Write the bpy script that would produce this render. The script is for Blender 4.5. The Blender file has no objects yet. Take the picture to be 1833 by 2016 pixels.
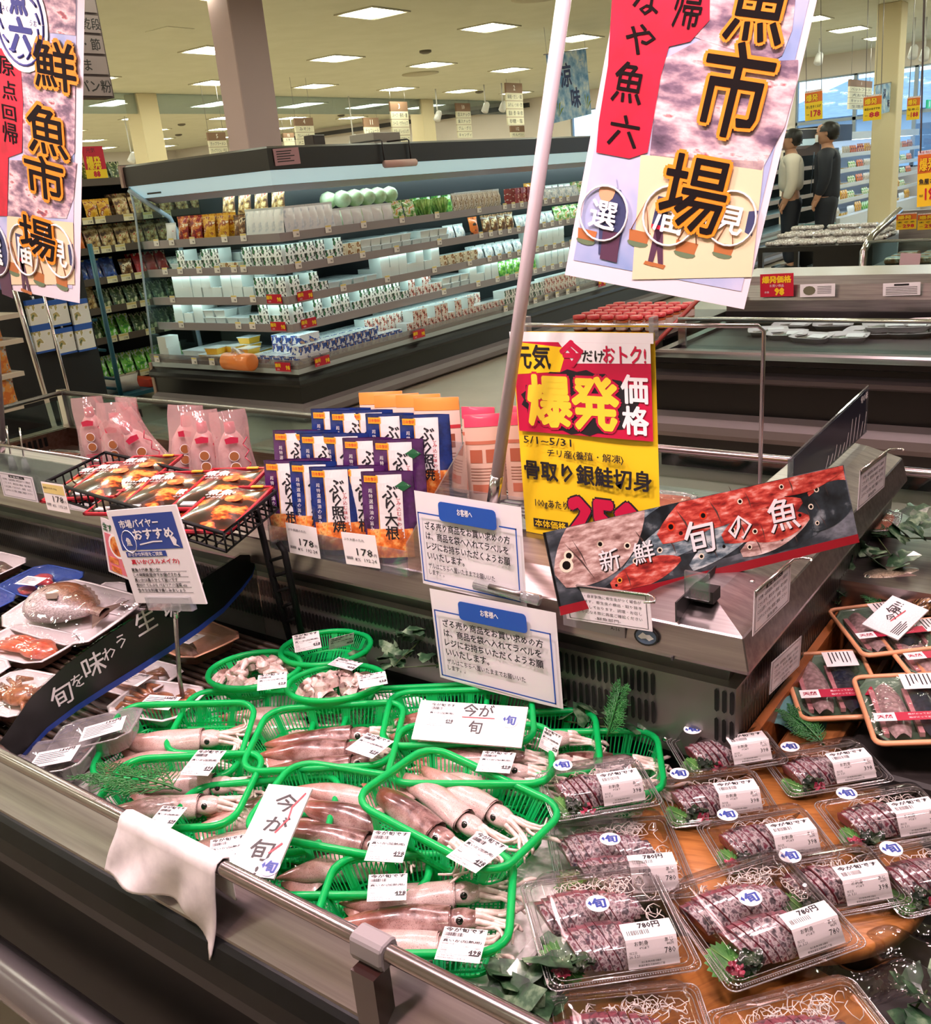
import bpy, bmesh, math, random
from mathutils import Vector, Matrix, noise
import numpy as np
random.seed(7)
SC = bpy.context.scene
COL = SC.collection
PI = math.pi
# ------------------------------------------------------------------ camera
RC = Matrix(((0.8092791285772012, 0.5812065418104274, -0.0852422888365257),
             (0.1244746182958091, -0.31148699950280495, -0.9420625873798684),
             (-0.5740848033604777, 0.7517810884143759, -0.3244253899636373)))
FPX, CX, CY, EYE = 1883.0, 916.5, 1008.0, Vector((0, 0, 1.48))
cam_d = bpy.data.cameras.new('camera'); cam = bpy.data.objects.new('camera', cam_d); COL.objects.link(cam)
cam_d.sensor_fit = 'HORIZONTAL'; cam_d.sensor_width = 36; cam_d.lens = 36 * FPX / 1833.0
cam_d.clip_start = 0.05; cam_d.clip_end = 200
M = Matrix.Identity(4)
for i in range(3):
    M[i][0] = RC[0][i]; M[i][1] = -RC[1][i]; M[i][2] = -RC[2][i]; M[i][3] = EYE[i]
cam.matrix_world = M
SC.camera = cam
SC.view_settings.view_transform = 'Standard'; SC.view_settings.look = 'None'
SC.view_settings.gamma = 1; SC.view_settings.use_curve_mapping = False
SC.view_settings.exposure = 0.0
SC.cycles.max_bounces = 7; SC.cycles.diffuse_bounces = 3; SC.cycles.glossy_bounces = 3
SC.cycles.transmission_bounces = 4; SC.cycles.transparent_max_bounces = 24
SC.cycles.caustics_reflective = False; SC.cycles.caustics_refractive = False
SC.cycles.sample_clamp_indirect = 4.0
SC.cycles.use_denoising = True

def ray(u, v): return RC.transposed() @ Vector((u - CX, v - CY, FPX))
def PZ(u, v, z): d = ray(u, v); return EYE + d * ((z - EYE.z) / d.z)     # where a sight line meets the level z
def PY(u, v, y): d = ray(u, v); return EYE + d * (y / d.y)
def PX(u, v, x): d = ray(u, v); return EYE + d * (x / d.x)
def PD(u, v, D): return EYE + ray(u, v) * (D / FPX)
def PPL(u, v, p0, n):
    d = ray(u, v); return EYE + d * ((Vector(p0) - EYE).dot(n) / d.dot(n))

# ------------------------------------------------------------------ materials
def lin(c): return c / 12.92 if c <= 0.04045 else ((c + 0.055) / 1.055) ** 2.4
def hx(h): return tuple(lin(int(h[i:i + 2], 16) / 255.0) for i in (0, 2, 4)) + (1.0,)
MATS = {}
class NT:
    def __init__(s, name):
        s.m = bpy.data.materials.new(name); s.m.use_nodes = True; s.t = s.m.node_tree; s.n = s.t.nodes
        s.b = s.n['Principled BSDF']; s.out = s.n['Material Output']
    def new(s, typ, **kw):
        nd = s.n.new(typ)
        for k, v in kw.items(): setattr(nd, k, v)
        return nd
    def link(s, a, b): s.t.links.new(a, b)
    def coord(s, kind='Object', scale=(1, 1, 1), rot=(0, 0, 0)):
        c = s.new('ShaderNodeTexCoord'); mp = s.new('ShaderNodeMapping'); s.link(c.outputs[kind], mp.inputs['Vector'])
        mp.inputs['Scale'].default_value = scale; mp.inputs['Rotation'].default_value = rot
        return mp.outputs[0]
    def noise(s, vec, scale, detail=3, rough=0.55, dist=0):
        n = s.new('ShaderNodeTexNoise'); n.inputs['Scale'].default_value = scale; n.inputs['Detail'].default_value = detail
        n.inputs['Roughness'].default_value = rough; n.inputs['Distortion'].default_value = dist
        s.link(vec, n.inputs['Vector']); return n
    def ramp(s, fac, stops, interp='LINEAR'):
        r = s.new('ShaderNodeValToRGB'); r.color_ramp.interpolation = interp
        e = r.color_ramp.elements
        while len(e) < len(stops): e.new(0.5)
        for k, (p, c) in enumerate(stops):
            e[k].position = p; e[k].color = hx(c) if isinstance(c, str) else c
        s.link(fac, r.inputs['Fac']); return r.outputs['Color']
    def bump(s, h, strength=0.3, dist=0.002):
        b = s.new('ShaderNodeBump'); b.inputs['Strength'].default_value = strength; b.inputs['Distance'].default_value = dist
        s.link(h, b.inputs['Height']); s.link(b.outputs[0], s.b.inputs['Normal'])
    def set(s, **kw):
        for k, v in kw.items(): s.b.inputs[k.replace('_', ' ')].default_value = v
def mat(name, col, rough=0.5, metal=0.0, spec=0.5, coat=0.0, emit=None, es=0.0):
    if name in MATS: return MATS[name]
    t = NT(name); t.set(Base_Color=hx(col), Roughness=rough, Metallic=metal)
    t.b.inputs['Specular IOR Level'].default_value = spec
    if coat: t.set(Coat_Weight=coat, Coat_Roughness=0.08)
    if emit: t.b.inputs['Emission Color'].default_value = hx(emit); t.b.inputs['Emission Strength'].default_value = es
    MATS[name] = t.m; return t.m
def mat_noise(name, stops, scale=6.0, rough=0.5, metal=0.0, sc=(1, 1, 1), detail=4, coat=0.0, bump=0.0, interp='LINEAR', coord='Object', spec=0.5, dist=0.0, bd=0.002):
    if name in MATS: return MATS[name]
    t = NT(name); v = t.coord(coord, sc); n = t.noise(v, scale, detail, 0.55, dist)
    t.link(t.ramp(n.outputs['Fac'], stops, interp), t.b.inputs['Base Color'])
    t.set(Roughness=rough, Metallic=metal); t.b.inputs['Specular IOR Level'].default_value = spec
    if coat: t.set(Coat_Weight=coat, Coat_Roughness=0.06)
    if bump: t.bump(n.outputs['Fac'], bump, bd)
    MATS[name] = t.m; return t.m
def mat_clear(name, tint='ffffff', refl=0.10, rough=0.03, haze=0.0, hazecol='e8e8ea', alpha_tint=True, bumpy=0.0):
    """thin clear plastic or glass: lets light straight through and mirrors a little, more at a glance"""
    if name in MATS: return MATS[name]
    t = NT(name); t.n.remove(t.b)
    tr = t.new('ShaderNodeBsdfTransparent'); tr.inputs[0].default_value = hx(tint)
    gl = t.new('ShaderNodeBsdfGlossy'); gl.inputs['Roughness'].default_value = rough
    lw = t.new('ShaderNodeLayerWeight'); lw.inputs['Blend'].default_value = 0.25
    if bumpy:
        v = t.coord('Object'); n = t.noise(v, 28, 2, .5, .6); b = t.new('ShaderNodeBump'); b.inputs['Strength'].default_value = bumpy
        b.inputs['Distance'].default_value = .01; t.link(n.outputs['Fac'], b.inputs['Height']); t.link(b.outputs[0], gl.inputs['Normal'])
    mm = t.new('ShaderNodeMath', operation='MULTIPLY_ADD'); t.link(lw.outputs['Fresnel'], mm.inputs[0]); mm.inputs[1].default_value = 0.55; mm.inputs[2].default_value = refl
    mx = t.new('ShaderNodeMixShader'); t.link(mm.outputs[0], mx.inputs[0]); t.link(tr.outputs[0], mx.inputs[1]); t.link(gl.outputs[0], mx.inputs[2])
    last = mx
    if haze:
        df = t.new('ShaderNodeBsdfDiffuse'); df.inputs[0].default_value = hx(hazecol)
        m2 = t.new('ShaderNodeMixShader'); m2.inputs[0].default_value = haze
        t.link(mx.outputs[0], m2.inputs[1]); t.link(df.outputs[0], m2.inputs[2]); last = m2
    t.link(last.outputs[0], t.out.inputs[0])
    MATS[name] = t.m; return t.m
def mat_lamp(name, col, strength):
    if name in MATS: return MATS[name]
    t = NT(name); t.n.remove(t.b); e = t.new('ShaderNodeEmission'); e.inputs[0].default_value = hx(col); e.inputs[1].default_value = strength
    t.link(e.outputs[0], t.out.inputs[0]); MATS[name] = t.m; return t.m

# ------------------------------------------------------------------ light
W = bpy.data.worlds.new('sky'); SC.world = W; W.use_nodes = True
W.node_tree.nodes['Background'].inputs[0].default_value = (0.72, 0.9, 1.0, 1)
W.node_tree.nodes['Background'].inputs[1].default_value = 3.2
TUBE = mat_lamp('lamp_tube', 'fbffe6', 35.0)
ROSY = mat_lamp('lamp_tube_rosy', 'ffcfd0', 22.0)
COLDTUBE = mat_lamp('cooler_strip', 'd6f6f8', 14.0)
def lamp(name, kind, loc, energy, col, size=0.3, rot=None, target=None, **kw):
    l = bpy.data.lights.new(name, kind); l.energy = energy; l.color = col
    if kind == 'AREA': l.size = size
    elif kind in ('SPOT', 'POINT'): l.shadow_soft_size = size
    for k, v in kw.items(): setattr(l, k, v)
    o = bpy.data.objects.new(name, l); COL.objects.link(o); o.location = loc
    if target is not None: o.rotation_euler = (Vector(target) - Vector(loc)).to_track_quat('-Z', 'Y').to_euler()
    return o
PINK = (1.0, 0.75, 0.78)
FISH_AND_FILL_LAMPS = [((-2.6, 0.75, 2.75), (-2.3, 0.9, .6)), ((-1.55, 0.55, 2.75), (-1.5, 0.9, .6)), ((-0.6, 0.35, 2.75), (-0.75, 0.9, .6)), ((0.35, 0.6, 2.75), (0.0, 1.1, .6)),
              ((-2.3, 2.3, 2.75), (-2.2, 1.8, .7)), ((-0.9, 2.4, 2.75), (-0.9, 1.7, .7)), ((0.3, 2.2, 2.75), (0.1, 1.6, .6)), ((-1.2, 4.5, 2.75), (-1.1, 4.9, .7))]
FISH_AND_FILL_LAMPS += [((-2.5, .6, 2.45), (-2.2, 1.3, .9)), ((-1.35, .6, 2.45), (-1.2, 1.3, .95)), ((-.3, .6, 2.45), (-.6, 1.3, 1.0))]   # unseen spots added to brighten upright faces on the ridge
for i, (p, tg) in enumerate(FISH_AND_FILL_LAMPS):
    lamp('fish_and_fill_light', 'SPOT', p, 190 if i == 7 else 55 if i < 8 else 80, PINK, .09, target=tg, spot_size=1.6, spot_blend=.7)

# ------------------------------------------------------------------ mesh helpers
class MB:
    """collects shapes and links them as ONE mesh object"""
    def __init__(s): s.v = []; s.f = []; s.m = []; s.mats = []; s.sm = []
    def mi(s, m):
        if m not in s.mats: s.mats.append(m)
        return s.mats.index(m)
    def add(s, vs, fs, m, smooth=False, X=None):
        b = len(s.v)
        s.v.extend([tuple(X @ Vector(p)) for p in vs] if X is not None else [tuple(p) for p in vs])
        k = s.mi(m)
        for f in fs: s.f.append(tuple(b + i for i in f)); s.m.append(k); s.sm.append(smooth)
        return s
    def box(s, lo, hi, m, X=None):
        x0, y0, z0 = lo; x1, y1, z1 = hi
        v = [(x0, y0, z0), (x1, y0, z0), (x1, y1, z0), (x0, y1, z0), (x0, y0, z1), (x1, y0, z1), (x1, y1, z1), (x0, y1, z1)]
        return s.add(v, [(3, 2, 1, 0), (4, 5, 6, 7), (0, 1, 5, 4), (1, 2, 6, 5), (2, 3, 7, 6), (3, 0, 4, 7)], m, False, X)
    def quad(s, a, b, c, d, m, X=None): return s.add([a, b, c, d], [(0, 1, 2, 3)], m, False, X)
    def poly(s, pts, m, z=0.0, X=None): return s.add([(p[0], p[1], z) for p in pts], [tuple(range(len(pts)))], m, False, X)
    def prism(s, pts, z0, z1, m, X=None, smooth=False):
        n = len(pts); v = [(p[0], p[1], z0) for p in pts] + [(p[0], p[1], z1) for p in pts]
        f = [tuple(range(n - 1, -1, -1)), tuple(range(n, 2 * n))] + [(i, (i + 1) % n, n + (i + 1) % n, n + i) for i in range(n)]
        return s.add(v, f, m, smooth, X)
    def extrude(s, prof, path, m, closed=False, caps=True, smooth=False):
        """profile of (d, z) carried along a level path with mitred corners; d grows to the left of the walk"""
        P = [Vector((p[0], p[1])) for p in path]; n = len(P); vs = []
        for i in range(n):
            a = (P[i] - P[i - 1]).normalized() if i > 0 else (P[1] - P[0]).normalized()
            b = (P[i + 1] - P[i]).normalized() if i < n - 1 else a
            na = Vector((-a.y, a.x)); nb = Vector((-b.y, b.x)); h = (na + nb).normalized(); h = h / max(.2, h.dot(na))
            for d, z in prof: vs.append((P[i].x + h.x * d, P[i].y + h.y * d, z))
        k = len(prof); fs = []
        for i in range(n - 1):
            for j in range(k):
                j2 = (j + 1) % k; fs.append((i * k + j, (i + 1) * k + j, (i + 1) * k + j2, i * k + j2))
        if caps: fs += [tuple(range(k)), tuple(range((n - 1) * k + k - 1, (n - 1) * k - 1, -1))]
        return s.add(vs, fs, m, smooth)
    def tube(s, path, r, m, n=8, caps=True, X=None, ell=None):
        P = [Vector(p) for p in path]; rs = r if isinstance(r, (list, tuple)) else [r] * len(P); vs = []; up = None
        for i, p in enumerate(P):
            t = (P[min(i + 1, len(P) - 1)] - P[max(i - 1, 0)])
            t = t.normalized() if t.length > 1e-9 else Vector((0, 0, 1))
            if up is None:
                up = Vector((0, 0, 1)) if abs(t.z) < .9 else Vector((1, 0, 0))
            u = (up - t * up.dot(t)); u = u.normalized() if u.length > 1e-6 else t.orthogonal().normalized(); up = u; w = t.cross(u)
            for k in range(n):
                a = 2 * PI * k / n; c, q = math.cos(a), math.sin(a)
                if ell: c *= ell[0]; q *= ell[1]
                vs.append(p + (w * c + u * q) * rs[i])
        fs = [(i * n + k, i * n + (k + 1) % n, (i + 1) * n + (k + 1) % n, (i + 1) * n + k) for i in range(len(P) - 1) for k in range(n)]
        if caps: fs += [tuple(range(n - 1, -1, -1)), tuple((len(P) - 1) * n + k for k in range(n))]
        return s.add(vs, fs, m, True, X)
    def lathe(s, prof, m, n=20, X=None, caps=True):
        vs = []; fs = []
        for r, z in prof:
            for k in range(n): a = 2 * PI * k / n; vs.append((r * math.cos(a), r * math.sin(a), z))
        for i in range(len(prof) - 1):
            for k in range(n): fs.append((i * n + k, i * n + (k + 1) % n, (i + 1) * n + (k + 1) % n, (i + 1) * n + k))
        if caps: fs += [tuple(range(n - 1, -1, -1)), tuple((len(prof) - 1) * n + k for k in range(n))]
        return s.add(vs, fs, m, True, X)
    def grid(s, fn, nu, nv, m, X=None, smooth=True, flip=False):
        vs = [fn(i / nu, j / nv) for j in range(nv + 1) for i in range(nu + 1)]; w = nu + 1
        fs = [(j * w + i, j * w + i + 1, (j + 1) * w + i + 1, (j + 1) * w + i) for j in range(nv) for i in range(nu)]
        if flip: fs = [f[::-1] for f in fs]
        return s.add(vs, fs, m, smooth, X)
    def text(s, body, x, y, m, w=None, h=None, z=0.0, bold=0.0, align='C', X=None, res=1, lead=1.0, sx=1.0):
        """lettering laid flat in x, y, fitted to a width and/or a height about (x, y)"""
        tv, tf, (a0, b0, a1, b1) = glyphs(body, 0, res, lead)
        W_, H_ = max(a1 - a0, 1e-6), max(b1 - b0, 1e-6)
        kx = w / W_ if w else None; ky = h / H_ if h else None
        if kx is None: kx = ky * sx
        if ky is None: ky = kx
        ox = {'C': (a0 + a1) / 2, 'L': a0, 'R': a1}[align]; oy = (b0 + b1) / 2
        for i in range(7 if bold else 1):   # heavier strokes from a few slightly shifted layers
            dx, dy = (bold * kx * math.cos(i * 1.047), bold * ky * math.sin(i * 1.047)) if i else (0, 0)
            s.add([(x + dx + (p[0] - ox) * kx, y + dy + (p[1] - oy) * ky, z + i * 3e-5) for p in tv], tf, m, False, X)
        return s
    def otext(s, body, x, y, m, o=.002, **kw):
        """the same lettering thickened by an even outline of width o"""
        z = kw.pop('z', 0)
        for k in range(10): s.text(body, x + o * math.cos(k * .6283), y + o * math.sin(k * .6283), m, z=z + k * 5e-5, **kw)
        return s
    def build(s, name, parent=None, X=None, bevel=0.0, seg=1, shade=None):
        me = bpy.data.meshes.new(name); me.from_pydata(s.v, [], s.f)
        for m in s.mats: me.materials.append(m)
        me.polygons.foreach_set('material_index', s.m); me.polygons.foreach_set('use_smooth', s.sm)
        me.update(); o = bpy.data.objects.new(name, me); COL.objects.link(o)
        if parent is not None: o.parent = parent
        if X is not None: o.matrix_local = X
        if bevel:
            b = o.modifiers.new('bevel', 'BEVEL'); b.width = bevel; b.segments = seg; b.limit_method = 'ANGLE'; b.angle_limit = .6
        return o
GL = {}
def glyphs(body, bold, res, lead):
    key = (body, bold, res, lead)
    if key in GL: return GL[key]
    c = bpy.data.curves.new('t', 'FONT'); c.body = body; c.size = 1; c.offset = bold; c.resolution_u = res; c.space_line = lead; c.fill_mode = 'FRONT'
    o = bpy.data.objects.new('t', c); COL.objects.link(o)
    bpy.context.view_layer.update()
    me = bpy.data.meshes.new_from_object(o.evaluated_get(bpy.context.evaluated_depsgraph_get()))
    v = [tuple(p.co) for p in me.vertices]; f = []
    for p in me.polygons:
        f.append(tuple(p.vertices) if p.normal.z >= 0 else tuple(reversed(p.vertices)))
    bpy.data.objects.remove(o); bpy.data.curves.remove(c); bpy.data.meshes.remove(me)
    xs = [p[0] for p in v] or [0]; ys = [p[1] for p in v] or [0]
    GL[key] = (v, f, (min(xs), min(ys), max(xs), max(ys))); return GL[key]

# ------------------------------------------------------------------ scene tree helpers
def tag(o, label, cat, group=None, kind=None):
    o['label'] = label; o['category'] = cat
    if group: o['group'] = group
    if kind: o['kind'] = kind
    return o
def struct(o, label=None, cat=None):
    o['kind'] = 'structure'
    if label: o['label'] = label; o['category'] = cat
    return o
def thing(name, label, cat, X=None, group=None):
    o = bpy.data.objects.new(name, None); COL.objects.link(o); o.empty_display_size = .05
    if X is not None: o.matrix_world = X if isinstance(X, Matrix) else Matrix.Translation(X)
    return tag(o, label, cat, group)
def dup(root, X, label=None, group=None):
    def cp(o, par):
        c = o.copy(); COL.objects.link(c)
        if par is not None: c.parent = par
        for ch in KIDS.get(o.name, list(o.children)): cp(ch, c)
        return c
    r = cp(root, None); r.matrix_world = X if isinstance(X, Matrix) else Matrix.Translation(X)
    if label: r['label'] = label
    if group: r['group'] = group
    return r
KIDS = {}
def T(x, y=None, z=None): return Matrix.Translation(Vector(x) if y is None else Vector((x, y, z)))
def R(ax, deg): return Matrix.Rotation(math.radians(deg), 4, ax)
def S(x, y=None, z=None): return Matrix.Diagonal((x, x if y is None else y, x if z is None else z, 1))
def frame(tl, tr, bl):
    """a flat thing's own axes from three of its corners: x to the right, y up, z towards the reader; returns matrix, width, height (origin bottom left)"""
    tl, tr, bl = Vector(tl), Vector(tr), Vector(bl)
    x = tr - tl; w = x.length; x.normalize(); y = tl - bl; y -= x * y.dot(x); h = y.length; y.normalize(); z = x.cross(y)
    m = Matrix.Identity(4)
    for i in range(3): m[i][0] = x[i]; m[i][1] = y[i]; m[i][2] = z[i]; m[i][3] = bl[i]
    return m, w, h
def upright(p, deg): return T(p) @ R('Z', deg) @ R('X', 90)      # x right, y up, z to the front; deg turns about the vertical
# ------------------------------------------------------------------ the room
CEIL = mat_noise('ceiling_paint', [(.3, 'dcdac0'), (.7, 'e4e2ca')], 2.0, .85)
FLOORM = mat_noise('floor_vinyl', [(.35, 'b3a594'), (.65, 'bcae9c')], 3.0, .3, detail=5)
WALLM = mat_noise('wall_paint', [(.4, 'e2d8ce'), (.6, 'e6dcd3')], .6, .8)
WHITE = mat('white_plastic', 'eeeeee', .45)
BLACK = mat('black_plastic', '0c0b0c', .35)
DARK = mat('dark_brown_steel', '1b1213', .4)
CHROME = mat('chrome', 'd8d4d4', .16, 1.0)
GREYM = mat('grey_metal', '8d8788', .35, .6)
def simple(name, lo, hi, m, label, cat):
    return struct(MB().box(lo, hi, m).build(name), label, cat)
XL, XR, YN, YF, ZC = -31.0, 7.0, -4.0, 24.8, 3.5
simple('floor', (XL, YN, -.1), (XR, YF, 0), FLOORM, 'pale beige vinyl shop floor', 'floor')
simple('ceiling', (XL, YN, ZC + .05), (XR, YF, ZC + .2), CEIL, 'cream ceiling of the supermarket with recessed lights', 'ceiling')
simple('wall_left', (XL - .2, YN, 0), (XL, YF, ZC + .1), WALLM, 'pinkish beige wall at the far left end', 'wall')
simple('wall_right', (XR, YN, 0), (XR + .2, YF, ZC + .1), WALLM, 'plain wall to the right, outside the picture', 'wall')
simple('wall_front', (XL, YN - .2, 0), (XR, YN, ZC + .1), WALLM, 'plain wall behind the viewer', 'wall')
mb = MB()
WX0, WX1, WZ0, WZ1 = -7.95, 6.5, .95, 3.08
EX0, EX1 = -14.1, -12.6
mb.box((XL, YF, 0), (EX0, YF + .2, ZC + .1), WALLM); mb.box((EX1, YF, 0), (WX0, YF + .2, ZC + .1), WALLM)
mb.box((EX0, YF, WZ1), (EX1, YF + .2, ZC + .1), WALLM); mb.box((WX0, YF, WZ1), (WX1, YF + .2, ZC + .1), WALLM)
mb.box((WX0, YF, 0), (WX1, YF + .2, WZ0), WALLM); mb.box((WX1, YF, 0), (XR, YF + .2, ZC + .1), WALLM)
struct(mb.build('wall_back'), 'white back wall above and beside the tall windows', 'wall')
PANE = mat_clear('window_glass', 'f4faff', .04)
ALU = mat('window_aluminium', '8e9aa6', .4, .5)
def window(k, x0, x1, z0, z1, cuts, rails, label):
    w = MB()
    for x in [x0, x1] + cuts: w.box((x - .04, YF + .03, z0), (x + .04, YF + .13, z1), ALU)
    for z in [z0, z1] + rails: w.box((x0, YF + .03, z - .035), (x1, YF + .13, z + .035), ALU)
    o = struct(w.build('window_%d' % k), label, 'window')
    g = MB().box((x0, YF + .07, z0), (x1, YF + .08, z1), PANE).build('pane', o)
    g['kind'] = 'structure'
window(1, WX0, WX1, WZ0, WZ1, [-6.6, -5.3, -3.9, -2.4, -.9, .6, 2.1, 3.6, 5.1], [2.12], 'wide row of windows high in the back wall, houses outside')
window(2, EX0, EX1, .05, WZ1, [-13.3], [2.2], 'narrow bright window beside the blue hanging banner')
# houses outside the window
ROOFM = mat_noise('roof_tile', [(.3, '51708f'), (.7, '7d98b5')], 3, .6, sc=(1, 8, 1))
HW = mat('house_wall', '9fb8d0', .8); HD = mat('house_glass', '56728e', .2)
simple('ground_outside', (-60, YF + .25, -.3), (40, 75, -.1), mat('tarmac', '7d868e', .9), 'grey ground outside the windows', 'ground')
def house(x0, x1, y0, y1, h, rh, label):
    t = thing('house', label, 'house', T((x0 + x1) / 2, y0, 0)); w = x1 - x0; d = y1 - y0
    a = MB(); a.box((-w / 2, 0, -.1), (w / 2, d, h), HW); a.build('wall', t)
    for k in (-.28, .22):
        MB().box((k * w - .6, -.05, h - 1.6), (k * w + .6, 0, h - .5), HD).build('house_window', t)
    b = MB(); e = .5
    b.add([(-w / 2 - e, -e, h), (w / 2 + e, -e, h), (w / 2 + e, d + e, h), (-w / 2 - e, d + e, h), (-w / 4, d / 2, h + rh), (w / 4, d / 2, h + rh)],
          [(0, 1, 5, 4), (1, 2, 5), (2, 3, 4, 5), (3, 0, 4), (3, 2, 1, 0)], ROOFM); b.build('roof', t)
    return t
house(-14, -5.5, 40, 48, 2.6, 1.5, 'house with a blue-grey tiled roof seen through the leftmost windows')
house(-4.2, 3.5, 37, 45, 3.6, 2.0, 'taller tiled house seen through the windows right of the cream column')
house(5, 14, 42, 50, 3.0, 1.6, 'tiled house furthest right outside the windows')
pole = thing('street_pole', 'grey utility pole with wires outside the windows', 'pole', T(-6.4, 36, 0))
MB().tube([(0, 0, -.1), (0, 0, 8)], .14, mat('concrete', '7f8da0', .8)).build('post', pole)
w = MB()
for z in (5.2, 5.7, 6.3): w.tube([(-14, 0, z + .5), (-5, 0, z), (0, 0, z + .1), (9, 0, z - .3), (16, 0, z + .2)], .02, BLACK, 5)
w.build('wire', pole)
# columns
def column(x0, x1, y0, y1, m, label):
    o = struct(MB().box((x0, y0, 0), (x1, y1, ZC + .05), m).build('pillar', bevel=.01), label, 'column'); return o
column(-8.31, -8.0, 7.35, 7.83, mat('mauve_column', 'b89c9b', .55), 'mauve square column rising behind the corner cooler')
CREAM = mat('cream_column', 'e3d3ab', .6)
column(-16.35, -15.95, 12.1, 12.55, CREAM, 'cream column at the left, nearest the dark hanging sign')
column(-16.35, -15.95, 20.6, 21.1, CREAM, 'cream column rising behind the long cooler, right of the pasta sign')
p = PY(1745, 150, 17.5); column(p.x - .16, p.x + .2, 17.4, 17.8, CREAM, 'cream column in front of the right-hand windows')
column(-29.5, -29.0, 17.2, 17.7, CREAM, 'small distant pale column left of the cup noodle sign')
# smoke curtain of glass below the ceiling
struct(MB().box((-16.03, 6, 3.2), (-16.0, YF, ZC + .05), mat_clear('smoke_glass', 'd9e4ea', .06, haze=.05)).build('trim_1'), 'clear glass smoke curtain hanging from the ceiling', 'glass curtain')
struct(MB().box((-26.5, YF - .35, 3.3), (-15.2, YF - .3, 3.42), DARK).build('trim_2'), 'thin dark lamp track along the top of the back wall', 'track')
# ceiling lights
HOUS = mat('light_housing', 'cfc8ae', .5)
def ceiling_light():
    t = thing('ceiling_light', 'recessed square ceiling light with glowing tubes, one of the even grid over the aisles', 'ceiling light', None, 'square lights in the ceiling grid')
    a = MB(); w, d = .31, .37
    for lo, hi in [((-w, -d, -.012), (w, -d + .03, .05)), ((-w, d - .03, -.012), (w, d, .05)), ((-w, -d + .03, -.012), (-w + .03, d - .03, .05)), ((w - .03, -d + .03, -.012), (w, d - .03, .05))]: a.box(lo, hi, HOUS)
    a.box((-w, -d, .0045), (w, d, .01), HOUS); a.build('housing', t)
    for k in (-1, 0, 1):
        MB().box((-.26, -.07, -.008), (.26, .07, .004), TUBE).build('tube', t, T(0, k * .2, 0))
    return t
LX = [.45, -2.55, -5.52, -8.45, -11.45, -14.4, -17.15, -20.1, -23.0, -25.9, -28.8]
LY = [-2.55, .0, 2.5, 5.02, 7.54, 10.1, 12.66, 15.2, 17.8, 20.2, 22.6]
_o = MB().box((-.26, -.07, -.008), (.26, .07, .004), ROSY).build('tube'); ROSY_ME = _o.data; bpy.data.objects.remove(_o)
cl = ceiling_light(); KIDS[cl.name] = list(cl.children); first = True
for x in LX:
    for y in LY:
        if x > -4 and -1 < y < 1: continue   # no fitting right over the front edge of the island
        X = T(x, y, ZC + .045)
        if first: cl.matrix_world = X; first = False
        else:
            o = dup(cl, X)
            if x > -4 and y < 5.5:   # over the fish counters the same fittings hold rosy food-display tubes
                o['label'] = 'square ceiling light with rosy tubes above the fish counters'; o['group'] = 'rosy lights above the fish counters'
                for c in o.children:
                    if c.name.startswith('tube'): c.data = ROSY_ME
pn = MB(); pn.box((-.21, -.21, -.004), (.21, .21, .05), CEIL); hp = tag(pn.build('ceiling_hatch'), 'square access hatch outlined in the ceiling, left of the mauve column', 'hatch')
hp.matrix_world = T(-10.4, 8.55, ZC + .046)
# air outlets
VENT = mat('vent_grey', 'bdb598', .7)
def vent(u, v, r, label):
    p = PZ(u, v, ZC); o = tag(MB().lathe([(r * .8, .06), (r * .8, .035), (r * .5, .02), (r * .2, .015)], VENT, 20).build('ceiling_vent'), label, 'ceiling vent'); o.location = p
vent(1060, 2, .42, 'large round air outlet at the top of the picture'); vent(828, 150, .45, 'round air outlet in the ceiling between the two light rows')
for k, (u, v, l) in enumerate([(838, 106, 'small ceiling grille above the cooler, left of the banner pole'), (944, 184, 'small dark ceiling sensor near the miso and soy sign'), (672, 230, 'small dark ceiling sensor left of the pasta sign'), (352, 268, 'small dark ceiling sensor over the left cream column'), (358, 248, 'small ceiling sensor left of the cup noodle sign')]):
    o = tag(MB().lathe([(.10, .06), (.10, .02), (.05, .0)], mat('sensor', '6a6355', .6), 14).build('ceiling_sensor'), l, 'sensor'); o.location = PZ(u, v, ZC)
# track spots by the windows
SPOTG = mat_lamp('spot_glow', 'fff2d0', 9.0)
def track_spot(x, y, z, label, group=None):
    t = thing('track_spotlight', label, 'spotlight', T(x, y, z), group)
    MB().tube([(0, 0, ZC + .05 - z), (0, 0, .12)], .015, WHITE, 6).build('stem', t)
    a = MB(); X = R('X', -35); a.lathe([(.05, .14), (.07, .1), (.085, -.08)], WHITE, 12, X); a.build('shade', t)
    MB().lathe([(.075, -.07), (.075, -.072)], SPOTG, 12, X).build('bulb', t)
for k, (u, v) in enumerate([(1798, 104), (1814, 107), (1830, 110)]):
    p = PY(u, v, 20); track_spot(p.x, 20 + k * .25, p.z, 'white track spotlight, %s of three by the right edge of the ceiling' % ['leftmost', 'middle one', 'rightmost'][k])
p = PY(1612, 117, 21); track_spot(p.x, 21, p.z, 'single track spotlight beside the right edge of the big banner')
for u, v, l in [(956, 213, 'bright spotlight between the candy sign and the miso sign'), (990, 211, 'bright spotlight just left of the miso and soy sign'), (862, 230, 'bright spotlight on the far cream column'), (696, 277, 'bright spotlight under the chocolate sign'), (260, 312, 'bright spotlight low at the far left over the shelves')]:
    p = PD(u, v, 22); track_spot(p.x, p.y, p.z, l)
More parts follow.
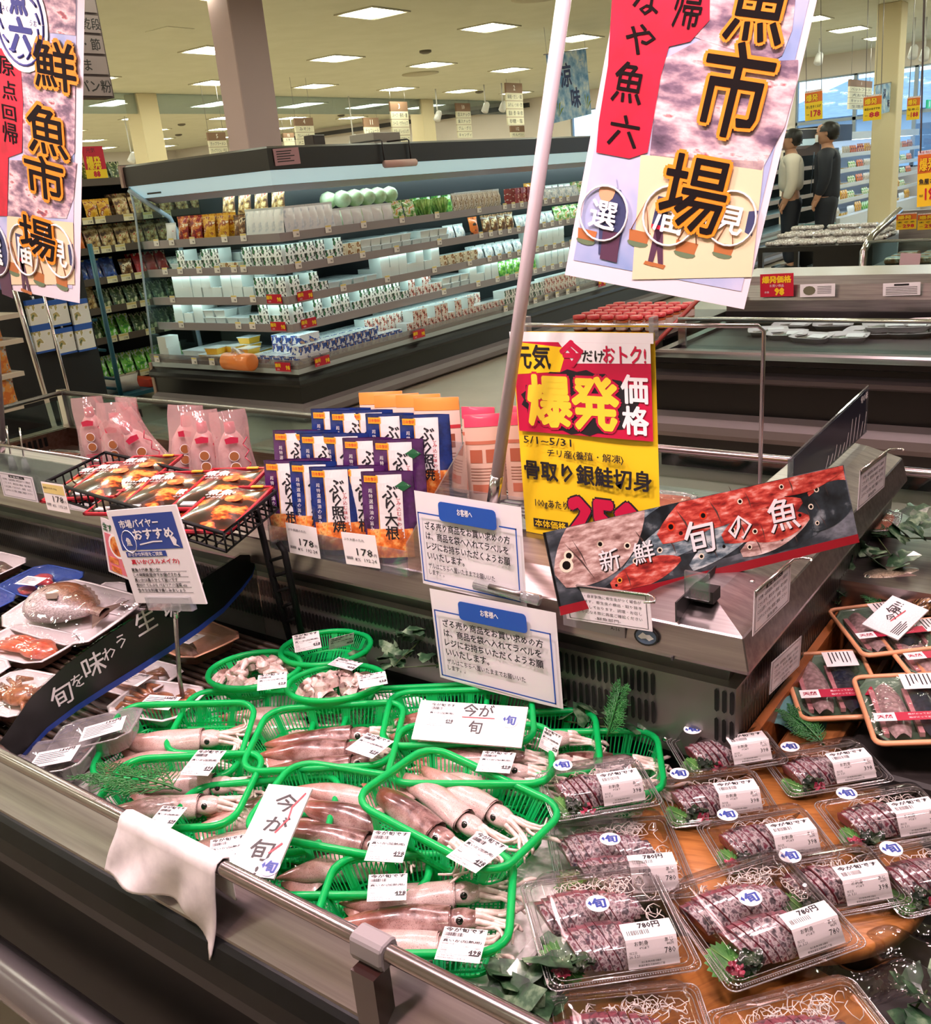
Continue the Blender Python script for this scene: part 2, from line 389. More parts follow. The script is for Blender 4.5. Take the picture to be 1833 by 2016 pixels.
# ------------------------------------------------------------------ hanging aisle signs
SB = mat('sign_brown', '8b6a53', .6); SW = mat('sign_cream', 'e9e2c8', .6); SK = mat('ink', '211a18', .6); SWT = mat('ink_white', 'f2eee4', .6)
def aisle_sign(u0, u1, v0, v1, D, num, rows, label, crop=None):
    tl, tr, bl = PD(u0, v0, D), None, None
    x = tl.x; tl = PX(u0, v0, x); tr = PX(u1, v0, x); bl = PX(u0 + (v1 - v0) * .1, v1, x)
    w = (tr - tl).length; h = tl.z - bl.z; n = len(rows) + 1; rh = h / (len(rows) + 1.15)
    t = thing('aisle_sign', label, 'hanging sign', T(x, tl.y, tl.z - h) @ R('Z', 90) @ R('X', 90))
    a = MB(); a.box((0, h - rh * 1.15, -.02), (w, h, .02), SB)
    if num: a.text(num, w / 2, h - rh * .57, SWT, h=rh * .62, z=.0215, bold=.02)
    a.build('header', t)
    for k, r in enumerate(rows):
        y1 = h - rh * 1.15 - k * rh; b = MB(); b.box((0, y1 - rh, -.018), (w, y1 - rh * .06, .018), SW); b.box((0, y1 - rh * .06, -.018), (w, y1, .018), SB)
        if r: b.text(r, w / 2, y1 - rh * .53, SK, w=w * min(.86, .17 * len(r) + .1), h=rh * .55, z=.0195)
        b.build('panel', t)
    for k in (.08, .92): MB().tube([(w * k, h, 0), (w * k, ZC + .05 - (tl.z - h), 0)], .004, GREYM, 4).build('wire', t)
    return t
aisle_sign(766, 800, 200, 282, 21, '3', ['スープ・春雨・麺', 'ソース・ケチャップ', 'マヨ・ドレッシング', 'パスタ・パスタソース'], 'hanging aisle sign listing soups, sauces, dressings and pasta')
aisle_sign(994, 1026, 163, 246, 21, '2', ['味噌・だし・椒', 'みりん・つゆ・酢', '醤油・酢・味の素', '砂糖・塩'], 'tall hanging aisle sign listing miso, soy sauce and salt')
aisle_sign(896, 924, 203, 272, 25, '10', ['豆スナック', '菓スナック', 'グム・グミ', 'キャンディ'], 'hanging aisle sign listing snacks, gum and candy')
aisle_sign(714, 744, 232, 280, 25, '11', ['チョコレート', ''], 'short hanging aisle sign listing chocolate')
aisle_sign(578, 614, 232, 287, 17.5, '4', ['みそ汁', 'カレー・シチュー', 'メニュー調味'], 'hanging aisle sign touching the right side of the mauve column')
aisle_sign(407, 442, 261, 303, 17, '5', ['カップラーメン', 'カップうどん・そば'], 'hanging aisle sign listing cup noodles, left of the mauve column')
aisle_sign(556, 577, 262, 287, 26, '12', ['豆菓子', ''], 'half hidden hanging sign peeping between column and miso soup sign')
aisle_sign(1004, 1031, 248, 270, 26, '112', ['せんべい'], 'low hanging sign listing rice crackers below the miso and soy sign')
aisle_sign(273, 282, 283, 322, 24, '', ['', '', ''], 'narrow edge-on hanging sign left of the nearer cream column')
# the big dark sign at the left
x0 = -6.2; tl = PX(120, -20, x0); tr = PX(188, -20, x0); h = 0
rows = [(-8, 31), (31, 70), (70, 110), (110, 150), (150, 192)]
bl = PX(165, 192, x0); t = thing('aisle_sign', 'large dark brown hanging sign with bread crumb row behind the left banner', 'hanging sign', T(x0, 0, 0) @ R('Z', 90) @ R('X', 90))
BS = mat('dark_sign', '4d3b38', .5); BR_ = mat('dark_sign_row', '8f7d7c', .5)
def yz(u, v): q = PX(u, v, x0); return q.y, q.z
ya, za = yz(100, 192); yb, zb = yz(225, 187)
ytop, ztop = yz(185, -40)
a = MB(); a.box((ya, zb - .02, -.12), (yb, ztop, -.005), BS); a.build('board', t)
for (va, vb), s in zip(rows, ['', '・乾段', '乾物・節', 'のり・ごま', '天ぷら・パン粉']):
    q0 = yz(210, va + 2)[1]; q1 = yz(215, vb - 3)[1]
    b = MB(); b.box((ya, q1, -.004), (yb - .015, q0, .004), BR_)
    if s: b.text(s, yz(214 if 'パン' in s else 193 if s[-1] in '節段' else 176, va)[0], (q0 + q1) / 2, SK, h=(q0 - q1) * .66, z=.005, align='R', bold=.012)
    b.build('panel', t)
# ------------------------------------------------------------------ blue summer banners
BLUEB = mat_noise('summer_banner', [(.35, '5f8fc0'), (.5, '9fc0dc'), (.65, 'dfe6e6')], 6, .7)
INKB = mat('ink_blue', '16255c', .6); LEAFB = mat('print_leaf', '8a9a3c', .7)
def summer_banner(tl, tr, bl, label):
    X, w, h = frame(tl, tr, bl); t = thing('summer_banner', label, 'banner', X)
    a = MB(); a.box((0, 0, -.003), (w, h, 0), BLUEB)
    a.text('涼', w * .42, h * .66, INKB, h=h * .34, z=.002, bold=.03); a.text('味', w * .62, h * .30, INKB, h=h * .3, z=.002, bold=.03)
    for cx, cy, r in [(.15, .09, .12), (.88, .1, .12)]:
        for k in range(5):
            an = .5 + k * .55; a.poly([(w * cx, h * cy - .02 * w), (w * cx + r * w * math.cos(an) - .02 * w, h * cy + r * w * 1.3 * math.sin(an)), (w * cx + r * w * 1.4 * math.cos(an), h * cy + 1.5 * r * w * math.sin(an))], LEAFB, .0015)
    a.text('すずみ', w * .85, h * .8, SWT, w=w * .1, h=h * .16, z=.0015)
    a.build('sheet', t)
    b = MB(); b.tube([(-.05 * w, h, -.002), (1.05 * w, h, -.002)], .008, GREYM, 6)
    b.build('rod', t)
    for k in (0.02, .98): MB().tube([(w * k, h, 0), (w * k, h + max(.2, (ZC + .05 - (X @ Vector((0, h, 0))).z)), 0)], .003, GREYM, 4).build('wire', t)
x0 = PD(1130, 150, 15).x
summer_banner(PX(1089, 105, x0), PX(1166, 94, x0), PX(1089, 243, x0), 'pale blue hanging summer banner right of the white pole')
x0 = PD(1745, 190, 15).x
summer_banner(PX(1722, 168, x0), PX(1764, 160, x0), PX(1722, 228, x0), 'grey-blue hanging summer banner half behind a yellow price card')
# ------------------------------------------------------------------ hanging yellow price cards
YEL = mat('card_yellow', 'f5cb1c', .55); RED = mat('card_red', 'c3102f', .5); ORG = mat('card_orange', 'e2711d', .5); WHP = mat('paper_white', 'f0ecec', .6)
INK = mat('print_black', '17131a', .55)
def price_card(tl, tr, bl, price, name, label, wire=True):
    X, w, h = frame(tl, tr, bl); t = thing('price_card', label, 'price card', X)
    a = MB(); a.box((0, 0, -.004), (w, h, 0), YEL); a.box((0, h * .6, 0), (w, h * .93, .001), ORG); a.box((0, h * .93, 0), (w, h, .001), WHP)
    a.otext('爆発', w * .42, h * .75, YEL, w * .012, w=w * .66, h=h * .23, z=.006); a.otext('爆発', w * .42, h * .75, RED, w * .035, w=w * .66, h=h * .23, z=.002)
    a.text('元気 今だけおトク', w * .5, h * .965, RED, w=w * .85, h=h * .05, z=.003)
    a.text(name, w * .5, h * .45, INK, w=w * .85, h=h * .1, z=.003, bold=.02); a.text(price, w * .62, h * .22, RED, w=w * .55, h=h * .2, z=.003, bold=.035)
    a.text('本体', w * .17, h * .2, INK, w=w * .16, h=h * .05, z=.003); a.build('card', t)
    if wire:
        zt = ZC + .04 - (X @ Vector((0, h, 0))).z
        for kx in (.1, .95): MB().tube([(w * kx, h - .01, -.002), (w * kx, h + zt, -.002)], .005, GREYM, 5).build('wire', t)
for (u, v, u1, v1, ub, vb), pr, nm, lb, Y in [((1597, 178, 1632, 172, 1585, 239), '178', '冷し生きくらげ', 'yellow hanging price card reading one hundred and seventy-eight', 14.5),
                                       ((1707, 188, 1743, 183, 1699, 239), '88', '本日のおすすめ', 'yellow hanging price card beside the cream column, before the grey banner', 14.5),
                                       ((1795, 190, 1821, 187, 1784, 237), '188', 'なめこ', 'yellow hanging price card beside the green exit sign', 14.5)]:
    price_card(PY(u, v, Y), PY(u1, v1, Y), PY(ub, vb, Y), pr, nm, lb)
aX = PY(1673, 158, 19); 
x0 = PD(1695, 190, 19).x
aisle_sign(1672, 1716, 156, 215, 19, '8', ['ペットフード', '犬おやつ', 'キャットフード', '生理用品'], 'cream hanging sign listing pet food before the windows')
es = PD(1828, 205, 22); o = tag(MB().box((-.02, -.18, -.09), (.02, .18, .09), mat('exit_green', '0a8f5a', .5, emit='12b070', es=.8)).build('exit_sign'), 'small green running-man exit sign before the windows at the right edge', 'exit sign'); o.matrix_world = T(es)
MB().box((.021, -.05, -.06), (.024, .04, .06), SWT).build('pictogram', o)
# ------------------------------------------------------------------ packaged goods
def mat_print(name, stops, scale=18, rough=.35, sc=(1, 1, 1), interp='CONSTANT', coat=.3):
    return mat_noise(name, stops, scale, rough, sc=sc, interp=interp, coat=coat, detail=2)
LIDW = mat('film_white', 'd9dfdf', .25, coat=.5)
def goods_box(w, d, h, front, top=None, side=None):
    a = MB(); x, y = w / 2, d / 2; side = side or front; top = top or LIDW
    a.box((-x, -y, 0), (x, y, h), side)
    n = len(a.m); a.m[n - 5] = a.mi(top); a.m[n - 4] = a.mi(front)
    return a
def goods_tub(w, d, h, body, top=None):
    a = MB(); x, y = w / 2, d / 2; k = .86; e = .006
    v = [(-x * k, -y * k, 0), (x * k, -y * k, 0), (x * k, y * k, 0), (-x * k, y * k, 0), (-x, -y, h - e), (x, -y, h - e), (x, y, h - e), (-x, y, h - e)]
    a.add(v, [(3, 2, 1, 0), (0, 1, 5, 4), (1, 2, 6, 5), (2, 3, 7, 6), (3, 0, 4, 7), (4, 5, 6, 7)], body)
    a.box((-x - .003, -y - .003, h - e), (x + .003, y + .003, h), top or LIDW); return a
def goods_bag(w, d, h, front, seal=None, lean=.0, n=6):
    """upright pillow bag with crimped top and bottom"""
    a = MB(); seal = seal or front
    def side(sg):
        def fn(u, v):
            x = (u - .5) * w * (1 - .1 * math.sin(PI * v)); z = v * h
            b = (math.sin(PI * min(1, max(0, u)))) ** .6 * (math.sin(PI * v)) ** .5
            return (x, sg * d / 2 * b * (1 + .25 * math.sin(7 * u + 5 * v)) + lean * v, z)
        return fn
    a.grid(side(-1), n, n, front); a.grid(side(1), n, n, front, flip=True)
    a.box((-w / 2, -.002 + lean, h - .004), (w / 2, .002 + lean, h + .01), seal); return a
def goods_ball(r, m):
    a = MB(); a.lathe([(r * math.sin(t) * (1 if t < 2.8 else .6), r - r * math.cos(t) * .92) for t in [.01, .4, .8, 1.2, 1.6, 2.0, 2.4, 2.8, 3.1]], m, 12); return a
def fan(w, h, m):  # loose leafy bundle
    a = MB()
    for k in range(9):
        an = (k - 4) * .16; b = random.uniform(-.02, .02)
        a.tube([(k * .006 - .024, b, 0), (k * .006 - .024 + math.sin(an) * h * .5, b, h * .55), (math.sin(an) * h, b + .01, h * math.cos(an))], [.006, .008, .016], m, 5)
    return a
PR = dict(
    konjac=mat_print('print_konjac', [(.0, 'e9f0f1'), (.5, 'f5f8f8'), (.66, 'b9c9d6')], 14, interp='LINEAR'),
    redbag=mat_print('print_red_stew', [(.0, '7c1220'), (.42, '9c1a22'), (.5, 'd9803a'), (.6, 'f0d9b0')], 22),
    yellow=mat_print('print_yellow_stew', [(.0, 'd99a1c'), (.45, 'e8b53a'), (.55, 'a34d18'), (.63, 'f3e6c4')], 22),
    brown=mat_print('print_brown', [(.0, '5c3a24'), (.45, '8a6037'), (.55, 'e3cfa8'), (.62, '3c2417')], 20),
    white=mat('tofu_white', 'd6dad4', .35, coat=.4),
    calli=mat_print('print_calligraphy', [(.0, 'f2f1ea'), (.56, 'f2f1ea'), (.57, '26251f'), (.66, '3f7d4b')], 26, sc=(1.6, 1, .9)),
    green=mat_print('print_green', [(.0, '3e8a3c'), (.42, '7fc24a'), (.54, 'e7f2e2'), (.66, 'd8e04e')], 18),
    blue=mat_print('print_blue', [(.0, 'e8edf2'), (.46, 'f3f5f7'), (.5, '2c4f9e'), (.64, 'c7a27c')], 30),
    redmark=mat_print('print_red_mark', [(.0, 'eef0ee'), (.6, 'eef0ee'), (.61, 'c8202c'), (.7, '2a2a2a')], 16),
    wred=mat_print('print_white_red', [(.0, 'efe6dc'), (.5, 'f3ece2'), (.55, 'b8523c'), (.64, '4a3a30')], 28),
    egg=mat('egg_tofu_yellow', 'e6b032', .35, coat=.3), redbox=mat_print('print_red_box', [(.0, '9c2b22'), (.55, 'b8392b'), (.6, 'ecd9c4')], 24),
    cream=mat('natto_cream', 'd9cdb2', .5), bnatto=mat_print('print_natto', [(.0, 'd8c7a2'), (.5, 'e8dcc0'), (.58, '9a6b3a')], 24),
    orange=mat_print('print_orange', [(.0, '30231f'), (.4, 'd56a28'), (.56, 'e98c3a'), (.63, '241a18')], 14),
    cabbage=mat_noise('cabbage', [(.35, 'b9cf98'), (.65, 'e0ebc9')], 14, .35, coat=.6), leaf=mat_noise('leafy_green', [(.35, '5f9e3c'), (.65, 'b8dd7a')], 20, .45),
    clearwhite=mat_print('print_misc_white', [(.0, 'dfe9ec'), (.45, 'f4f7f8'), (.55, '9db7c9'), (.62, 'f4f4ef')], 20, interp='LINEAR'),
    veg=mat_print('print_veg_mix', [(.0, '4f8c3a'), (.42, 'a8cf72'), (.5, 'e9efd9'), (.58, 'd9843c'), (.64, 'c8d84a')], 26),
    snack=mat_print('print_snack', [(.0, '5a3b22'), (.42, 'a9854f'), (.52, 'd9c48f'), (.62, 'c2452c')], 20),
    dash=mat_print('print_kelp', [(.0, '2d3a26'), (.42, '566b3c'), (.52, 'c9c8a2'), (.62, '1f2118')], 20),
    dblue=mat_print('print_dark_blue', [(.0, '22356e'), (.5, '3c57a0'), (.58, 'c7b27c'), (.66, '9c2c2c')], 16),
    red2=mat_print('print_red_bag', [(.0, 'a91a1e'), (.52, 'c92a24'), (.58, 'efd9b4'), (.66, '5a1010')], 18),
    mush=mat_print('print_mushroom', [(.0, 'c9b79a'), (.45, 'e9e1d2'), (.55, '8b7350'), (.62, 'f2efe6')], 26, sc=(2, 1, .6)),
)
PROTO = {}
def proto(kind):
    if kind in PROTO: return PROTO[kind]
    g = PR
    B = dict(
        konjac=lambda: (goods_bag(.125, .03, .18, g['konjac'], LIDW, .02), 'bag', 'white bag of konjac noodles'),
        redbag=lambda: (goods_bag(.13, .05, .17, g['redbag'], None, .02), 'bag', 'dark red stew bag'),
        yellow=lambda: (goods_bag(.13, .05, .17, g['yellow'], None, .02), 'bag', 'yellow stew bag'),
        brown=lambda: (goods_bag(.13, .05, .15, g['brown'], None, .02), 'bag', 'brown printed bag'),
        calli=lambda: (goods_box(.095, .12, .075, g['calli'], LIDW, g['white']), 'pack', 'tofu pack with black calligraphy print'),
        white=lambda: (goods_tub(.115, .13, .055, g['white']), 'pack', 'plain white tofu tub'),
        white2=lambda: (goods_box(.105, .12, .085, g['white'], LIDW), 'pack', 'plain white stacked carton'),
        blue=lambda: (goods_box(.085, .1, .06, g['blue'], LIDW), 'pack', 'blue and white printed pack'),
        wred=lambda: (goods_box(.085, .11, .085, g['wred'], LIDW, g['white']), 'pack', 'white pack with red-brown print'),
        egg=lambda: (goods_tub(.12, .12, .05, g['egg']), 'tub', 'yellow egg tofu tub'),
        redbox=lambda: (goods_box(.085, .12, .05, g['redbox'], g['redbox']), 'box', 'small red box'),
        natto=lambda: (goods_box(.1, .1, .05, g['bnatto'], LIDW, g['cream']), 'pack', 'cream fermented bean pack'),
        redmark=lambda: (goods_bag(.12, .05, .13, g['redmark'], LIDW, .02), 'bag', 'white bag with a red mark'),
        misc=lambda: (goods_bag(.14, .06, .11, g['clearwhite'], LIDW, .03), 'bag', 'clear white pouch'),
        green=lambda: (goods_bag(.13, .05, .14, g['green'], None, .02), 'bag', 'green printed vegetable bag'),
        veg=lambda: (goods_bag(.15, .06, .14, g['veg'], None, .03), 'bag', 'bag of mixed vegetables'),
        mush=lambda: (goods_bag(.1, .06, .15, g['mush'], LIDW, .01), 'bag', 'tall bag of pale mushrooms'),
        cabbage=lambda: (goods_ball(.07, g['cabbage']), 'cabbage', 'wrapped cabbage'),
        leaf=lambda: (fan(.14, .14, g['leaf']), 'greens', 'bunch of leafy greens'),
        orange=lambda: (goods_bag(.13, .05, .15, g['orange'], None, .02), 'bag', 'orange and black bag'),
        snack=lambda: (goods_bag(.15, .05, .2, g['snack'], None, .04), 'bag', 'brown snack bag'),
        dash=lambda: (goods_bag(.13, .04, .16, g['dash'], None, .05), 'bag', 'dark green dried kelp bag'),
        dblue=lambda: (goods_bag(.14, .05, .18, g['dblue'], None, .05), 'bag', 'dark blue snack bag'),
        red2=lambda: (goods_bag(.12, .05, .18, g['red2'], None, .05), 'bag', 'red snack bag'),
        greentea=lambda: (goods_bag(.13, .04, .18, g['green'], None, .05), 'bag', 'green tea bag pack'),
        flat=lambda: (goods_box(.15, .02, .14, g['snack'], LIDW), 'pack', 'flat packet of dried fish'),
    )[kind]
    mb, cat, desc = B(); o = mb.build({'calli': 'tofu_pack', 'white': 'tofu_tub', 'white2': 'tofu_carton', 'egg': 'egg_tofu_tub', 'blue': 'blue_pack', 'wred': 'white_pack', 'natto': 'natto_pack', 'konjac': 'konjac_bag', 'redbag': 'stew_bag', 'yellow': 'stew_bag', 'brown': 'stew_bag', 'redmark': 'white_bag', 'misc': 'pouch', 'green': 'vegetable_bag', 'veg': 'vegetable_bag', 'mush': 'mushroom_bag', 'orange': 'sauce_bag', 'snack': 'snack_bag', 'dash': 'kelp_bag', 'dblue': 'snack_bag', 'red2': 'snack_bag', 'greentea': 'tea_bag', 'leaf': 'greens', 'redbox': 'red_box'}.get(kind, cat))
    PROTO[kind] = [o, cat, desc, False]; return PROTO[kind]
def place(kind, X, where, nm=None):
    p = proto(kind); lab = '%s %s' % (p[2], where); grp = '%s %s' % (p[2], where)
    if not p[3]: o = p[0]; p[3] = True
    else: o = p[0].copy(); COL.objects.link(o)
    o.matrix_world = X; tag(o, lab, p[1], grp); return o
GO_ = None
class Side:
    """a straight shelf front: position s along it, d inwards from it"""
    def __init__(s, fn, deg): s.fn = fn; s.deg = deg
    def X(s, a, d, z, turn=0): x, y = s.fn(a, d); return T(x, y, z) @ R('Z', s.deg + turn)
def fill(side, kind, a0, a1, z, where, d=.06, rows=1, stack=1, pitch=None, jit=.004, dp=None, topgap=0.0):
    if side is not GO_ and kind in ('calli', 'white2', 'wred') and stack == 1 and z < 1.2: stack = 2; topgap = .3
    o = proto(kind)[0]; w = o.dimensions.x + .006; h = o.dimensions.z; dd = o.dimensions.y + .006
    pitch = pitch or w; n = max(1, int(round((a1 - a0) / pitch)))
    for r in range(rows):
        for k in range(n):
            for q in range(stack):
                if q == stack - 1 and random.random() < topgap: continue
                place(kind, side.X(a0 + (k + .5) * (a1 - a0) / n + random.uniform(-jit, jit), d + dd / 2 + r * (dp or dd), z + .001 + q * h, random.uniform(-3, 3)), where)
# ------------------------------------------------------------------ the corner cooler
CX0, CXC, CYC, CYE = -6.45, -4.8, 4.55, 16.6
LP = [(CX0, CYC), (CXC, CYC), (CXC, CYE)]
FR = mat('cooler_inner', '23282a', .35); GREYP = mat('bumper_grey', '7f7577', .35); RAILP = mat_clear('rail_clear', 'e8e6e6', .12, haze=.18, hazecol='c8c0c0')
RAILB = mat('price_rail_grey', 'a39a9c', .35, .3); SHELFW = mat('shelf_steel', 'b9c4c6', .4, .2); SOFF = mat('canopy_white', 'dfeaec', .5, emit='b4dce4', es=.5); SOFF2 = mat('canopy_mauve', 'a78f8e', .5)
BLK = mat('cooler_black', '0b0809', .3)
cooler = thing('display_cooler', 'long black corner cooler with five lit shelves of tofu and packets', 'cooler', T(CX0, CYC, 0)); CO = cooler
def part(mb, name, par, bevel=0): return mb.build(name, par, par.matrix_world.inverted(), bevel) if par is not None else mb.build(name, bevel=bevel)
bpy.context.view_layer.update()
def L(mb, prof, m, path=LP): return mb.extrude(prof, path, m)
a = MB(); L(a, [(.03, .12), (.03, .33), (.8, .33), (.8, .0), (.1, .0), (.1, .12)], BLK); part(a, 'base', CO)
a = MB(); a.extrude([(-.01, .015), (-.035, .03), (-.04, .07), (-.025, .105), (.03, .125), (.1, .125), (.1, .0), (.02, .0)], LP, GREYP, smooth=False); part(a, 'lower_bumper', CO)
a = MB(); a.extrude([(.03, .24), (-.008, .25), (-.02, .27), (-.012, .295), (.03, .315), (.06, .315), (.06, .24)], LP, BLK); part(a, 'bumper', CO)
a = MB(); L(a, [(.03, .33), (.03, .365), (.12, .365), (.75, .38), (.75, .33)], SHELFW); part(a, 'deck', CO)
a = MB(); L(a, [(.03, .365), (.015, .43), (.02, .432), (.036, .366)], RAILP); L(a, [(.032, .368), (.026, .395), (.03, .395), (.036, .368)], RAILB); part(a, 'deck_rail', CO)
a = MB(); L(a, [(.75, .33), (.75, 1.7), (.85, 1.7), (.85, 0), (.8, 0), (.8, .33)], FR); part(a, 'back_panel', CO)
a = MB(); L(a, [(.1, 1.665), (.1, 1.80), (.14, 1.815), (.85, 1.815), (.85, 1.70), (.18, 1.665)], DARK); part(a, 'canopy', CO)
a = MB(); L(a, [(.12, 1.665), (.23, 1.575), (.27, 1.575), (.27, 1.69), (.12, 1.69)], SOFF); part(a, 'light_cover', CO)
a = MB(); L(a, [(.23, 1.575), (.34, 1.53), (.36, 1.53), (.36, 1.69), (.27, 1.69), (.27, 1.575)], SOFF2); part(a, 'canopy_lip', CO)
LPi = [(CX0 + .1, CYC), (CXC, CYC), (CXC, CYE)]
a = MB(); a.extrude([(.38, 1.60), (.38, 1.63), (.43, 1.655), (.43, 1.60)], LPi, COLDTUBE); part(a, 'light_strip', CO)
a = MB(); a.box((CX0 + .14 + .0, CYC + .125 + .045, 1.597), (CX0 + .3, CYC + .126 + .05, 1.61), DARK); part(a, 'thermometer_display', CO)
SHELVES = [1.23, 1.02, .81, .62]
LED = mat_lamp('shelf_led', 'd0f4f0', 13.0)
for z in SHELVES:
    a = MB(); L(a, [(.16, z), (.16, z + .012), (.72, z + .012), (.72, z)], SHELFW); sh = part(a, 'shelf', CO)
    b = MB(); L(b, [(.15, z - .022), (.145, z + .036), (.155, z + .036), (.16, z - .022)], RAILB); part(b, 'price_rail', sh)
    b = MB(); L(b, [(.17, z - .004), (.19, z - .004), (.19, z - .012), (.17, z - .012)], LED); part(b, 'led_strip', sh)
# glass end panel and its pale frame
GLASS = mat_clear('cooler_glass', 'e2f2f0', .08)
FRW = mat('pale_frame', 'aebdc8', .4)
def endpanel(x):
    pr = [(CYC + .04, .36), (CYC + .13, 1.5), (CYC + .12, 1.66), (CYC + .8, 1.66), (CYC + .8, .36)]
    a = MB(); n = len(pr); a.add([(x - .004, p, z) for p, z in pr] + [(x + .004, p, z) for p, z in pr], [tuple(range(n)), tuple(range(2 * n - 1, n - 1, -1))] + [(i, n + i, n + (i + 1) % n, (i + 1) % n) for i in range(n)], GLASS)
    part(a, 'end_glass', CO)
    b = MB(); b.tube([(x + .015, CYC + .1, 1.64), (x + .02, CYC + .3, 1.5), (x + .02, CYC + .42, 1.42), (x + .02, CYC + .47, 1.3), (x + .02, CYC + .5, .4)], .018, FRW, 8); part(b, 'pale_brace', CO)
    c = MB(); c.tube([(x, CYC + .04, .36), (x, CYC + .13, 1.5), (x, CYC + .12, 1.66)], .009, FRW, 6); part(c, 'edge_strip', CO)
endpanel(CX0 + .01)
a = MB(); a.box((CX0 - .03, CYC + .08, 1.66), (CX0, CYC + .85, 1.815), mat('canopy_end', '9c8078', .5)); part(a, 'canopy_end', CO); a = MB(); a.box((CX0 - .03, CYC + .02, 0), (CX0, CYC + .85, .36), mat('base_end', 'a58a7a', .5)); part(a, 'base_end', CO)
# notice and hook on the canopy
o = thing('notice_card', 'pink notice card fixed on the dark canopy at its corner', 'notice', None)
X, w, h = frame(PX(531, 294, CXC - .098), PX(581, 290, CXC - .098), PX(542, 327, CXC - .098)); o.matrix_world = X
PINKP = mat('paper_pink', 'b88f96', .6); a = MB().box((0, 0, 0), (w, h, .004), PINKP)
for k in range(5): a.box((w * .1, h * (.8 - k * .15), .004), (w * random.uniform(.6, .9), h * (.86 - k * .15), .005), DARK)
a.build('card', o)
o = thing('roll_holder', 'wire holder with a pale roll hooked over the cooler canopy', 'roll holder', T(CXC - .08, 0, 0))
y0, y1 = PX(755, 300, CXC - .08).y, PX(808, 300, CXC - .08).y
zb = PX(780, 322, CXC - .06).z
a = MB()
for y in (y0, y1): a.tube([(-.3, y, 1.83), (-.02, y, 1.83), (-.005, y, 1.82), (-.0, y, zb)], .006, DARK, 5)
a.build('wire_frame', o)
MB().tube([(.02, y0 - .02, zb), (.02, y1 + .02, zb)], .028, mat('roll_pink', 'c9a39b', .6), 10).build('roll', o)
def boxthing(name, m, lo, hi, label, cat, bev=.004): return tag(MB().box(lo, hi, m).build(name, bevel=bev), label, cat)
q = PX(745, 285, -5.2); boxthing('fan_box', mat('grey_box', '9b9389', .5), (-5.35, q.y - .16, 1.816), (-5.1, q.y + .16, 1.90), 'grey box on top of the cooler behind the wire holder', 'box')
q = PX(630, 283, -5.2); boxthing('black_device', mat('dev', '3a2e2c', .5), (-5.3, q.y - .06, 1.816), (-5.2, q.y + .06, 1.90), 'small black device on the cooler roof near the column', 'device')
# goods on the end of the cooler (towards the viewer)
EN = Side(lambda s, d: (CX0 + s, CYC + d), 0); LO = Side(lambda s, d: (CXC - d, CYC + s), 90)
we = 'on the cooler end\'s %s shelf'; wl = 'on the %s shelf along the cooler'
ZT = [z + .0125 for z in SHELVES]
fill(EN, 'redmark', .18, .32, ZT[0], we % 'top', .2); fill(EN, 'redbag', .32, .62, ZT[0], we % 'top', .2, 2); fill(EN, 'yellow', .62, .92, ZT[0], we % 'top', .2, 2)
fill(EN, 'brown', .92, 1.12, ZT[0], we % 'top', .2); fill(EN, 'konjac', 1.12, 1.45, ZT[0], we % 'top', .2, 1, pitch=.06)
fill(EN, 'snack', .5, 1.2, ZT[0] + .16, 'propped behind the stew bags on the cooler end', .5)
fill(EN, 'white', .2, .5, ZT[1], we % 'second', .2, 2, 1); fill(EN, 'calli', .32, .8, ZT[1], we % 'second', .19); fill(EN, 'natto', .8, 1.0, ZT[1], we % 'second', .19); fill(EN, 'white', .5, 1.1, ZT[1], we % 'second', .34, 2, 2); fill(EN, 'calli', 1.05, 1.45, ZT[1], we % 'second', .19)
fill(EN, 'white2', .2, 1.1, ZT[2], we % 'third', .2, 2, 1, topgap=.1); fill(EN, 'calli', 1.12, 1.45, ZT[2], we % 'third', .19, 1, 1)
fill(EN, 'white2', .15, .5, ZT[3], we % 'fourth', .2, 2); fill(EN, 'white', .5, 1.0, ZT[3], we % 'fourth', .2, 2, 2, topgap=.2); fill(EN, 'calli', 1.02, 1.45, ZT[3], we % 'fourth', .19)
zd = .385
fill(EN, 'white2', .06, .2, zd, 'stacked on the cooler floor by the glass end', .06, 1, 2); fill(EN, 'white', .25, .7, zd, 'on the cooler floor at the end', .14, 3)
for k, (s, d, q) in enumerate([(.6, .12, 0), (.73, .1, 0), (.86, .1, 0), (.67, .24, 0), (.8, .24, 0), (.69, .12, 1), (.8, .22, 1), (.92, .24, 0), (1.02, .14, 0), (1.02, .14, 1), (.9, .36, 0), (.78, .36, 0), (.86, .3, 1), (.86, .3, 2)]):
    place('egg', EN.X(s, d, zd + q * .051, random.uniform(-8, 8)), 'in the loose pile at the cooler end')
fill(EN, 'blue', 1.1, 1.6, zd, 'on the cooler floor at the corner', .07, 3); fill(EN, 'blue', 1.2, 1.5, zd + .06, 'on the cooler floor at the corner', .2, 2, 2)
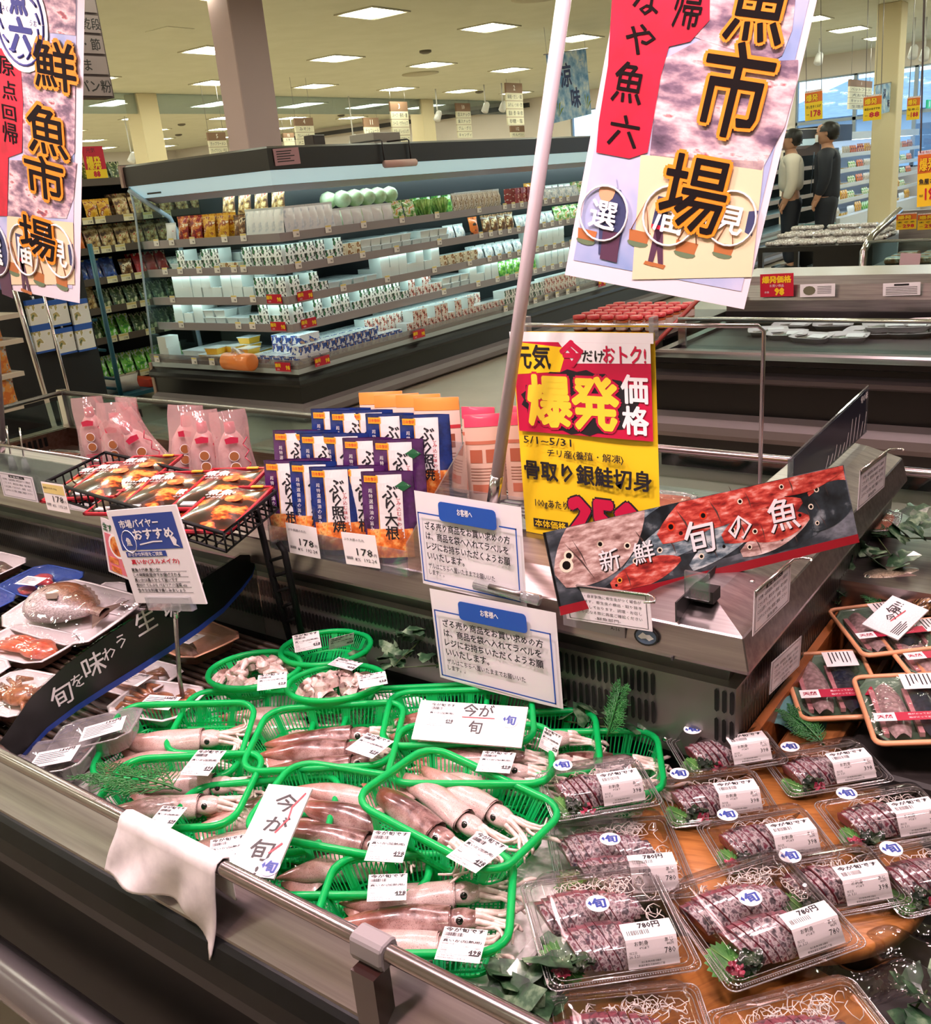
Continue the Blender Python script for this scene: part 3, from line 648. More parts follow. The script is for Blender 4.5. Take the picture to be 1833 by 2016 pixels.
# goods along the cooler
def lrow(z, wz, items):
    for it in items:
        k, s0, s1 = it[:3]; kw = it[3] if len(it) > 3 else {}
        kw = dict(dict(d=.19), **kw); fill(LO, k, s0, s1, z, wl % wz, **kw)
lrow(ZT[0], 'top', [('konjac', .3, .75, dict(pitch=.07)), ('redmark', .75, 1.45), ('veg', 1.45, 1.75), ('cabbage', 1.05, 1.75, dict(d=.36, rows=2, stack=2, pitch=.14)), ('leaf', 1.75, 2.2, dict(rows=2)), ('green', 2.0, 2.6, dict(d=.45)), ('mush', 2.25, 2.95, dict(pitch=.08)), ('mush', 2.6, 3.0, dict(d=.42)), ('redbox', 3.15, 3.65, dict(stack=3)),
                    ('misc', 3.7, 4.4), ('yellow', 3.75, 4.1, dict(d=.42)), ('veg', 4.4, 5.4, dict(rows=2)), ('redmark', 4.2, 4.7, dict(d=.45)), ('green', 5.4, 6.4, dict(rows=2)), ('veg', 6.4, 7.4)])
lrow(ZT[1], 'second', [('calli', .22, .8, dict(rows=2)), ('natto', .8, 1.0, dict(stack=2)), ('white', 1.0, 2.1, dict(rows=2, stack=2, topgap=.15)), ('misc', 2.1, 2.4), ('orange', 2.45, 2.6), ('brown', 2.65, 3.15), ('misc', 3.2, 3.9), ('veg', 3.9, 4.7), ('misc', 4.7, 5.3), ('mush', 5.3, 6.0), ('green', 6.0, 7.0)])
lrow(ZT[2], 'third', [('calli', .22, .6, dict(rows=2)), ('white', .6, 1.15, dict(rows=3)), ('white2', 1.2, 1.95, dict(rows=2)), ('natto', 1.95, 2.5, dict(stack=2)), ('misc', 2.5, 3.3, dict(rows=2)), ('white2', 3.35, 4.0, dict(stack=2)), ('misc', 4.3, 5.0), ('brown', 5.0, 5.6), ('veg', 5.6, 6.6), ('wred', 6.6, 7.6)])
lrow(ZT[3], 'fourth', [('calli', .22, .8, dict(rows=2)), ('calli', .82, 1.5, dict(rows=2)), ('wred', 1.5, 1.95, dict(rows=2)), ('white', 1.95, 2.35, dict(rows=2, stack=2)), ('white2', 2.35, 2.8), ('green', 2.85, 3.5), ('white2', 3.5, 4.1, dict(stack=2)), ('natto', 4.6, 5.3), ('misc', 5.3, 6.2), ('veg', 6.2, 7.6)])
wl = 'on the bottom deck along the corner cooler'
for k, s0, s1, kw in [('blue', .12, .95, dict(d=.08, stack=2)), ('blue', .4, 1.1, dict(d=.2, rows=2, stack=2)), ('blue', .95, 1.25, dict(d=.08)), ('wred', .95, 1.3, dict(d=.2, stack=2)), ('wred', 1.3, 2.7, dict(d=.08, stack=1)), ('wred', 1.3, 2.5, dict(d=.2, rows=2, stack=2)), ('calli', 2.7, 3.4, dict(d=.08, stack=2)), ('wred', 3.4, 4.0, dict(d=.08, stack=2)),
                      ('white', 4.0, 4.7, dict(d=.1, stack=2)), ('natto', 4.7, 5.6, dict(d=.08)), ('white', 5.6, 6.3, dict(d=.1)), ('veg', 6.3, 7.8, dict(d=.1))]:
    fill(LO, k, s0, s1, zd, wl, **kw)
# price cards and red sale cards along the rails
TAGM = mat('tag_white', 'ece6e0', .5); TAGY = mat('tag_yellow_edge', 'e8d47a', .5)
def mk_tag():
    a = MB(); a.box((-.03, -.002, 0), (.03, 0, .05), TAGM); a.box((-.028, -.003, .038), (.028, -.002, .048), TAGY); a.text('98', .01, 0, INK, h=.014, bold=.02, X=T(0, -.0025, .016) @ R('X', 90)); return a.build('price_tag')
def mk_red():
    a = MB(); a.box((-.075, -.003, 0), (.075, 0, .065), RED); a.box((-.075, -.0035, 0), (.075, -.003, .004), PINKP)
    a.text('爆発', -.045, 0, YEL, h=.026, bold=.04, X=T(0, -.004, .043) @ R('X', 90)); a.text('98', .05, 0, YEL, h=.028, bold=.06, X=T(0, -.004, .03) @ R('X', 90)); a.text('本体', -.045, 0, WHP, h=.012, X=T(0, -.004, .016) @ R('X', 90)); return a.build('sale_card')
PT = {}
def put(kind, X, label, cat, group=None):
    if kind not in PT: PT[kind] = {'tag': mk_tag, 'red': mk_red}[kind](); o = PT[kind]
    else: o = PT[kind].copy(); COL.objects.link(o)
    o.matrix_world = X; tag(o, label, cat, group or label + ' set'); return o
names = ['top', 'second', 'third', 'fourth']
for i, z in enumerate(SHELVES):
    for s in ([.18, .36, .6, .95, 1.15], [.22, .4, .62, .82, 1.0, 1.1], [.25, .95, 1.15], [.3, .95, 1.1])[i]:
        put('tag', EN.X(s, .143, z - .002), 'white price tag on the %s shelf rail at the cooler end' % names[i], 'price tag')
    ss = ([.3, .62, 1.0, 1.45, 1.9, 2.5] + [2.9 + k * .14 for k in range(9)], [.28, .6, .95, 1.35, 1.9] + [2.5 + k * .15 for k in range(11)], [.7, 1.2, 1.8, 2.3] + [2.6 + k * .16 for k in range(10)], [1.9, 2.4] + [2.7 + k * .16 for k in range(10)])[i]
    for s in ss: put('tag', LO.X(s, .143, z - .002), 'white price tag on the %s shelf rail along the cooler' % names[i], 'price tag')
for s, d, sd, z, l in [(1.37, .14, EN, SHELVES[2] - .012, 'red sale card on the third shelf rail at the cooler end'), (1.37, .14, EN, SHELVES[3] - .012, 'red sale card on the fourth shelf rail at the cooler end'), (1.5, .008, EN, .352, 'red sale card on the bottom rail at the cooler end'),
                       (.3, .14, LO, SHELVES[2] - .012, 'red sale card on the third rail just round the cooler corner'), (.3, .14, LO, SHELVES[3] - .012, 'red sale card on the fourth rail just round the cooler corner'), (.25, .008, LO, .352, 'red sale card on the bottom rail just round the cooler corner'), (1.35, .008, LO, .352, 'red sale card on the bottom rail along the cooler above the blue pouches'), (4.4, .008, LO, .352, 'red sale card far along the bottom rail, behind the white pole')]:
    put('red', sd.X(s, d, z), l, 'sale card', 'none'); 
for o in bpy.data.objects:
    if o.get('group') == 'none': del o['group']
for s in [.1, .55, .75]: put('tag', EN.X(s, .01, .37), 'white price tag on the bottom rail at the cooler end', 'price tag')
for s in [2.6, 2.95, 3.1, 3.3, 3.5, 3.7, 3.9]: put('tag', LO.X(s, .01, .37), 'white price tag on the bottom rail along the cooler', 'price tag')
# orange bag dispenser on the corner rail
o = thing('bag_dispenser', 'orange cylinder of plastic bags fixed on the cooler corner rail', 'bag dispenser', EN.X(1.12, -.05, .42))
ORP = mat('dispenser_orange', 'f08a42', .35, coat=.4)
MB().tube([(-.14, 0, 0), (-.135, 0, 0), (.135, 0, 0), (.14, 0, 0)], [.05, .062, .062, .05], ORP, 18).build('shell', o)
a = MB(); a.grid(lambda u, v: ((u - .5) * .12 + .01 * math.sin(9 * v), -.01 + .03 * math.sin(6 * u + 3 * v), .055 + .05 * math.sin(PI * u) * (.5 + .5 * math.sin(PI * v)) + .008 * math.sin(20 * u)), 8, 6, mat_clear('bag_film', 'f4f4f6', .2, haze=.35)); a.build('plastic_bag', o)
# ------------------------------------------------------------------ dry goods shelves at the left
GX = -7.4
GSH = [(.11, 'bottom'), (.45, 'second lowest'), (.70, 'third lowest'), (.94, 'middle'), (1.19, 'third highest'), (1.43, 'second highest'), (1.73, 'top')]
gon = thing('shop_shelf', 'tall black shelf of dry packets at the left, beside the cooler', 'shelf unit', T(GX, 4.4, 0)); bpy.context.view_layer.update()
Y0, Y1 = 4.42, 7.3
DSH = mat('shelf_dark', '1c1a19', .5); RLB = mat('rail_brown', '55483f', .5)
part(MB().box((GX - .62, Y0, 0), (GX - .58, Y1, 1.9), DSH), 'back_board', gon)
part(MB().box((GX - .6, Y0, 0), (GX - .02, Y0 + .03, 1.72), DSH), 'side_board', gon)
part(MB().box((GX - .58, Y0 + .03, 0), (GX - .03, Y1, .09), DSH), 'base', gon)
for z, nm in GSH:
    sh = part(MB().box((GX - .58, Y0 + .03, z - .01), (GX - .012, Y1, z + .005), mat('shelf_board', '6c6055', .5)), 'shelf', gon)
    part(MB().box((GX - .012, Y0 + .03, z - .012), (GX, Y1, z + .045), RLB), 'price_rail', sh)
GO_ = GO = Side(lambda s, d: (GX - d, 4.4 + s), 90)
wg = 'on the %s shelf of the left dry goods unit'
for i, its in enumerate([[('greentea', .2, 1.3)], [('dash', .2, .5), ('greentea', .5, .8), ('dash', .8, 1.5)], [('snack', .2, .5), ('dash', .5, 1.5)], [('dblue', .2, .75), ('brown', .75, .95), ('red2', .95, 1.3), ('misc', 1.3, 1.9)], [('orange', .2, .5), ('snack', .5, 1.4), ('misc', 1.4, 2.0)], [('snack', .2, .5), ('yellow', .55, .8), ('snack', .85, 1.3), ('wredbag', 1.3, 2.0)], [('dash', .2, 1.0)]]):
    for k, s0, s1 in its:
        k = 'snack' if k == 'wredbag' else k
        fill(GO, k, s0, s1, GSH[i][0] + .006, wg % GSH[i][1], .05, 1)
        if s1 - s0 > .3: fill(GO, k, s0, s1, GSH[i][0] + .006, wg % GSH[i][1], .14, 1)
def mk_ytag():
    a = MB(); a.box((-.05, -.002, 0), (.05, 0, .055), mat('tag_cream', 'e2d6b4', .5)); a.box((-.048, -.003, .035), (.048, -.002, .05), mat('tag_gold', 'd8c27c', .5)); a.text('198', .02, 0, INK, h=.02, X=T(0, -.0025, .017) @ R('X', 90)); return a.build('price_tag')
yt = None
for i, (z, nm) in enumerate(GSH[:-1]):
    for k, s in enumerate([.5, .62, .76, .9, 1.1, 1.3]):
        if (k + i) % 4 == 3: continue
        if yt is None: yt = mk_ytag(); o = yt
        else: o = yt.copy(); COL.objects.link(o)
        o.matrix_world = GO.X(s, -.001, z - .01); tag(o, 'cream price tag on the %s rail of the left shelf' % nm, 'price tag', 'cream tags on the %s rail' % nm)
def sauce(x, y, z, lab):
    t = thing('sauce_bottle', lab, 'bottle', T(x, y, z)); MB().lathe([(.04, 0), (.042, .01), (.042, .15), (.018, .2), (.016, .22)], mat('soy_glass', '1a1210', .1), 14).build('body', t)
    MB().lathe([(.0425, .03), (.0425, .12)], mat('label_grey', 'bdb8aa', .5), 14, caps=False).build('paper_label', t); MB().lathe([(.018, .215), (.02, .25)], mat('cap_red', 'b0221f', .4), 10).build('cap', t)
for k, (u, l) in enumerate([(183, 'left of two soy sauce bottles with red caps on the shelf top'), (197, 'right of two soy sauce bottles with red caps on the shelf top')]):
    q = PX(u, 332, GX - .1); sauce(q.x, q.y, 1.9 - .16, l)
q = PX(213, 290, GX - .02); X = T(GX - .004, 4.98, 1.775) @ R('Z', 90) @ R('X', 90)
t = thing('price_card', 'yellow and red price card standing on the top of the left shelf', 'price card', X); a = MB(); a.box((0, 0, -.003), (.2, .25, 0), YEL); a.box((0, .07, 0), (.2, .25, .001), RED); a.text('爆発', .09, .12, YEL, w=.13, h=.1, z=.002, bold=.04); a.text('元気', .08, .22, INK, h=.04, z=.002); a.text('88', .1, .035, RED, h=.045, z=.002, bold=.04); a.build('card', t)
# teal folding cart in front of it
TEAL = mat('teal_steel', '1f5a6c', .4)
ct = thing('folding_cart', 'teal folding hand cart standing in front of the left shelf', 'cart', T(-7.25, 4.35, 0)); bpy.context.view_layer.update()
P0, P1 = (-6.95, 4.33), (-6.95, 4.78)
def cx(v): return -6.9
for nm, u0, v0, u1, v1 in [('upright', 132, 480, 165, 748), ('upright', 176, 480, 238, 778)]:
    q0, q1 = PX(u0, v0, -6.95), PX(u1, v1, -6.9); part(MB().tube([q0, (q0 * .3 + q1 * .7), q1], .02, TEAL, 8), nm, ct)
for ua, ub, v, v2 in [(140, 190, 632, 630), (148, 208, 684, 690), (160, 225, 738, 746), (170, 228, 760, 765)]:
    part(MB().tube([PX(ua, v, -6.94), PX(ub, v2, -6.94)], .013, TEAL, 7), 'rung', ct)
part(MB().tube([PX(193, 742, -6.93), PX(195, 763, -6.93)], .012, TEAL, 6), 'brace', ct)
part(MB().box((-7.25, 4.35, .05), (-6.85, 4.95, .08), TEAL), 'platform', ct)
for k in range(2): part(MB().tube([(-7.2 + .3 * k, 4.4, .05), (-7.17 + .3 * k, 4.4, .05)], .05, BLACK, 12), 'wheel', ct)
o = tag(goods_bag(.35, .12, .13, mat('sack_white', 'd8cfc6', .5)).build('sack'), 'white sack lying on the teal hand cart', 'sack'); o.matrix_world = T(-7.0, 4.62, .081) @ R('Z', 80)
boxthing('carton', mat('carton_red', 'b0331f', .5), (-7.24, 4.84, .081), (-6.9, 4.94, .15), 'red and orange carton at the end of the teal hand cart', 'carton')
# near left display with hanging packs and orange bags
NX = -5.6; ny = 3.05
yyb = PX(36, 700, -6.1).y + .03
hk = thing('peg_rack', 'black peg rack of blue-topped packs under the left banner', 'rack', T(-6.6, 3.4, 0)); bpy.context.view_layer.update()
part(MB().box((-6.66, yyb, .06), (-6.62, 4.25, 1.5), DSH), 'board', hk); part(MB().box((-6.7, yyb, 0), (-6.3, 4.3, .06), DSH), 'base', hk)
BLP = mat('pack_blue', '2c57a8', .4)
a = MB(); a.box((-.065, -.012, -.17), (.065, .012, 0), mat_print('print_fishpack', [(.0, 'e9e4dc'), (.5, 'efeae2'), (.56, 'b7a56a'), (.62, '5e6b4a')], 16)); a.box((-.066, -.013, -.03), (.066, .013, .001), BLP); a.box((-.066, -.013, -.171), (.066, .013, -.158), BLP)
a.tube([(0, 0, 0), (0, .004, .02)], .008, WHITE, 5); a.tube([(0, 0, .018), (0, .035, .018)], .003, GREYM, 5)
pk = a.build('hanging_pack'); first = True
for k, (u, v, l) in enumerate([(66, 590, 'upper left hanging pack with blue top, left of the grey pole'), (110, 590, 'upper hanging pack with blue top just right of the grey pole, below the banner edge'), (78, 642, 'lower left hanging pack with blue top, left of the slim post'), (122, 646, 'lower hanging pack with blue top between slim post and cart'), (152, 590, 'hanging pack with pink print behind the cart upright'), (161, 640, 'lower hanging pack with pink print right of the cart upright')]):
    q = PX(u, v, -6.57); o = pk if first else pk.copy(); first = False
    if o is not pk: COL.objects.link(o)
    o.matrix_world = T(q) @ R('Z', 90) @ S(1.1); tag(o, l, 'pack')
sd = thing('snack_stand', 'cream snack stand with orange bags at the left edge', 'stand', T(-6.1, 2.6, 0)); bpy.context.view_layer.update()
CRS = mat('stand_cream', 'cdbfb0', .5); yy = PX(36, 700, -6.1).y
part(MB().box((-6.55, 2.2, 0), (-6.5, yy, 1.5), DSH), 'back_board', sd)
zs = []
for u, v, n in [(40, 615, 'top'), (45, 665, 'second'), (47, 730, 'third'), (46, 795, 'lowest')]:
    q = PX(u, v, -6.1); zs.append((q.z, n)); part(MB().box((-6.5, 2.2, q.z - .03), (-6.1, q.y, q.z), CRS), 'shelf', sd)
SN = Side(lambda s, d: (-6.1 - d, 2.2 + s), 90)
PR['orsn'] = mat_print('print_orange_snack', [(.0, 'd9762c'), (.45, 'e59a44'), (.55, 'c8b9a8'), (.62, '8a3a24')], 18)
PROTO['orsn'] = [goods_bag(.15, .06, .19, PR['orsn']).build('goods_bag'), 'bag', 'orange snack bag', False]
for z, n in zs: fill(SN, 'orsn', .75, max(1.0, yy - 2.2 - .02), z, 'on the %s shelf of the cream stand at the left edge' % n, .03)
# two thin chrome posts at the left of the fish island
for u0, v0, u1, v1, y, r, l in [(30, 575, 102, 822, 2.75, .014, 'thicker slanting chrome post behind the left end rail'), (97, 622, 140, 790, 2.9, .008, 'thin grey post left of the teal cart')]:
    p0, p1 = PY(u0, v0, y), PY(u1, v1, y); d = p0 - p1; p1 = p1 - d * (p1.z / d.z); p0 = p0 + d * .9
    t = thing('chrome_post', l, 'post', T(p1)); bpy.context.view_layer.update(); part(MB().tube([p1, p0], r, CHROME, 10), 'pole', t); part(MB().lathe([(.05, 0), (.05, .01), (.02, .03)], BLACK, 16, T(p1)), 'foot', t)
# ------------------------------------------------------------------ second flat case beyond the aisle, at the right
STEEL = mat_noise('brushed_steel', [(.3, '9a9294'), (.7, 'b9b2b2')], 4, .28, 1.0, sc=(1, 30, 30), detail=3)
cs = thing('flat_case', 'low black and steel flat case with white trays beyond the aisle', 'flat case', T(-2.1, 4.35, 0)); bpy.context.view_layer.update()
RP = [(-2.08, 4.35), (1.9, 4.35)]
def RL(mb, prof, m): return mb.extrude(prof, RP, m)
part(RL(MB(), [(.04, .1), (.04, .56), (.2, .56), (.2, .1)], BLK), 'front_panel', cs)
part(RL(MB(), [(.03, .55), (-.02, .565), (-.02, .59), (.05, .6), (.06, .55)], BLK), 'black_edge', cs)
part(RL(MB(), [(.0, .47), (-.012, .48), (-.012, .5), (.04, .52), (.05, .47)], mat('edge_grey', '5d5557', .3, .3)), 'grey_edge', cs)
part(RL(MB(), [(.04, .19), (-.04, .2), (-.07, .23), (-.07, .27), (-.04, .30), (.04, .31)], GREYP), 'bumper', cs)
part(RL(MB(), [(.1, 0), (.1, .19), (.2, .19), (.2, 0)], BLACK), 'kick_grille', cs)
part(RL(MB(), [(.05, .6), (.06, .61), (.22, .59), (.22, .56), (.06, .58)], STEEL), 'front_lip', cs)
part(RL(MB(), [(.2, .5), (.2, .58), (1.1, .58), (1.1, .5)], mat('deck_mesh', '2b2627', .5)), 'deck', cs)
part(RL(MB(), [(1.05, .1), (1.05, .64), (1.0, .66), (1.0, .72), (1.02, .80), (1.08, .84), (1.5, .84), (1.55, .8), (1.55, .72), (1.5, .1)], STEEL), 'centre_ridge', cs)
part(RL(MB(), [(2.0, .1), (2.0, .6), (2.1, .6), (2.1, .1)], STEEL), 'rear_panel', cs); part(RL(MB(), [(1.5, .46), (1.5, .53), (2.0, .53), (2.0, .46)], STEEL), 'rear_deck', cs)
for y, z, nm in [(4.62, .73, 'front_rail'), (6.42, .76, 'rear_rail')]:
    part(MB().tube([(-2.05, y, z), (1.9, y, z)], .011, CHROME, 8), nm, cs)
    for x in (-2.03, -.3, 1.2): part(MB().box((x - .02, y - .008, .5), (x + .02, y + .008, z), CHROME), 'rail_post', cs)
part(MB().box((-2.04, 6.415, .6), (1.9, 6.425, .75), GLASS), 'glass_guard', cs); part(MB().box((-2.04, 4.616, .57), (1.9, 4.624, .72), GLASS), 'glass_guard', cs)
part(MB().box((-2.1, 4.4, .1), (-2.05, 6.45, .6), BLK), 'end_panel', cs)
part(MB().tube([(-2.1, 4.4, .62), (-2.07, 4.9, .78), (-2.07, 5.3, .84)], .012, mat('red_trim', '8a2b22', .4), 8), 'red_trim', cs)
part(RL(MB(), [(.99, .60), (.985, .66), (.995, .66), (1.0, .60)], mat('ridge_grille', '231e1f', .4)), 'grille', cs)
def at_ridge(u, v): return PY(u, v, 5.33)
def flatcard(name, c, m, label, cat, lines=None):
    tl, tr, bl = c; X, w, h = frame(tl, tr, bl); t = thing(name, label, cat, X); a = MB(); a.box((0, 0, -.002), (w, h, 0), m)
    for tx, x, y, mm, hh, b in (lines or []): a.text(tx, x * w, y * h, mm, h=hh * h, z=.001, bold=b)
    a.build('card', t); return t, w, h
q = [at_ridge(*p) for p in [(1504, 540), (1570, 537), (1497, 585)]]
flatcard('sale_card', q, RED, 'red sale card reading 98 on the ridge of the far flat case', 'sale card', [('爆発価格', .5, .75, YEL, .3, .04), ('98', .58, .22, YEL, .3, .06), ('本体', .2, .2, WHP, .1, 0), ('お買い得品', .5, .48, WHP, .12, 0)])
q = [at_ridge(*p) for p in [(1577, 560), (1646, 558), (1575, 585)]]
t, w, h = flatcard('notice_card', q, WHP, 'pale notice card with an oval picture on the far flat case', 'notice'); a = MB(); a.poly([(w * .27 + .06 * math.cos(k * .52) * w * 3, h * .5 + h * .36 * math.sin(k * .52)) for k in range(12)], mat('oval_green', '6c6a52', .5), .001)
for k in range(5): a.box((w * .5, h * (.78 - k * .13), 0), (w * .9, h * (.83 - k * .13), .001), mat('text_grey', '8a8486', .6))
a.build('print', t)
q = [at_ridge(*p) for p in [(1741, 558), (1815, 555), (1738, 583)]]
t, w, h = flatcard('notice_card', q, WHP, 'white notice card with lines of text at the right of the far flat case', 'notice'); a = MB(); a.box((w * .3, h * .78, 0), (w * .7, h * .92, .001), INK)
for k in range(5): a.box((w * .08, h * (.64 - k * .13), 0), (w * .92, h * (.69 - k * .13), .001), mat('text_grey', '8a8486', .6))
a.build('print', t)
q = [PY(*p, 6.41) for p in [(1770, 498), (1810, 499), (1767, 540)]]; q[2].z = .66
flatcard('paper_sheet', q, mat('paper_pinkish', 'cbb0b0', .6), 'blank pinkish sheet taped to the rear rail of the far flat case', 'sheet')
# white trays on it
TRW = mat('tray_white', 'dcd4d4', .4, coat=.3); FILM = mat_clear('cling_film', 'ffffff', .10, .05, bumpy=.5)
def tray_mesh(w, d, h, m, lip=.008):
    """moulded tray with sloping sides, hollow, rim outwards"""
    a = MB(); n = 20
    def rr(hw, hd, r):
        pts = []
        for k in range(n):
            an = 2 * PI * (k + .5) / n; c, s = math.cos(an), math.sin(an); e = 6.0
            f = (abs(c / hw) ** e + abs(s / hd) ** e) ** (-1 / e); pts.append((c * f, s * f))
        return pts
    rings = [(.8, .001), (.82, 0), (.97, h * .95), (1.0, h), (1.0 + lip / w, h - .001), (.99, h - .003), (.94, h * .9), (.78, .004), (.3, .004)]
    vs = []
    for k, z in rings: vs += [(x, y, z) for x, y in rr(w / 2 * k, d / 2 * k, .01)]
    fs = [(i * n + k, i * n + (k + 1) % n, (i + 1) * n + (k + 1) % n, (i + 1) * n + k) for i in range(len(rings) - 1) for k in range(n)]
    fs += [tuple(range(n - 1, -1, -1)), tuple((len(rings) - 1) * n + k for k in range(n))]
    return a.add(vs, fs, m, True)
FILLM = mat_noise('tray_fill', [(.4, '5b5450'), (.55, '8d8378'), (.7, 'b7aaa2')], 30, .3)
tr = thing('fish_tray', '', 'tray', None); tray_mesh(.2, .13, .03, TRW).build('tray', tr)
a = MB(); a.grid(lambda u, v: ((u - .5) * .15, (v - .5) * .09, .012 + .014 * math.sin(PI * u) * math.sin(PI * v)), 8, 6, FILLM); a.build('contents', tr)
MB().box((-.0, -.05, .031), (.08, .02, .0315), WHP).build('paper_label', tr); KIDS[tr.name] = list(tr.children); first = True
for k, (u, v, z, r) in enumerate([(1550, 658, .53, 10), (1598, 664, .53, -12), (1640, 640, .53, 14), (1668, 663, .53, 5), (1706, 652, .53, -8), (1745, 655, .53, 20), (1742, 642, .562, 20), (1790, 655, .53, 15), (1787, 642, .562, 15), (1832, 652, .53, 10), (1829, 636, .562, 12), (1560, 640, .53, 0), (1512, 652, .53, 20)]):
    X = T(PZ(u, v, z + .072)) @ R('Z', r) @ T(0, 0, -.018) @ R('X', 5)
    lab = 'white film-wrapped tray on the far flat case, one of the scattered row'
    if first: tr.matrix_world = X; first = False; o = tr
    else: o = dup(tr, X)
    o['label'] = lab; o['group'] = 'white trays on the far flat case'
# jars with red lids on their own stand
js = thing('jar_stand', 'low black stand carrying rows of red-lidded jars', 'stand', T(-2.7, 5.2, 0)); bpy.context.view_layer.update()
part(MB().box((-2.84, 4.75, 0), (-2.2, 5.65, .6), BLK), 'body', js); part(MB().box((-2.86, 4.73, .6), (-2.18, 5.67, .62), DARK), 'top', js)
JAR = mat('jar_amber', 'a8562c', .15, coat=.5); JL = mat('jar_label', 'd9c2b2', .5); JLID = mat('jar_lid_red', 'c23a3c', .35)
j = thing('jar', '', 'jar', None); MB().lathe([(.03, 0), (.035, .006), (.035, .06), (.028, .07)], JAR, 12).build('glass_body', j); MB().lathe([(.0355, .012), (.0355, .05)], JL, 12, caps=False).build('paper_label', j); MB().lathe([(.036, .066), (.037, .07), (.036, .088), (.02, .09)], JLID, 12).build('lid', j); KIDS[j.name] = list(j.children)
first = True
for r in range(6):
    for c in range(6):
        X = T(-2.76 + c * .09, 4.85 + r * .1, .621)
        if first: j.matrix_world = X; first = False; o = j
        else: o = dup(j, X)
        o['label'] = 'small red-lidded jar in the packed rows on the black stand'; o['group'] = 'red-lidded jars'
# heap of clear packs on a stand, green crate, deli case
st = thing('display_stand', 'black stand with a heap of clear packs at the right', 'stand', T(-3, 9, 0)); bpy.context.view_layer.update()
part(MB().box((-2.95, 8.3, .7), (-2.02, 9.3, .74), BLK), 'top', st); part(MB().box((-2.5, 8.35, 0), (-2.03, 9.2, .7), BLK), 'body', st)
for x, y in ((-2.93, 8.32), (-2.93, 9.28)): part(MB().box((x - .02, y - .02, 0), (x + .02, y + .02, .7), BLK), 'leg', st)
gc = thing('green_crate', 'bright green crate standing under the black stand', 'crate', T(-2.72, 8.6, 0)); bpy.context.view_layer.update()
GRC = mat('crate_green', '6fa81e', .45)
for z0, z1 in ((0.02, .24), (.26, .48)):
    a = MB(); 
    for k in range(6): a.box((-2.9 + k * .06, 8.34, z0), (-2.86 + k * .06, 8.35, z1), GRC)
    a.box((-2.9, 8.35, z0), (-2.55, 8.85, z0 + .02), GRC); a.box((-2.9, 8.34, z1 - .04), (-2.54, 8.86, z1), GRC); a.box((-2.9, 8.35, z0), (-2.88, 8.85, z1), GRC); part(a, 'crate_frame', gc)
CPK = mat_print('clear_pack', [(.0, 'cfc6c2'), (.45, 'e6e0dd'), (.55, '9c8f88'), (.62, 'f2efef')], 22, interp='LINEAR', rough=.2)
cp = tag(goods_box(.14, .1, .035, CPK, CPK).build('clear_pack', bevel=.012), '', 'pack'); first = True
for r in range(5):
    for c in range(6):
        for q in range(1 + r // 2):
            X = T(-2.85 + c * .15 + random.uniform(-.02, .02), 8.42 + r * .17, .742 + q * .037) @ R('Z', random.uniform(-25, 25)) @ R('X', random.uniform(0, 0))
            o = cp if first else cp.copy()
            if not first: COL.objects.link(o)
            first = False; o.matrix_world = X; tag(o, 'clear plastic pack in the heap on the black stand', 'pack', 'clear packs heaped on the stand')
dc = thing('deli_case', 'steel and glass deli case right of the black stand', 'deli case', T(-1.9, 8, 0)); bpy.context.view_layer.update()
part(MB().box((-1.95, 7.95, 0), (1.5, 8.9, .55), BLK), 'base', dc); part(MB().box((-1.95, 7.93, .55), (1.5, 8.9, .6), STEEL), 'deck', dc); part(MB().box((-1.95, 8.85, .6), (1.5, 8.9, .95), STEEL), 'back_panel', dc)
part(MB().tube([(-2.0, 7.95, 0.02), (-2.0, 7.95, .72), (-1.98, 8.1, .82), (-1.9, 8.6, .97)], .03, CHROME, 8), 'chrome_frame', dc); part(MB().box((-1.97, 7.94, .6), (1.5, 7.95, .78), GLASS), 'glass_front', dc); part(MB().tube([(-1.97, 7.945, .79), (1.5, 7.945, .79)], .012, CHROME, 6), 'rail', dc)
fd = tag(goods_box(.16, .12, .05, mat_print('deli_food', [(.0, 'a86a4a'), (.5, 'c79878'), (.6, 'e6d2c2')], 20)).build('deli_pack', bevel=.01), '', 'pack'); first = True
for c in range(8):
    for r in range(3):
        o = fd if first else fd.copy()
        if not first: COL.objects.link(o)
        first = False; o.matrix_world = T(-1.8 + c * .2, 8.15 + r * .2, .601); tag(o, 'brown deli pack inside the steel and glass case', 'pack', 'deli packs in the case')
for k, (u0, u1, l) in enumerate([(1766, 1806, 'left one of two yellow price cards above the deli case'), (1808, 1850, 'right one of two yellow price cards above the deli case, cut by the edge')]):
    price_card(PY(u0, 421, 7.93), PY(u1, 418, 7.93), PY(u0 - 2, 453, 7.93), '298', 'まぐろ', l, False)
price_card(PY(1822, 296, 6.0), PY(1870, 290, 6.0), PY(1805, 408, 6.0), '198', '魚屋さん', 'large yellow price card cut by the right edge of the picture', True)
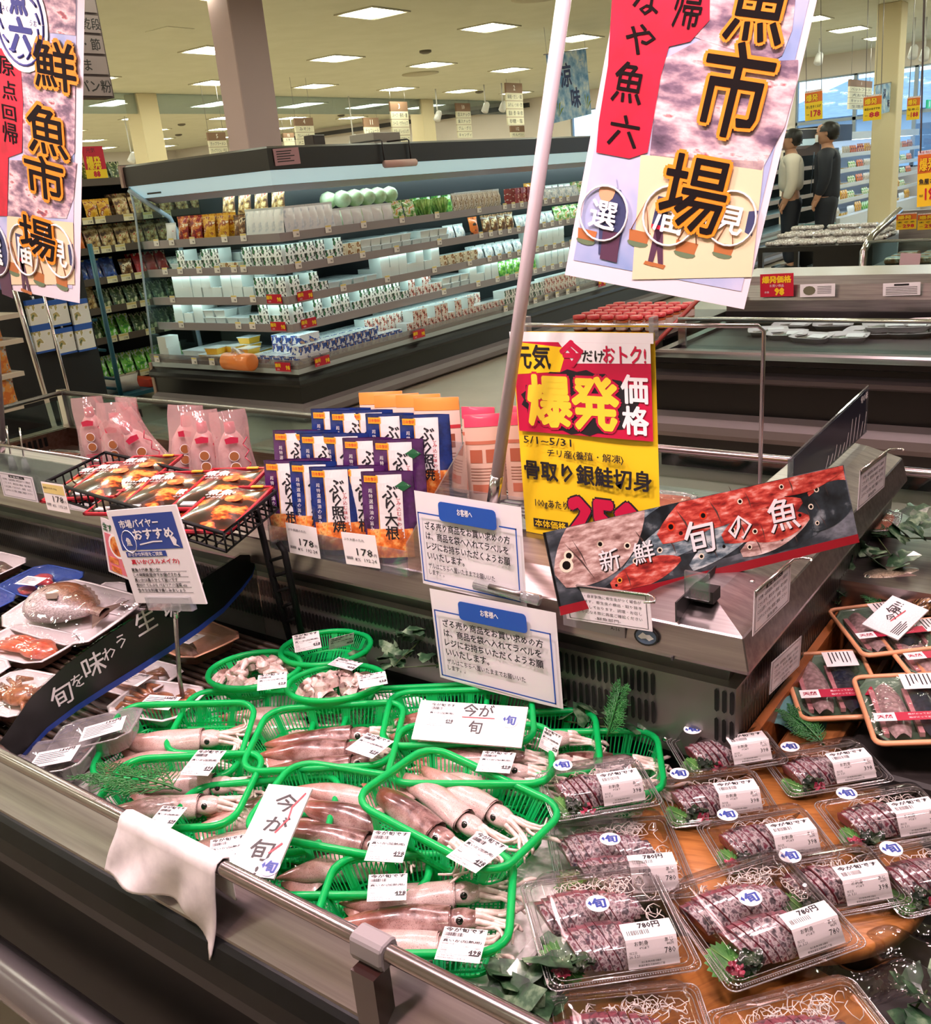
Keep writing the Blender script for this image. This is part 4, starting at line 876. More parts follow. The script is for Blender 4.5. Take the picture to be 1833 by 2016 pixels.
# ------------------------------------------------------------------ produce cooler behind the two people
pc = thing('produce_cooler', 'white produce cooler with blue-lit shelves at the far right', 'cooler', T(-5, 18, 0)); bpy.context.view_layer.update()
PXF = -5.0; PP = [(PXF, 18.2), (PXF, 24.6)]
CW = mat('cool_white', 'dfe8f2', .4); PCL = mat_lamp('produce_led', 'dff0ff', 5.5)
part(MB().extrude([(0, 0), (0, .32), (.85, .32), (.85, 0)], PP, CW), 'base', pc); part(MB().extrude([(.8, .32), (.8, 1.75), (.85, 1.75), (.85, .32)], PP, CW), 'back_panel', pc); part(MB().extrude([(.12, 1.62), (.12, 1.75), (.85, 1.75), (.85, 1.66)], PP, CW), 'canopy', pc); part(MB().extrude([(.25, 1.62), (.25, 1.63), (.4, 1.65), (.4, 1.62)], PP, PCL), 'light_strip', pc)
PS = Side(lambda s, d: (PXF - d, 18.2 + s), 90)
for z, n in [(.32, 'bottom'), (.58, 'second'), (.84, 'third'), (1.1, 'fourth'), (1.36, 'top')]:
    if z > .4:
        sh = part(MB().extrude([(.1, z - .015), (.1, z), (.75, z), (.75, z - .015)], PP, CW), 'shelf', pc); part(MB().extrude([(.08, z - .03), (.08, z + .04), (.1, z + .04), (.1, z - .03)], PP, CW), 'price_rail', sh); part(MB().extrude([(.13, z - .025), (.13, z - .016), (.16, z - .016), (.16, z - .025)], PP, PCL), 'led_strip', sh)
    ks = random.sample(['veg', 'green', 'redmark', 'mush', 'orange', 'egg', 'veg', 'misc', 'yellow', 'redbag', 'cabbage'], 8)
    for k in range(12):
        kk = ks[k % 8] if ks[k % 8] != 'cabbage' or z < .6 else 'leaf' if False else ks[k % 7]
        if kk == 'cabbage': kk = 'veg'
        fill(PS, kk, .1 + k * .5, .55 + k * .5, z + .001, 'on the %s shelf of the white produce cooler' % n, .14, 1)
bf = thing('black_fixture', 'black fixture with a dark canopy behind the two people', 'fixture', T(-5, 17, 0)); bpy.context.view_layer.update()
part(MB().box((-5.6, 16.9, 0), (-4.9, 17.6, 1.5), BLACK), 'cabinet', bf); part(MB().box((-6.2, 16.7, 1.6), (-4.75, 17.8, 1.85), DARK), 'canopy', bf); part(MB().box((-5.7, 17.6, 0), (-5.2, 17.7, 1.85), DARK), 'back_panel', bf)
part(MB().box((-5.55, 16.86, 1.42), (-5.0, 16.9, 1.6), mat('brown_sign', '6d5348', .5)), 'sign_board', bf)
q = tag(MB().tube([(0, 0, 0), (0, 0, .26)], .16, mat('basket_teal', '1d6a66', .5), 14).build('shopping_basket'), 'teal shopping basket on the floor between the two people', 'basket'); q.matrix_world = T(-4.0, 13.6, .3) @ S(1.3, 1, 1)
boxthing('floor_rack', BLACK, (-4.3, 13.45, 0), (-3.75, 13.8, .3), 'low black rack under the teal basket', 'rack')
# ------------------------------------------------------------------ two people
def skin_body(name, joints, edges, m, par=None, sub=2):
    me = bpy.data.meshes.new(name); me.from_pydata([j[0] for j in joints], edges, []); me.materials.append(m); o = bpy.data.objects.new(name, me); COL.objects.link(o)
    if par is not None: o.parent = par
    md = o.modifiers.new('skin', 'SKIN'); md.use_smooth_shade = True
    for k, j in enumerate(joints):
        r = j[1]; v = me.skin_vertices[0].data[k]; v.radius = r if isinstance(r, tuple) else (r, r); v.use_root = (k == 0)
    o.modifiers.new('sub', 'SUBSURF').levels = sub; o.modifiers['sub'].render_levels = sub
    return o
SKIN = mat('skin', 'b98a70', .5, spec=.3); HAIR = mat('hair_black', '100c0c', .45); TROU = mat('trousers_navy', '0f1422', .7); SHOE = mat('shoe_black', '0c0d10', .35)
def person(label, X, top, top2, jacket):
    t = thing('person', label, 'person', X)
    J = [((0, 0, .95), (.10, .08)), ((0, 0, 1.12), (.11, .075)), ((0, .0, 1.3), (.12, .08)), ((0, 0, 1.42), (.08, .055)), ((0, -.01, 1.5), .055), ((0, -.02, 1.56), .06)]
    E = [(0, 1), (1, 2), (2, 3), (3, 4), (4, 5)]
    def chain(a, pts):
        for p, r in pts: J.append((p, r)); E.append((a, len(J) - 1)); a = len(J) - 1
        return a
    for s in (-1, 1):
        chain(0, [((s * .09, 0, .88), (.1, .1)), ((s * .095, -.01, .5), .065), ((s * .095, .02, .12), .045), ((s * .095, .01, .06), .042), ((s * .1, -.12, .04), (.04, .03))])
        w = chain(3, [((s * .19, 0, 1.4), .06), ((s * .235, .01, 1.13), .045), ((s * .22, -.06, .9), .034)])
        pa = chain(w, [((s * .22, -.075, .84), (.03, .02))])
        for k in range(4): chain(pa, [((s * (.2 + k * .013), -.09 - k * .004, .79), .009), ((s * (.2 + k * .012), -.085, .755 - .008 * (k in (1, 2))), .008)])
        chain(w, [((s * .195, -.1, .86), .011), ((s * .19, -.11, .82), .009)])
    b = skin_body('body', J, E, SKIN, t)
    a = MB(); a.lathe([(.01, -.125), (.05, -.115), (.072, -.07), (.08, -.01), (.08, .05), (.065, .1), (.03, .122), (.005, .125)], SKIN, 18, T(0, -.02, 1.64) @ S(.95, 1.12, 1)); a.lathe([(.004, -.03), (.014, -.02), (.012, .0), (.004, .02)], SKIN, 8, T(0, -.112, 1.63))
    for s in (-1, 1): a.lathe([(.012, -.025), (.016, 0), (.012, .025)], SKIN, 8, T(s * .078, -.01, 1.64) @ S(.5, 1, 1)); a.lathe([(.001, -.008), (.009, 0), (.001, .008)], HAIR, 8, T(s * .032, -.1, 1.66))
    a.build('head', t)
    h = MB(); h.grid(lambda u, v: (.09 * math.cos(2 * PI * u) * math.cos(v * 1.5) * 1.0, -.005 + (.105 if math.sin(2 * PI * u) > 0 else .095) * math.sin(2 * PI * u) * math.cos(v * 1.5), 1.665 + .115 * math.sin(v * 1.55) - (.09 * max(0, math.sin(2 * PI * u)) if v < .3 else 0)), 22, 10, HAIR); h.lathe([(.004, -.11), (.06, -.10), (.088, -.05), (.094, .0), (.088, .05), (.06, .09), (.004, .105)], HAIR, 18, T(0, .028, 1.665) @ S(.98, .82, 1)); h.build('hair', t)
    m = MB(); m.grid(lambda u, v: ((u - .5) * .14, -.085 - .035 * math.sin(PI * u) + .0 * v, 1.55 + .085 * v), 8, 4, WHITE); m.build('face_mask', t)
    def cloth(name, J, E, m): skin_body(name, J, E, m, t)
    cloth('trousers', [((0, 0, .98), (.165, .125)), ((0, 0, .9), (.17, .13)), ((.095, 0, .78), (.105, .105)), ((.098, -.01, .48), (.08, .08)), ((.098, .01, .1), (.07, .075)), ((-.095, 0, .78), (.105, .105)), ((-.098, -.01, .48), (.08, .08)), ((-.098, .01, .1), (.07, .075))], [(0, 1), (1, 2), (2, 3), (3, 4), (1, 5), (5, 6), (6, 7)], TROU)
    lo = .80 if jacket else .98
    cloth('jacket' if jacket else 'shirt', [((0, 0, lo), (.18, .14)), ((0, 0, 1.15), (.175, .13)), ((0, 0, 1.32), (.19, .135)), ((0, 0, 1.43), (.12, .1)), ((0, -.0, 1.48), (.07, .07)),
          ((.2, 0, 1.39), .075), ((.245, .01, 1.13), .062), ((.225, -.05, .92), .05), ((-.2, 0, 1.39), .075), ((-.245, .01, 1.13), .062), ((-.225, -.05, .92), .05)], [(0, 1), (1, 2), (2, 3), (3, 4), (3, 5), (5, 6), (6, 7), (3, 8), (8, 9), (9, 10)], top)
    for s in (-1, 1): MB().tube([(s * .098, .07, .0), (s * .098, .07, .05), ], .045, SHOE, 10).build('shoe_heel', t); a = MB(); a.tube([(s * .098, .08, .045), (s * .1, 0, .05), (s * .102, -.1, .04), (s * .104, -.17, .03)], [.045, .05, .045, .025], SHOE, 10, ell=(1, .9)); a.build('shoe', t)
    if jacket: 
        a = MB(); a.add([(-.05, -.125, 1.44), (.05, -.125, 1.44), (.03, -.148, .95), (-.03, -.148, .95)], [(0, 1, 2, 3)], top2); a.build('shirt_front', t)
    return t
person('person in white shirt and dark trousers facing away beside the banner edge', T(-4.25, 13.15, 0) @ R('Z', -70) @ S(1.3, 1.3, 1.0), mat('shirt_white', 'd9cfc0', .7), None, False)
person('person in dark jacket and white face mask looking left', T(-3.78, 13.1, 0) @ R('Z', -80) @ S(1.3, 1.3, 1.02), mat('jacket_navy', '131826', .7), mat('shirt_blue', '9fb2cc', .7), True)
# ------------------------------------------------------------------ the fish island in front
STEEL2 = mat_noise('island_steel', [(.3, '938989'), (.7, 'b3a9a8')], 3, .32, 1.0, sc=(1, 30, 30), detail=3)
isl = thing('fish_island', 'large steel and black fish island with a rail in front and a raised centre ridge', 'fish island', T(-1.2, .56, 0)); bpy.context.view_layer.update()
IP = [(-4.05, 0), (1.7, 0)]
def IL(prof, m, path=IP): return MB().extrude(prof, path, m)
part(IL([(.545, .628), (.547, .634), (.595, .668), (.60, .668), (.608, .60), (.608, .555), (.60, .555)], STEEL2), 'steel_ledge', isl)
part(IL([(.60, .63), (.546, .632), (.536, .625), (.526, .605), (.522, .58), (.525, .555), (.535, .538), (.56, .52), (.60, .52)], mat_noise('pad_black', [(.3, '050506'), (.7, '0c0c0e')], 30, .45, spec=.25)), 'black_pad', isl, .004)
part(IL([(.57, .1), (.57, .52), (.62, .52), (.62, .1)], mat('front_black', '070404', .5, spec=.2)), 'front_panel', isl)
part(IL([(.62, 0), (.62, .1), (.7, .1), (.7, 0)], BLACK), 'kick', isl)
part(MB().tube([(-4.05, .505, .33), (1.7, .505, .33)], .036, mat('bumper_tube', '6d6668', .25, .5), 16), 'bumper_tube', isl)
part(IL([(.62, .4), (.62, .5), (1.3, .5), (1.3, .4)], mat('deck_dark', '221b18', .5)), 'front_deck', isl)
# rails
RAIL = mat('rail_steel', 'a99f9f', .22, 1.0)
part(MB().tube([(-4.0, .568, .72), (1.7, .568, .72)], .0098, RAIL, 14), 'front_rail', isl)
part(MB().tube([(-3.98, .6, .72), (-3.98, 2.33, .75)], .011, RAIL, 10), 'end_rail', isl)
part(MB().tube([(-3.98, 2.33, .75), (1.6, 2.33, .75)], .011, RAIL, 10), 'rear_rail', isl)
GREYCLAMP = mat('clamp_grey', '8f8789', .45)
pst = part(MB().box((-.620, .54, .53), (-.588, .566, .705), mat('post_brown', '2a1412', .2, coat=.4)), 'rail_post', isl)
a = MB(); X = T(-.61, .568, .72) @ S(.62); a.prism([(-.02, -.03), (.02, -.03), (.026, -.012), (.022, .016), (.012, .022), (-.012, .022), (-.022, .016), (-.026, -.012)], -.036, .036, GREYCLAMP, X @ R('Y', 90) @ R('Z', 90)); c = part(a, 'clamp', isl, .002)
c.parent = pst; c.matrix_parent_inverse = Matrix.Identity(4); c.matrix_local = (isl.matrix_world @ pst.matrix_local).inverted()
part(MB().box((-4.0, 2.315, .55), (-3.955, 2.345, .765), CHROME), 'corner_post', isl, .003)
part(MB().box((-3.955, 2.327, .6), (1.6, 2.333, .742), GLASS), 'rear_glass', isl); part(MB().box((-3.983, .62, .6), (-3.977, 2.3, .72), GLASS), 'end_glass', isl)
# body of the rear pit
PIT_TINT = mat_noise('pit_steel_tinted', [(.3, '8a6f62'), (.7, 'a58d80')], 3, .3, 1.0, sc=(1, 20, 20))  # brown reflection of the salmon put into the steel's colour
part(MB().box((-4.02, .62, .1), (-3.96, 2.36, .6), PIT_TINT), 'end_panel', isl); part(MB().box((-3.96, 2.3, .1), (1.7, 2.38, .6), PIT_TINT), 'rear_panel', isl)
part(MB().box((-3.96, 1.40, .42), (-.66, 2.3, .52), STEEL2), 'rear_deck', isl); part(MB().box((-.46, 1.3, .42), (1.7, 2.3, .5), mat('deck_dark', '', 0)), 'side_deck', isl)
a = MB(); a.box((-3.95, 1.45, .515), (-3.94, 2.3, .6), PIT_TINT)
for k in range(8): a.box((-3.941, 2.0 + k * .025, .545), (-3.937, 2.013 + k * .025, .585), BLACK)
part(a, 'end_grille', isl)
# the ridge: cap, light trough, grille, body, along X then back along Y
RPATH = [(-3.7, 1.25), (-.45, 1.25), (-.45, 2.27)]
part(MB().extrude([(0, .745), (0, .752), (.014, .80), (.09, .822), (.17, .835), (.20, .835), (.22, .80), (.22, .745), (.20, .74)], RPATH, STEEL2), 'cap', isl, .002)
SEAMM = mat('seam_dark', '2c2a2a', .5)
part(MB().box((-.572, 1.2455, .745), (-.5695, 1.2495, .752), SEAMM).box((-.572, 1.262, .8045), (-.5695, 1.45, .8385), SEAMM, Matrix.Translation((0, 0, 0))), 'seam', isl)
part(MB().extrude([(.05, .70), (.04, .745), (.19, .745), (.19, .70)], RPATH, mat_noise('trough_steel', [(.3, '7d827c'), (.7, '9aa09a')], 3, .3, 1.0)), 'light_trough', isl)
part(MB().extrude([(.035, .55), (.03, .70), (.19, .70), (.19, .55)], RPATH, mat_noise('ridge_steel', [(.3, '7d7a77'), (.7, '989591')], 3, .36, .8)), 'body', isl)
part(MB().extrude([(.05, .4), (.05, .55), (.19, .55), (.19, .4)], RPATH, mat('ridge_dark', '1a1615', .5)), 'lower_body', isl)
a = MB()
def slots(x0, x1, z0, z1, y, pitch, w):
    x = x0
    while x < x1:
        r = w / 2; a.add([(x, y, z0 + r), (x + r, y, z0), (x + w, y, z0 + r), (x + w, y, z1 - r), (x + r, y, z1), (x, y, z1 - r)], [(0, 1, 2, 3, 4, 5)], BLACK); x += pitch
for xs in ((-3.65, -1.0, .0105, .0085), (-1.0, -.62, .0125, .007), (-.515, -.478, .0125, .007)):
    a = MB()
    for z0, z1 in ((.652, .694), (.598, .642)): slots(xs[0], xs[1], z0, z1, 1.2785, xs[2], xs[3])
    part(a, 'slot_grille', isl)
a = MB()
for z0, z1 in ((.652, .694), (.598, .642)):
    y = 1.31
    while y < 2.2:
        a.quad((-.4785, y, z0), (-.4785, y + .007, z0), (-.4785, y + .007, z1), (-.4785, y, z1), BLACK)
        y += .0125
part(a, 'side_grille', isl)
for X in [T(x, 1.2785, .575) @ R('X', 90) for x in (-.60, -.545)] + [T(x, 1.40, .8305) for x in (-.66, -.60, -.50)]: part(MB().lathe([(.005, 0), (.005, .003), (.002, .004)], CHROME, 8, X), 'screw', isl)
o = part(MB().box((-.77, 1.2515, .762), (-.655, 1.2545, .797), mat('panel_grey', '9d9698', .4)), 'control_panel', isl)
a = MB()
for k in range(5): a.lathe([(.0055, 0), (.0055, .001)], mat('button_grey', 'b9b2b4', .4), 12, T(-.755 + k * .0145, 1.2514, .783) @ R('X', 90)); a.text(['▼', '▲', '表示', '設定', '運転'][k], 0, 0, INK, w=.006, z=.0012, X=T(-.755 + k * .0145, 1.2514, .783) @ R('X', 90))
a.text('A-16', -.672, .776, INK, h=.006, X=T(0, 1.2510, 0) @ R('X', 90)); a.text('Panasonic', -.672, .791, INK, h=.003, X=T(0, 1.2510, 0) @ R('X', 90))
b = part(a, 'buttons', isl)
X = T(-.617, 1.252, .774) @ R('X', 90) @ R('X', -12)
a = MB(); a.prism([(.021 * math.cos(k * .314), .015 * math.sin(k * .314)) for k in range(20)], 0, .002, BLACK, X)
a.prism([(.018 * math.cos(k * .314), .012 * math.sin(k * .314)) for k in range(20)], .002, .0022, mat('badge_blue', '5a6b80', .3, .5), X)
a.add([(x, y, .0024) for x, y in [(-.014, -.002), (-.006, .006), (0, .003), (.006, .004), (.014, -.001), (.006, -.006), (0, -.003), (-.008, -.005)]], [tuple(range(8))], WHITE, False, X); part(a, 'badge', isl)
# clear guard along the ridge on the left
GUARD = mat_clear('guard_acrylic', 'dfe8e4', .10, haze=.10, hazecol='c9d2cc')
part(MB().box((-3.6, 1.256, .805), (-2.12, 1.261, .90), GUARD), 'acrylic_guard', isl)
a = MB(); a.tube([(-3.6, 1.30, .905), (-2.12, 1.30, .905)], .004, CHROME, 6); part(a, 'guard_rail', isl)
# ------------------------------------------------------------------ towel over the rail
CLOTH = mat_noise('towel_cloth', [(.35, 'cfc6c6'), (.6, 'e6dddc')], 25, .85, bump=.25, detail=6)
def towel():
    a = MB(); x0, x1 = -1.045, -.852
    def fn(u, v):
        # v 0 back hem .. 1 front hem, over the rail at v = .3
        x = x0 + (x1 - x0) * u
        if v < .3: q = (.3 - v) / .3; y = .568 + .013 + .004 * math.sin(5 * u); z = .72 + .0 - q * (.035 + .02 * u)
        elif v < .42: t = (v - .3) / .12 * PI; y = .568 + .013 * math.cos(t); z = .72 + .013 * math.sin(t)
        else:
            q = (v - .42) / .58; drop = .060 + .018 * u + (.03 * max(0, (u - .72) / .28))
            y = .568 - .013 - .012 * q * math.sin(6 * u + 1) * q - .02 * q - .006 * math.sin(15 * u + 4 * q) * q; z = .72 - q * drop; x += .012 * q * math.sin(4 * u) - .02 * q * (1 - u) * (1) + .006 * q
        return (x, y, z)
    a.grid(fn, 26, 34, CLOTH); o = a.build('towel'); m = o.modifiers.new('thick', 'SOLIDIFY'); m.thickness = .0022; m.offset = 0
    return tag(o, 'white cleaning cloth folded over the front rail', 'cloth')
towel()
# ------------------------------------------------------------------ boxes and boards the goods stand on
STY = mat_noise('styrofoam', [(.4, 'e6dcda'), (.6, 'efe7e5')], 160, .7, bump=.2, detail=1)
FLOORL = .5
def block(name, lo, hi, m, label, cat, rz=0, bev=.006):
    c = [(lo[i] + hi[i]) / 2 for i in range(3)]; h = [(hi[i] - lo[i]) / 2 for i in range(3)]
    o = MB().box((-h[0], -h[1], -h[2]), h, m).build(name, bevel=bev); o.matrix_world = T(c) @ R('Z', rz); return tag(o, label, cat)
def styro(x0, x1, y0, y1, z1, label):
    a = MB(); cx_, cy_ = (x0 + x1) / 2, (y0 + y1) / 2; w, d, h = (x1 - x0) / 2, (y1 - y0) / 2, z1 - FLOORL - .001
    a.box((-w, -d, 0), (w, d, h - .012), STY)
    for lo, hi in [((-w, -d, h - .012), (w, -d + .02, h)), ((-w, d - .02, h - .012), (w, d, h)), ((-w, -d + .02, h - .012), (-w + .02, d - .02, h)), ((w - .02, -d + .02, h - .012), (w, d - .02, h))]: a.box(lo, hi, STY)
    o = a.build('styrofoam_box', bevel=.003); o.matrix_world = T(cx_, cy_, FLOORL + .001); return tag(o, label, 'box')
styro(-1.42, -.565, .70, 1.25, .535, 'large upturned white styrofoam box under the green squid baskets')
block('styrofoam_strip', (-1.46, .675, .501), (-1.425, 1.1, .556), STY, 'thin white styrofoam strip beside the squid baskets, below the black sign plate', 'box')
# dark slatted trays for the packs at the left
RAT = mat_noise('rattan', [(.3, '2c1c14'), (.7, '5a4031')], 40, .5)
a = MB()
for k in range(30):
    y = .69 + k * .0195; a.tube([(-1.05, 0, 0), (1.05, 0, 0)], .0065, RAT, 6, X=T(-2.5, y, .547))
for k in range(14): a.tube([(0, .68, 0), (0, 1.27, 0)], .005, RAT, 5, X=T(-3.5 + k * .155, 0, .539))
for k in range(13): a.box((-3.45 + k * .155, .69, .533), (-3.43 + k * .155, 1.26, .537), RAT)
tag(a.build('rattan_mat'), 'dark rattan slat mat under the fish trays at the left', 'mat')
block('mat_base', (-3.6, .67, .501), (-1.47, 1.27, .532), mat('mat_black', '1a1412', .5), 'black board under the rattan mat', 'board')
WOOD = mat_noise('board_wood', [(.3, '8f5529'), (.5, 'b5763c'), (.7, 'a0622f')], 5, .35, sc=(2, 22, 2), detail=4, coat=.2, dist=.6)
def round_board(x, y, r, z, label, rz=0):
    t = thing('wooden_board', label, 'board', T(x, y, z) @ R('Z', rz)); MB().lathe([(r - .004, -.022), (r, -.018), (r, -.004), (r - .004, 0), (.001, 0)], WOOD, 56).build('board_top', t)
    MB().lathe([(r * .55, FLOORL - z + .001), (r * .55, -.021)], mat('tub_dark', '2a1a12', .5), 28).build('pedestal', t)
round_board(-.365, 1.135, .202, .55, 'round wooden board under the smaller sashimi packs', 20)
round_board(-.30, .765, .21, .527, 'round wooden board in the front corner under the large sashimi packs', 60)
# plank leaning beside the ridge
WOOD2 = mat_noise('plank_wood', [(.3, '7a4826'), (.6, 'a5683a')], 4, .4, sc=(30, 2, 2), detail=4)
block('wood_plank', (-.445, 1.33, .501), (-.36, 2.25, .56), WOOD2, 'orange-brown wooden plank beside the right side of the ridge', 'plank')
a = MB(); a.box((-.4775, 1.29, .50), (-.462, 2.25, .60), mat_noise('plank_orange', [(.3, '8a4a24'), (.6, 'b0683a')], 4, .3, sc=(2, 2, 30)))
tag(a.build('side_board'), 'orange wooden side board below the ridge grille', 'board')
# ------------------------------------------------------------------ squid pit: green baskets, squid, labels
def mat_green():
    t = NT('basket_green'); t.set(Base_Color=hx('12c468'), Roughness=.28)
    t.b.inputs['Subsurface Weight'].default_value = .0
    tr = t.new('ShaderNodeBsdfTranslucent'); tr.inputs[0].default_value = hx('30f090'); mx = t.new('ShaderNodeMixShader'); mx.inputs[0].default_value = .38
    t.link(t.b.outputs[0], mx.inputs[1]); t.link(tr.outputs[0], mx.inputs[2]); t.link(mx.outputs[0], t.out.inputs[0]); return t.m
GREEN = mat_green()
def rrect(w, d, r, n=5):
    pts = []
    for cx_, cy_, a0 in ((w / 2 - r, d / 2 - r, 0), (-w / 2 + r, d / 2 - r, 90), (-w / 2 + r, -d / 2 + r, 180), (w / 2 - r, -d / 2 + r, 270)):
        for k in range(n + 1): a = math.radians(a0 + 90 * k / n); pts.append((cx_ + r * math.cos(a), cy_ + r * math.sin(a)))
    return pts
def resample(pts, n):
    P = [Vector(p) for p in pts] + [Vector(pts[0])]; L_ = [0]
    for i in range(len(P) - 1): L_.append(L_[-1] + (P[i + 1] - P[i]).length)
    out = []; j = 0
    for k in range(n):
        s = L_[-1] * k / n
        while L_[j + 1] < s: j += 1
        f = (s - L_[j]) / max(1e-9, L_[j + 1] - L_[j]); out.append(P[j].lerp(P[j + 1], f))
    return out
def basket_mesh(w=.252, d=.185, h=.048, r=.04, taper=.84, nslat=110, oval=False):
    """rim, slatted wall and latticed floor; origin at the rim's middle"""
    prof = (lambda k: [(w / 2 * k * math.cos(2 * PI * i / 40), d / 2 * k * math.sin(2 * PI * i / 40)) for i in range(40)]) if oval else (lambda k: rrect(w * k, d * k, r * k))
    rim = MB(); p = prof(.985); rim.tube([(x, y, 0) for x, y in p] + [(p[0][0], p[0][1], 0)], .0054, GREEN, 8, False)
    p = prof(taper); rim.tube([(x, y, -h) for x, y in p] + [(p[0][0], p[0][1], -h)], .003, GREEN, 6, False)
    wall = MB(); up = resample(prof(.975), nslat); lo = resample(prof(taper), nslat); n = nslat
    for i in range(n):
        a = up[i]; b = lo[i]; t = (up[(i + 1) % n] - up[i - 1]).normalized() * .0011
        wall.quad((b.x - t.x, b.y - t.y, -h), (b.x + t.x, b.y + t.y, -h), (a.x + t.x, a.y + t.y, 0), (a.x - t.x, a.y - t.y, 0), GREEN)
    for k, z in ((taper + (.985 - taper) * .2, -h * .8), (.985 - .01, -.008)):
        q = [Vector((x, y)) for x, y in prof(k)]
        for i in range(len(q)):
            a, b = q[i], q[(i + 1) % len(q)]; wall.quad((a.x, a.y, z - .0022), (b.x, b.y, z - .0022), (b.x, b.y, z + .0022), (a.x, a.y, z + .0022), GREEN)
    for i in range(0, n, max(1, n // 12)):
        a, b = up[i], lo[i]; t = (up[(i + 1) % n] - up[i - 1]).normalized() * .005
        wall.quad((b.x - t.x, b.y - t.y, -h), (b.x + t.x, b.y + t.y, -h), (a.x + t.x, a.y + t.y, 0), (a.x - t.x, a.y - t.y, 0), GREEN)
    fl = MB(); W_, D_ = w * taper / 2, d * taper / 2; st = .0062
    def clip(c, horiz):
        if oval: return math.sqrt(max(0, 1 - (c / (D_ if horiz else W_)) ** 2)) * (W_ if horiz else D_)
        rr = r * taper; big, lim = (W_, D_) if horiz else (D_, W_); e = abs(c) - (lim - rr)
        return big - rr + math.sqrt(max(0, rr * rr - e * e)) if e > 0 else big
    c = -D_ + st
    while c < D_: x = clip(c, True); fl.quad((-x, c - .0013, -h), (x, c - .0013, -h), (x, c + .0013, -h), (-x, c + .0013, -h), GREEN); c += st
    c = -W_ + st
    while c < W_: y = clip(c, False); fl.quad((c - .0013, -y, -h + .0008), (c + .0013, -y, -h + .0008), (c + .0013, y, -h + .0008), (c - .0013, y, -h + .0008), GREEN); c += st
    for k in (-.5, 0, .5): fl.box((W_ * k - .004, -D_ * .9, -h - .0015), (W_ * k + .004, D_ * .9, -h + .0012), GREEN)
    return rim, wall, fl
def make_basket(**kw):
    kw = dict(dict(w=.258, d=.19), **kw)
    t = thing('mesh_basket', '', 'basket'); a, b, c = basket_mesh(**kw); a.build('rim', t); b.build('slatted_wall', t); c.build('lattice_base', t); KIDS[t.name] = list(t.children); return t
def pose(p): return T(p[0], p[1], p[2]) @ R('Z', p[3]) @ R('X', p[4]) @ R('Y', p[5])
BK = {'B12': (-1.285, .965, .585, 32, 5, 3), 'B11': (-1.06, .775, .583, 34, 0, -2), 'B13': (-.875, .785, .584, 33, -2, 2), 'B5': (-.795, 1.137, .591, 31.6, 0, 0), 'B6': (-.69, 1.152, .578, 29.3, -2, 0),
      'B4': (-.915, 1.128, .612, 34, -2, 2), 'B1': (-1.335, .848, .597, 33, 11, 2), 'B2': (-1.0887, .976, .607, 31.4, 2, -1.4), 'B3': (-.826, 1.0417, .6164, 32.3, -4, 2.6),
      'B10': (-1.215, .752, .592, 30, 2, -2), 'B8': (-.925, .845, .604, 20, -1, 4), 'B9': (-.712, .748, .596, 30.5, -1, -1), 'B7': (-.7522, .9069, .630, 0.5, -4.5, 7)}
BLAB = {'B12': 'green basket at the back left, mostly under the basket with the fern', 'B11': 'green basket behind the tall handwritten white card', 'B13': 'green basket between the dark squid basket and the front basket', 'B5': 'rear green basket right of the handwritten card, arms over its rim', 'B6': 'rightmost green basket at the back, touching the sashimi packs',
        'B4': 'rear green basket holding the wide handwritten card', 'B1': 'leftmost large green basket with a plastic fern at its front', 'B2': 'green basket of three dark squid in the middle of the back', 'B3': 'green basket of dark squid just below the wide handwritten card',
        'B10': 'lowest left green basket cut off by the front rail', 'B8': 'green basket right of the tall handwritten card', 'B9': 'front green basket of three pale squid above the rail clamp', 'B7': 'green basket turned crosswise in the centre of the pile'}
b0 = make_basket(); first = True; BM = {}
for k, p in BK.items():
    X = pose(p); BM[k] = X
    if first: b0.matrix_world = X; first = False; o = b0
    else: o = dup(b0, X)
    o['label'] = BLAB[k]
RB = {'R1': (-1.375, 1.075, .615, 36, 0, 0), 'R2': (-1.185, 1.105, .62, 36, -3, 0), 'R3': (-1.30, 1.20, .622, 36, 0, 0)}
r0 = make_basket(w=.185, d=.150, h=.035, oval=True, taper=.72, nslat=90); first = True
for k, p in RB.items():
    X = pose(p); BM[k] = X
    if first: r0.matrix_world = X; first = False; o = r0
    else: o = dup(r0, X)
    o['label'] = {'R1': 'left oval green basket full of cut squid', 'R2': 'right oval green basket full of cut squid', 'R3': 'oval green basket at the very back with two labels standing in it'}[k]
o = dup(b0, T(-1.02, 1.135, .585) @ R('Z', 32)); o['label'] = 'empty green basket under the right oval basket, at the back'
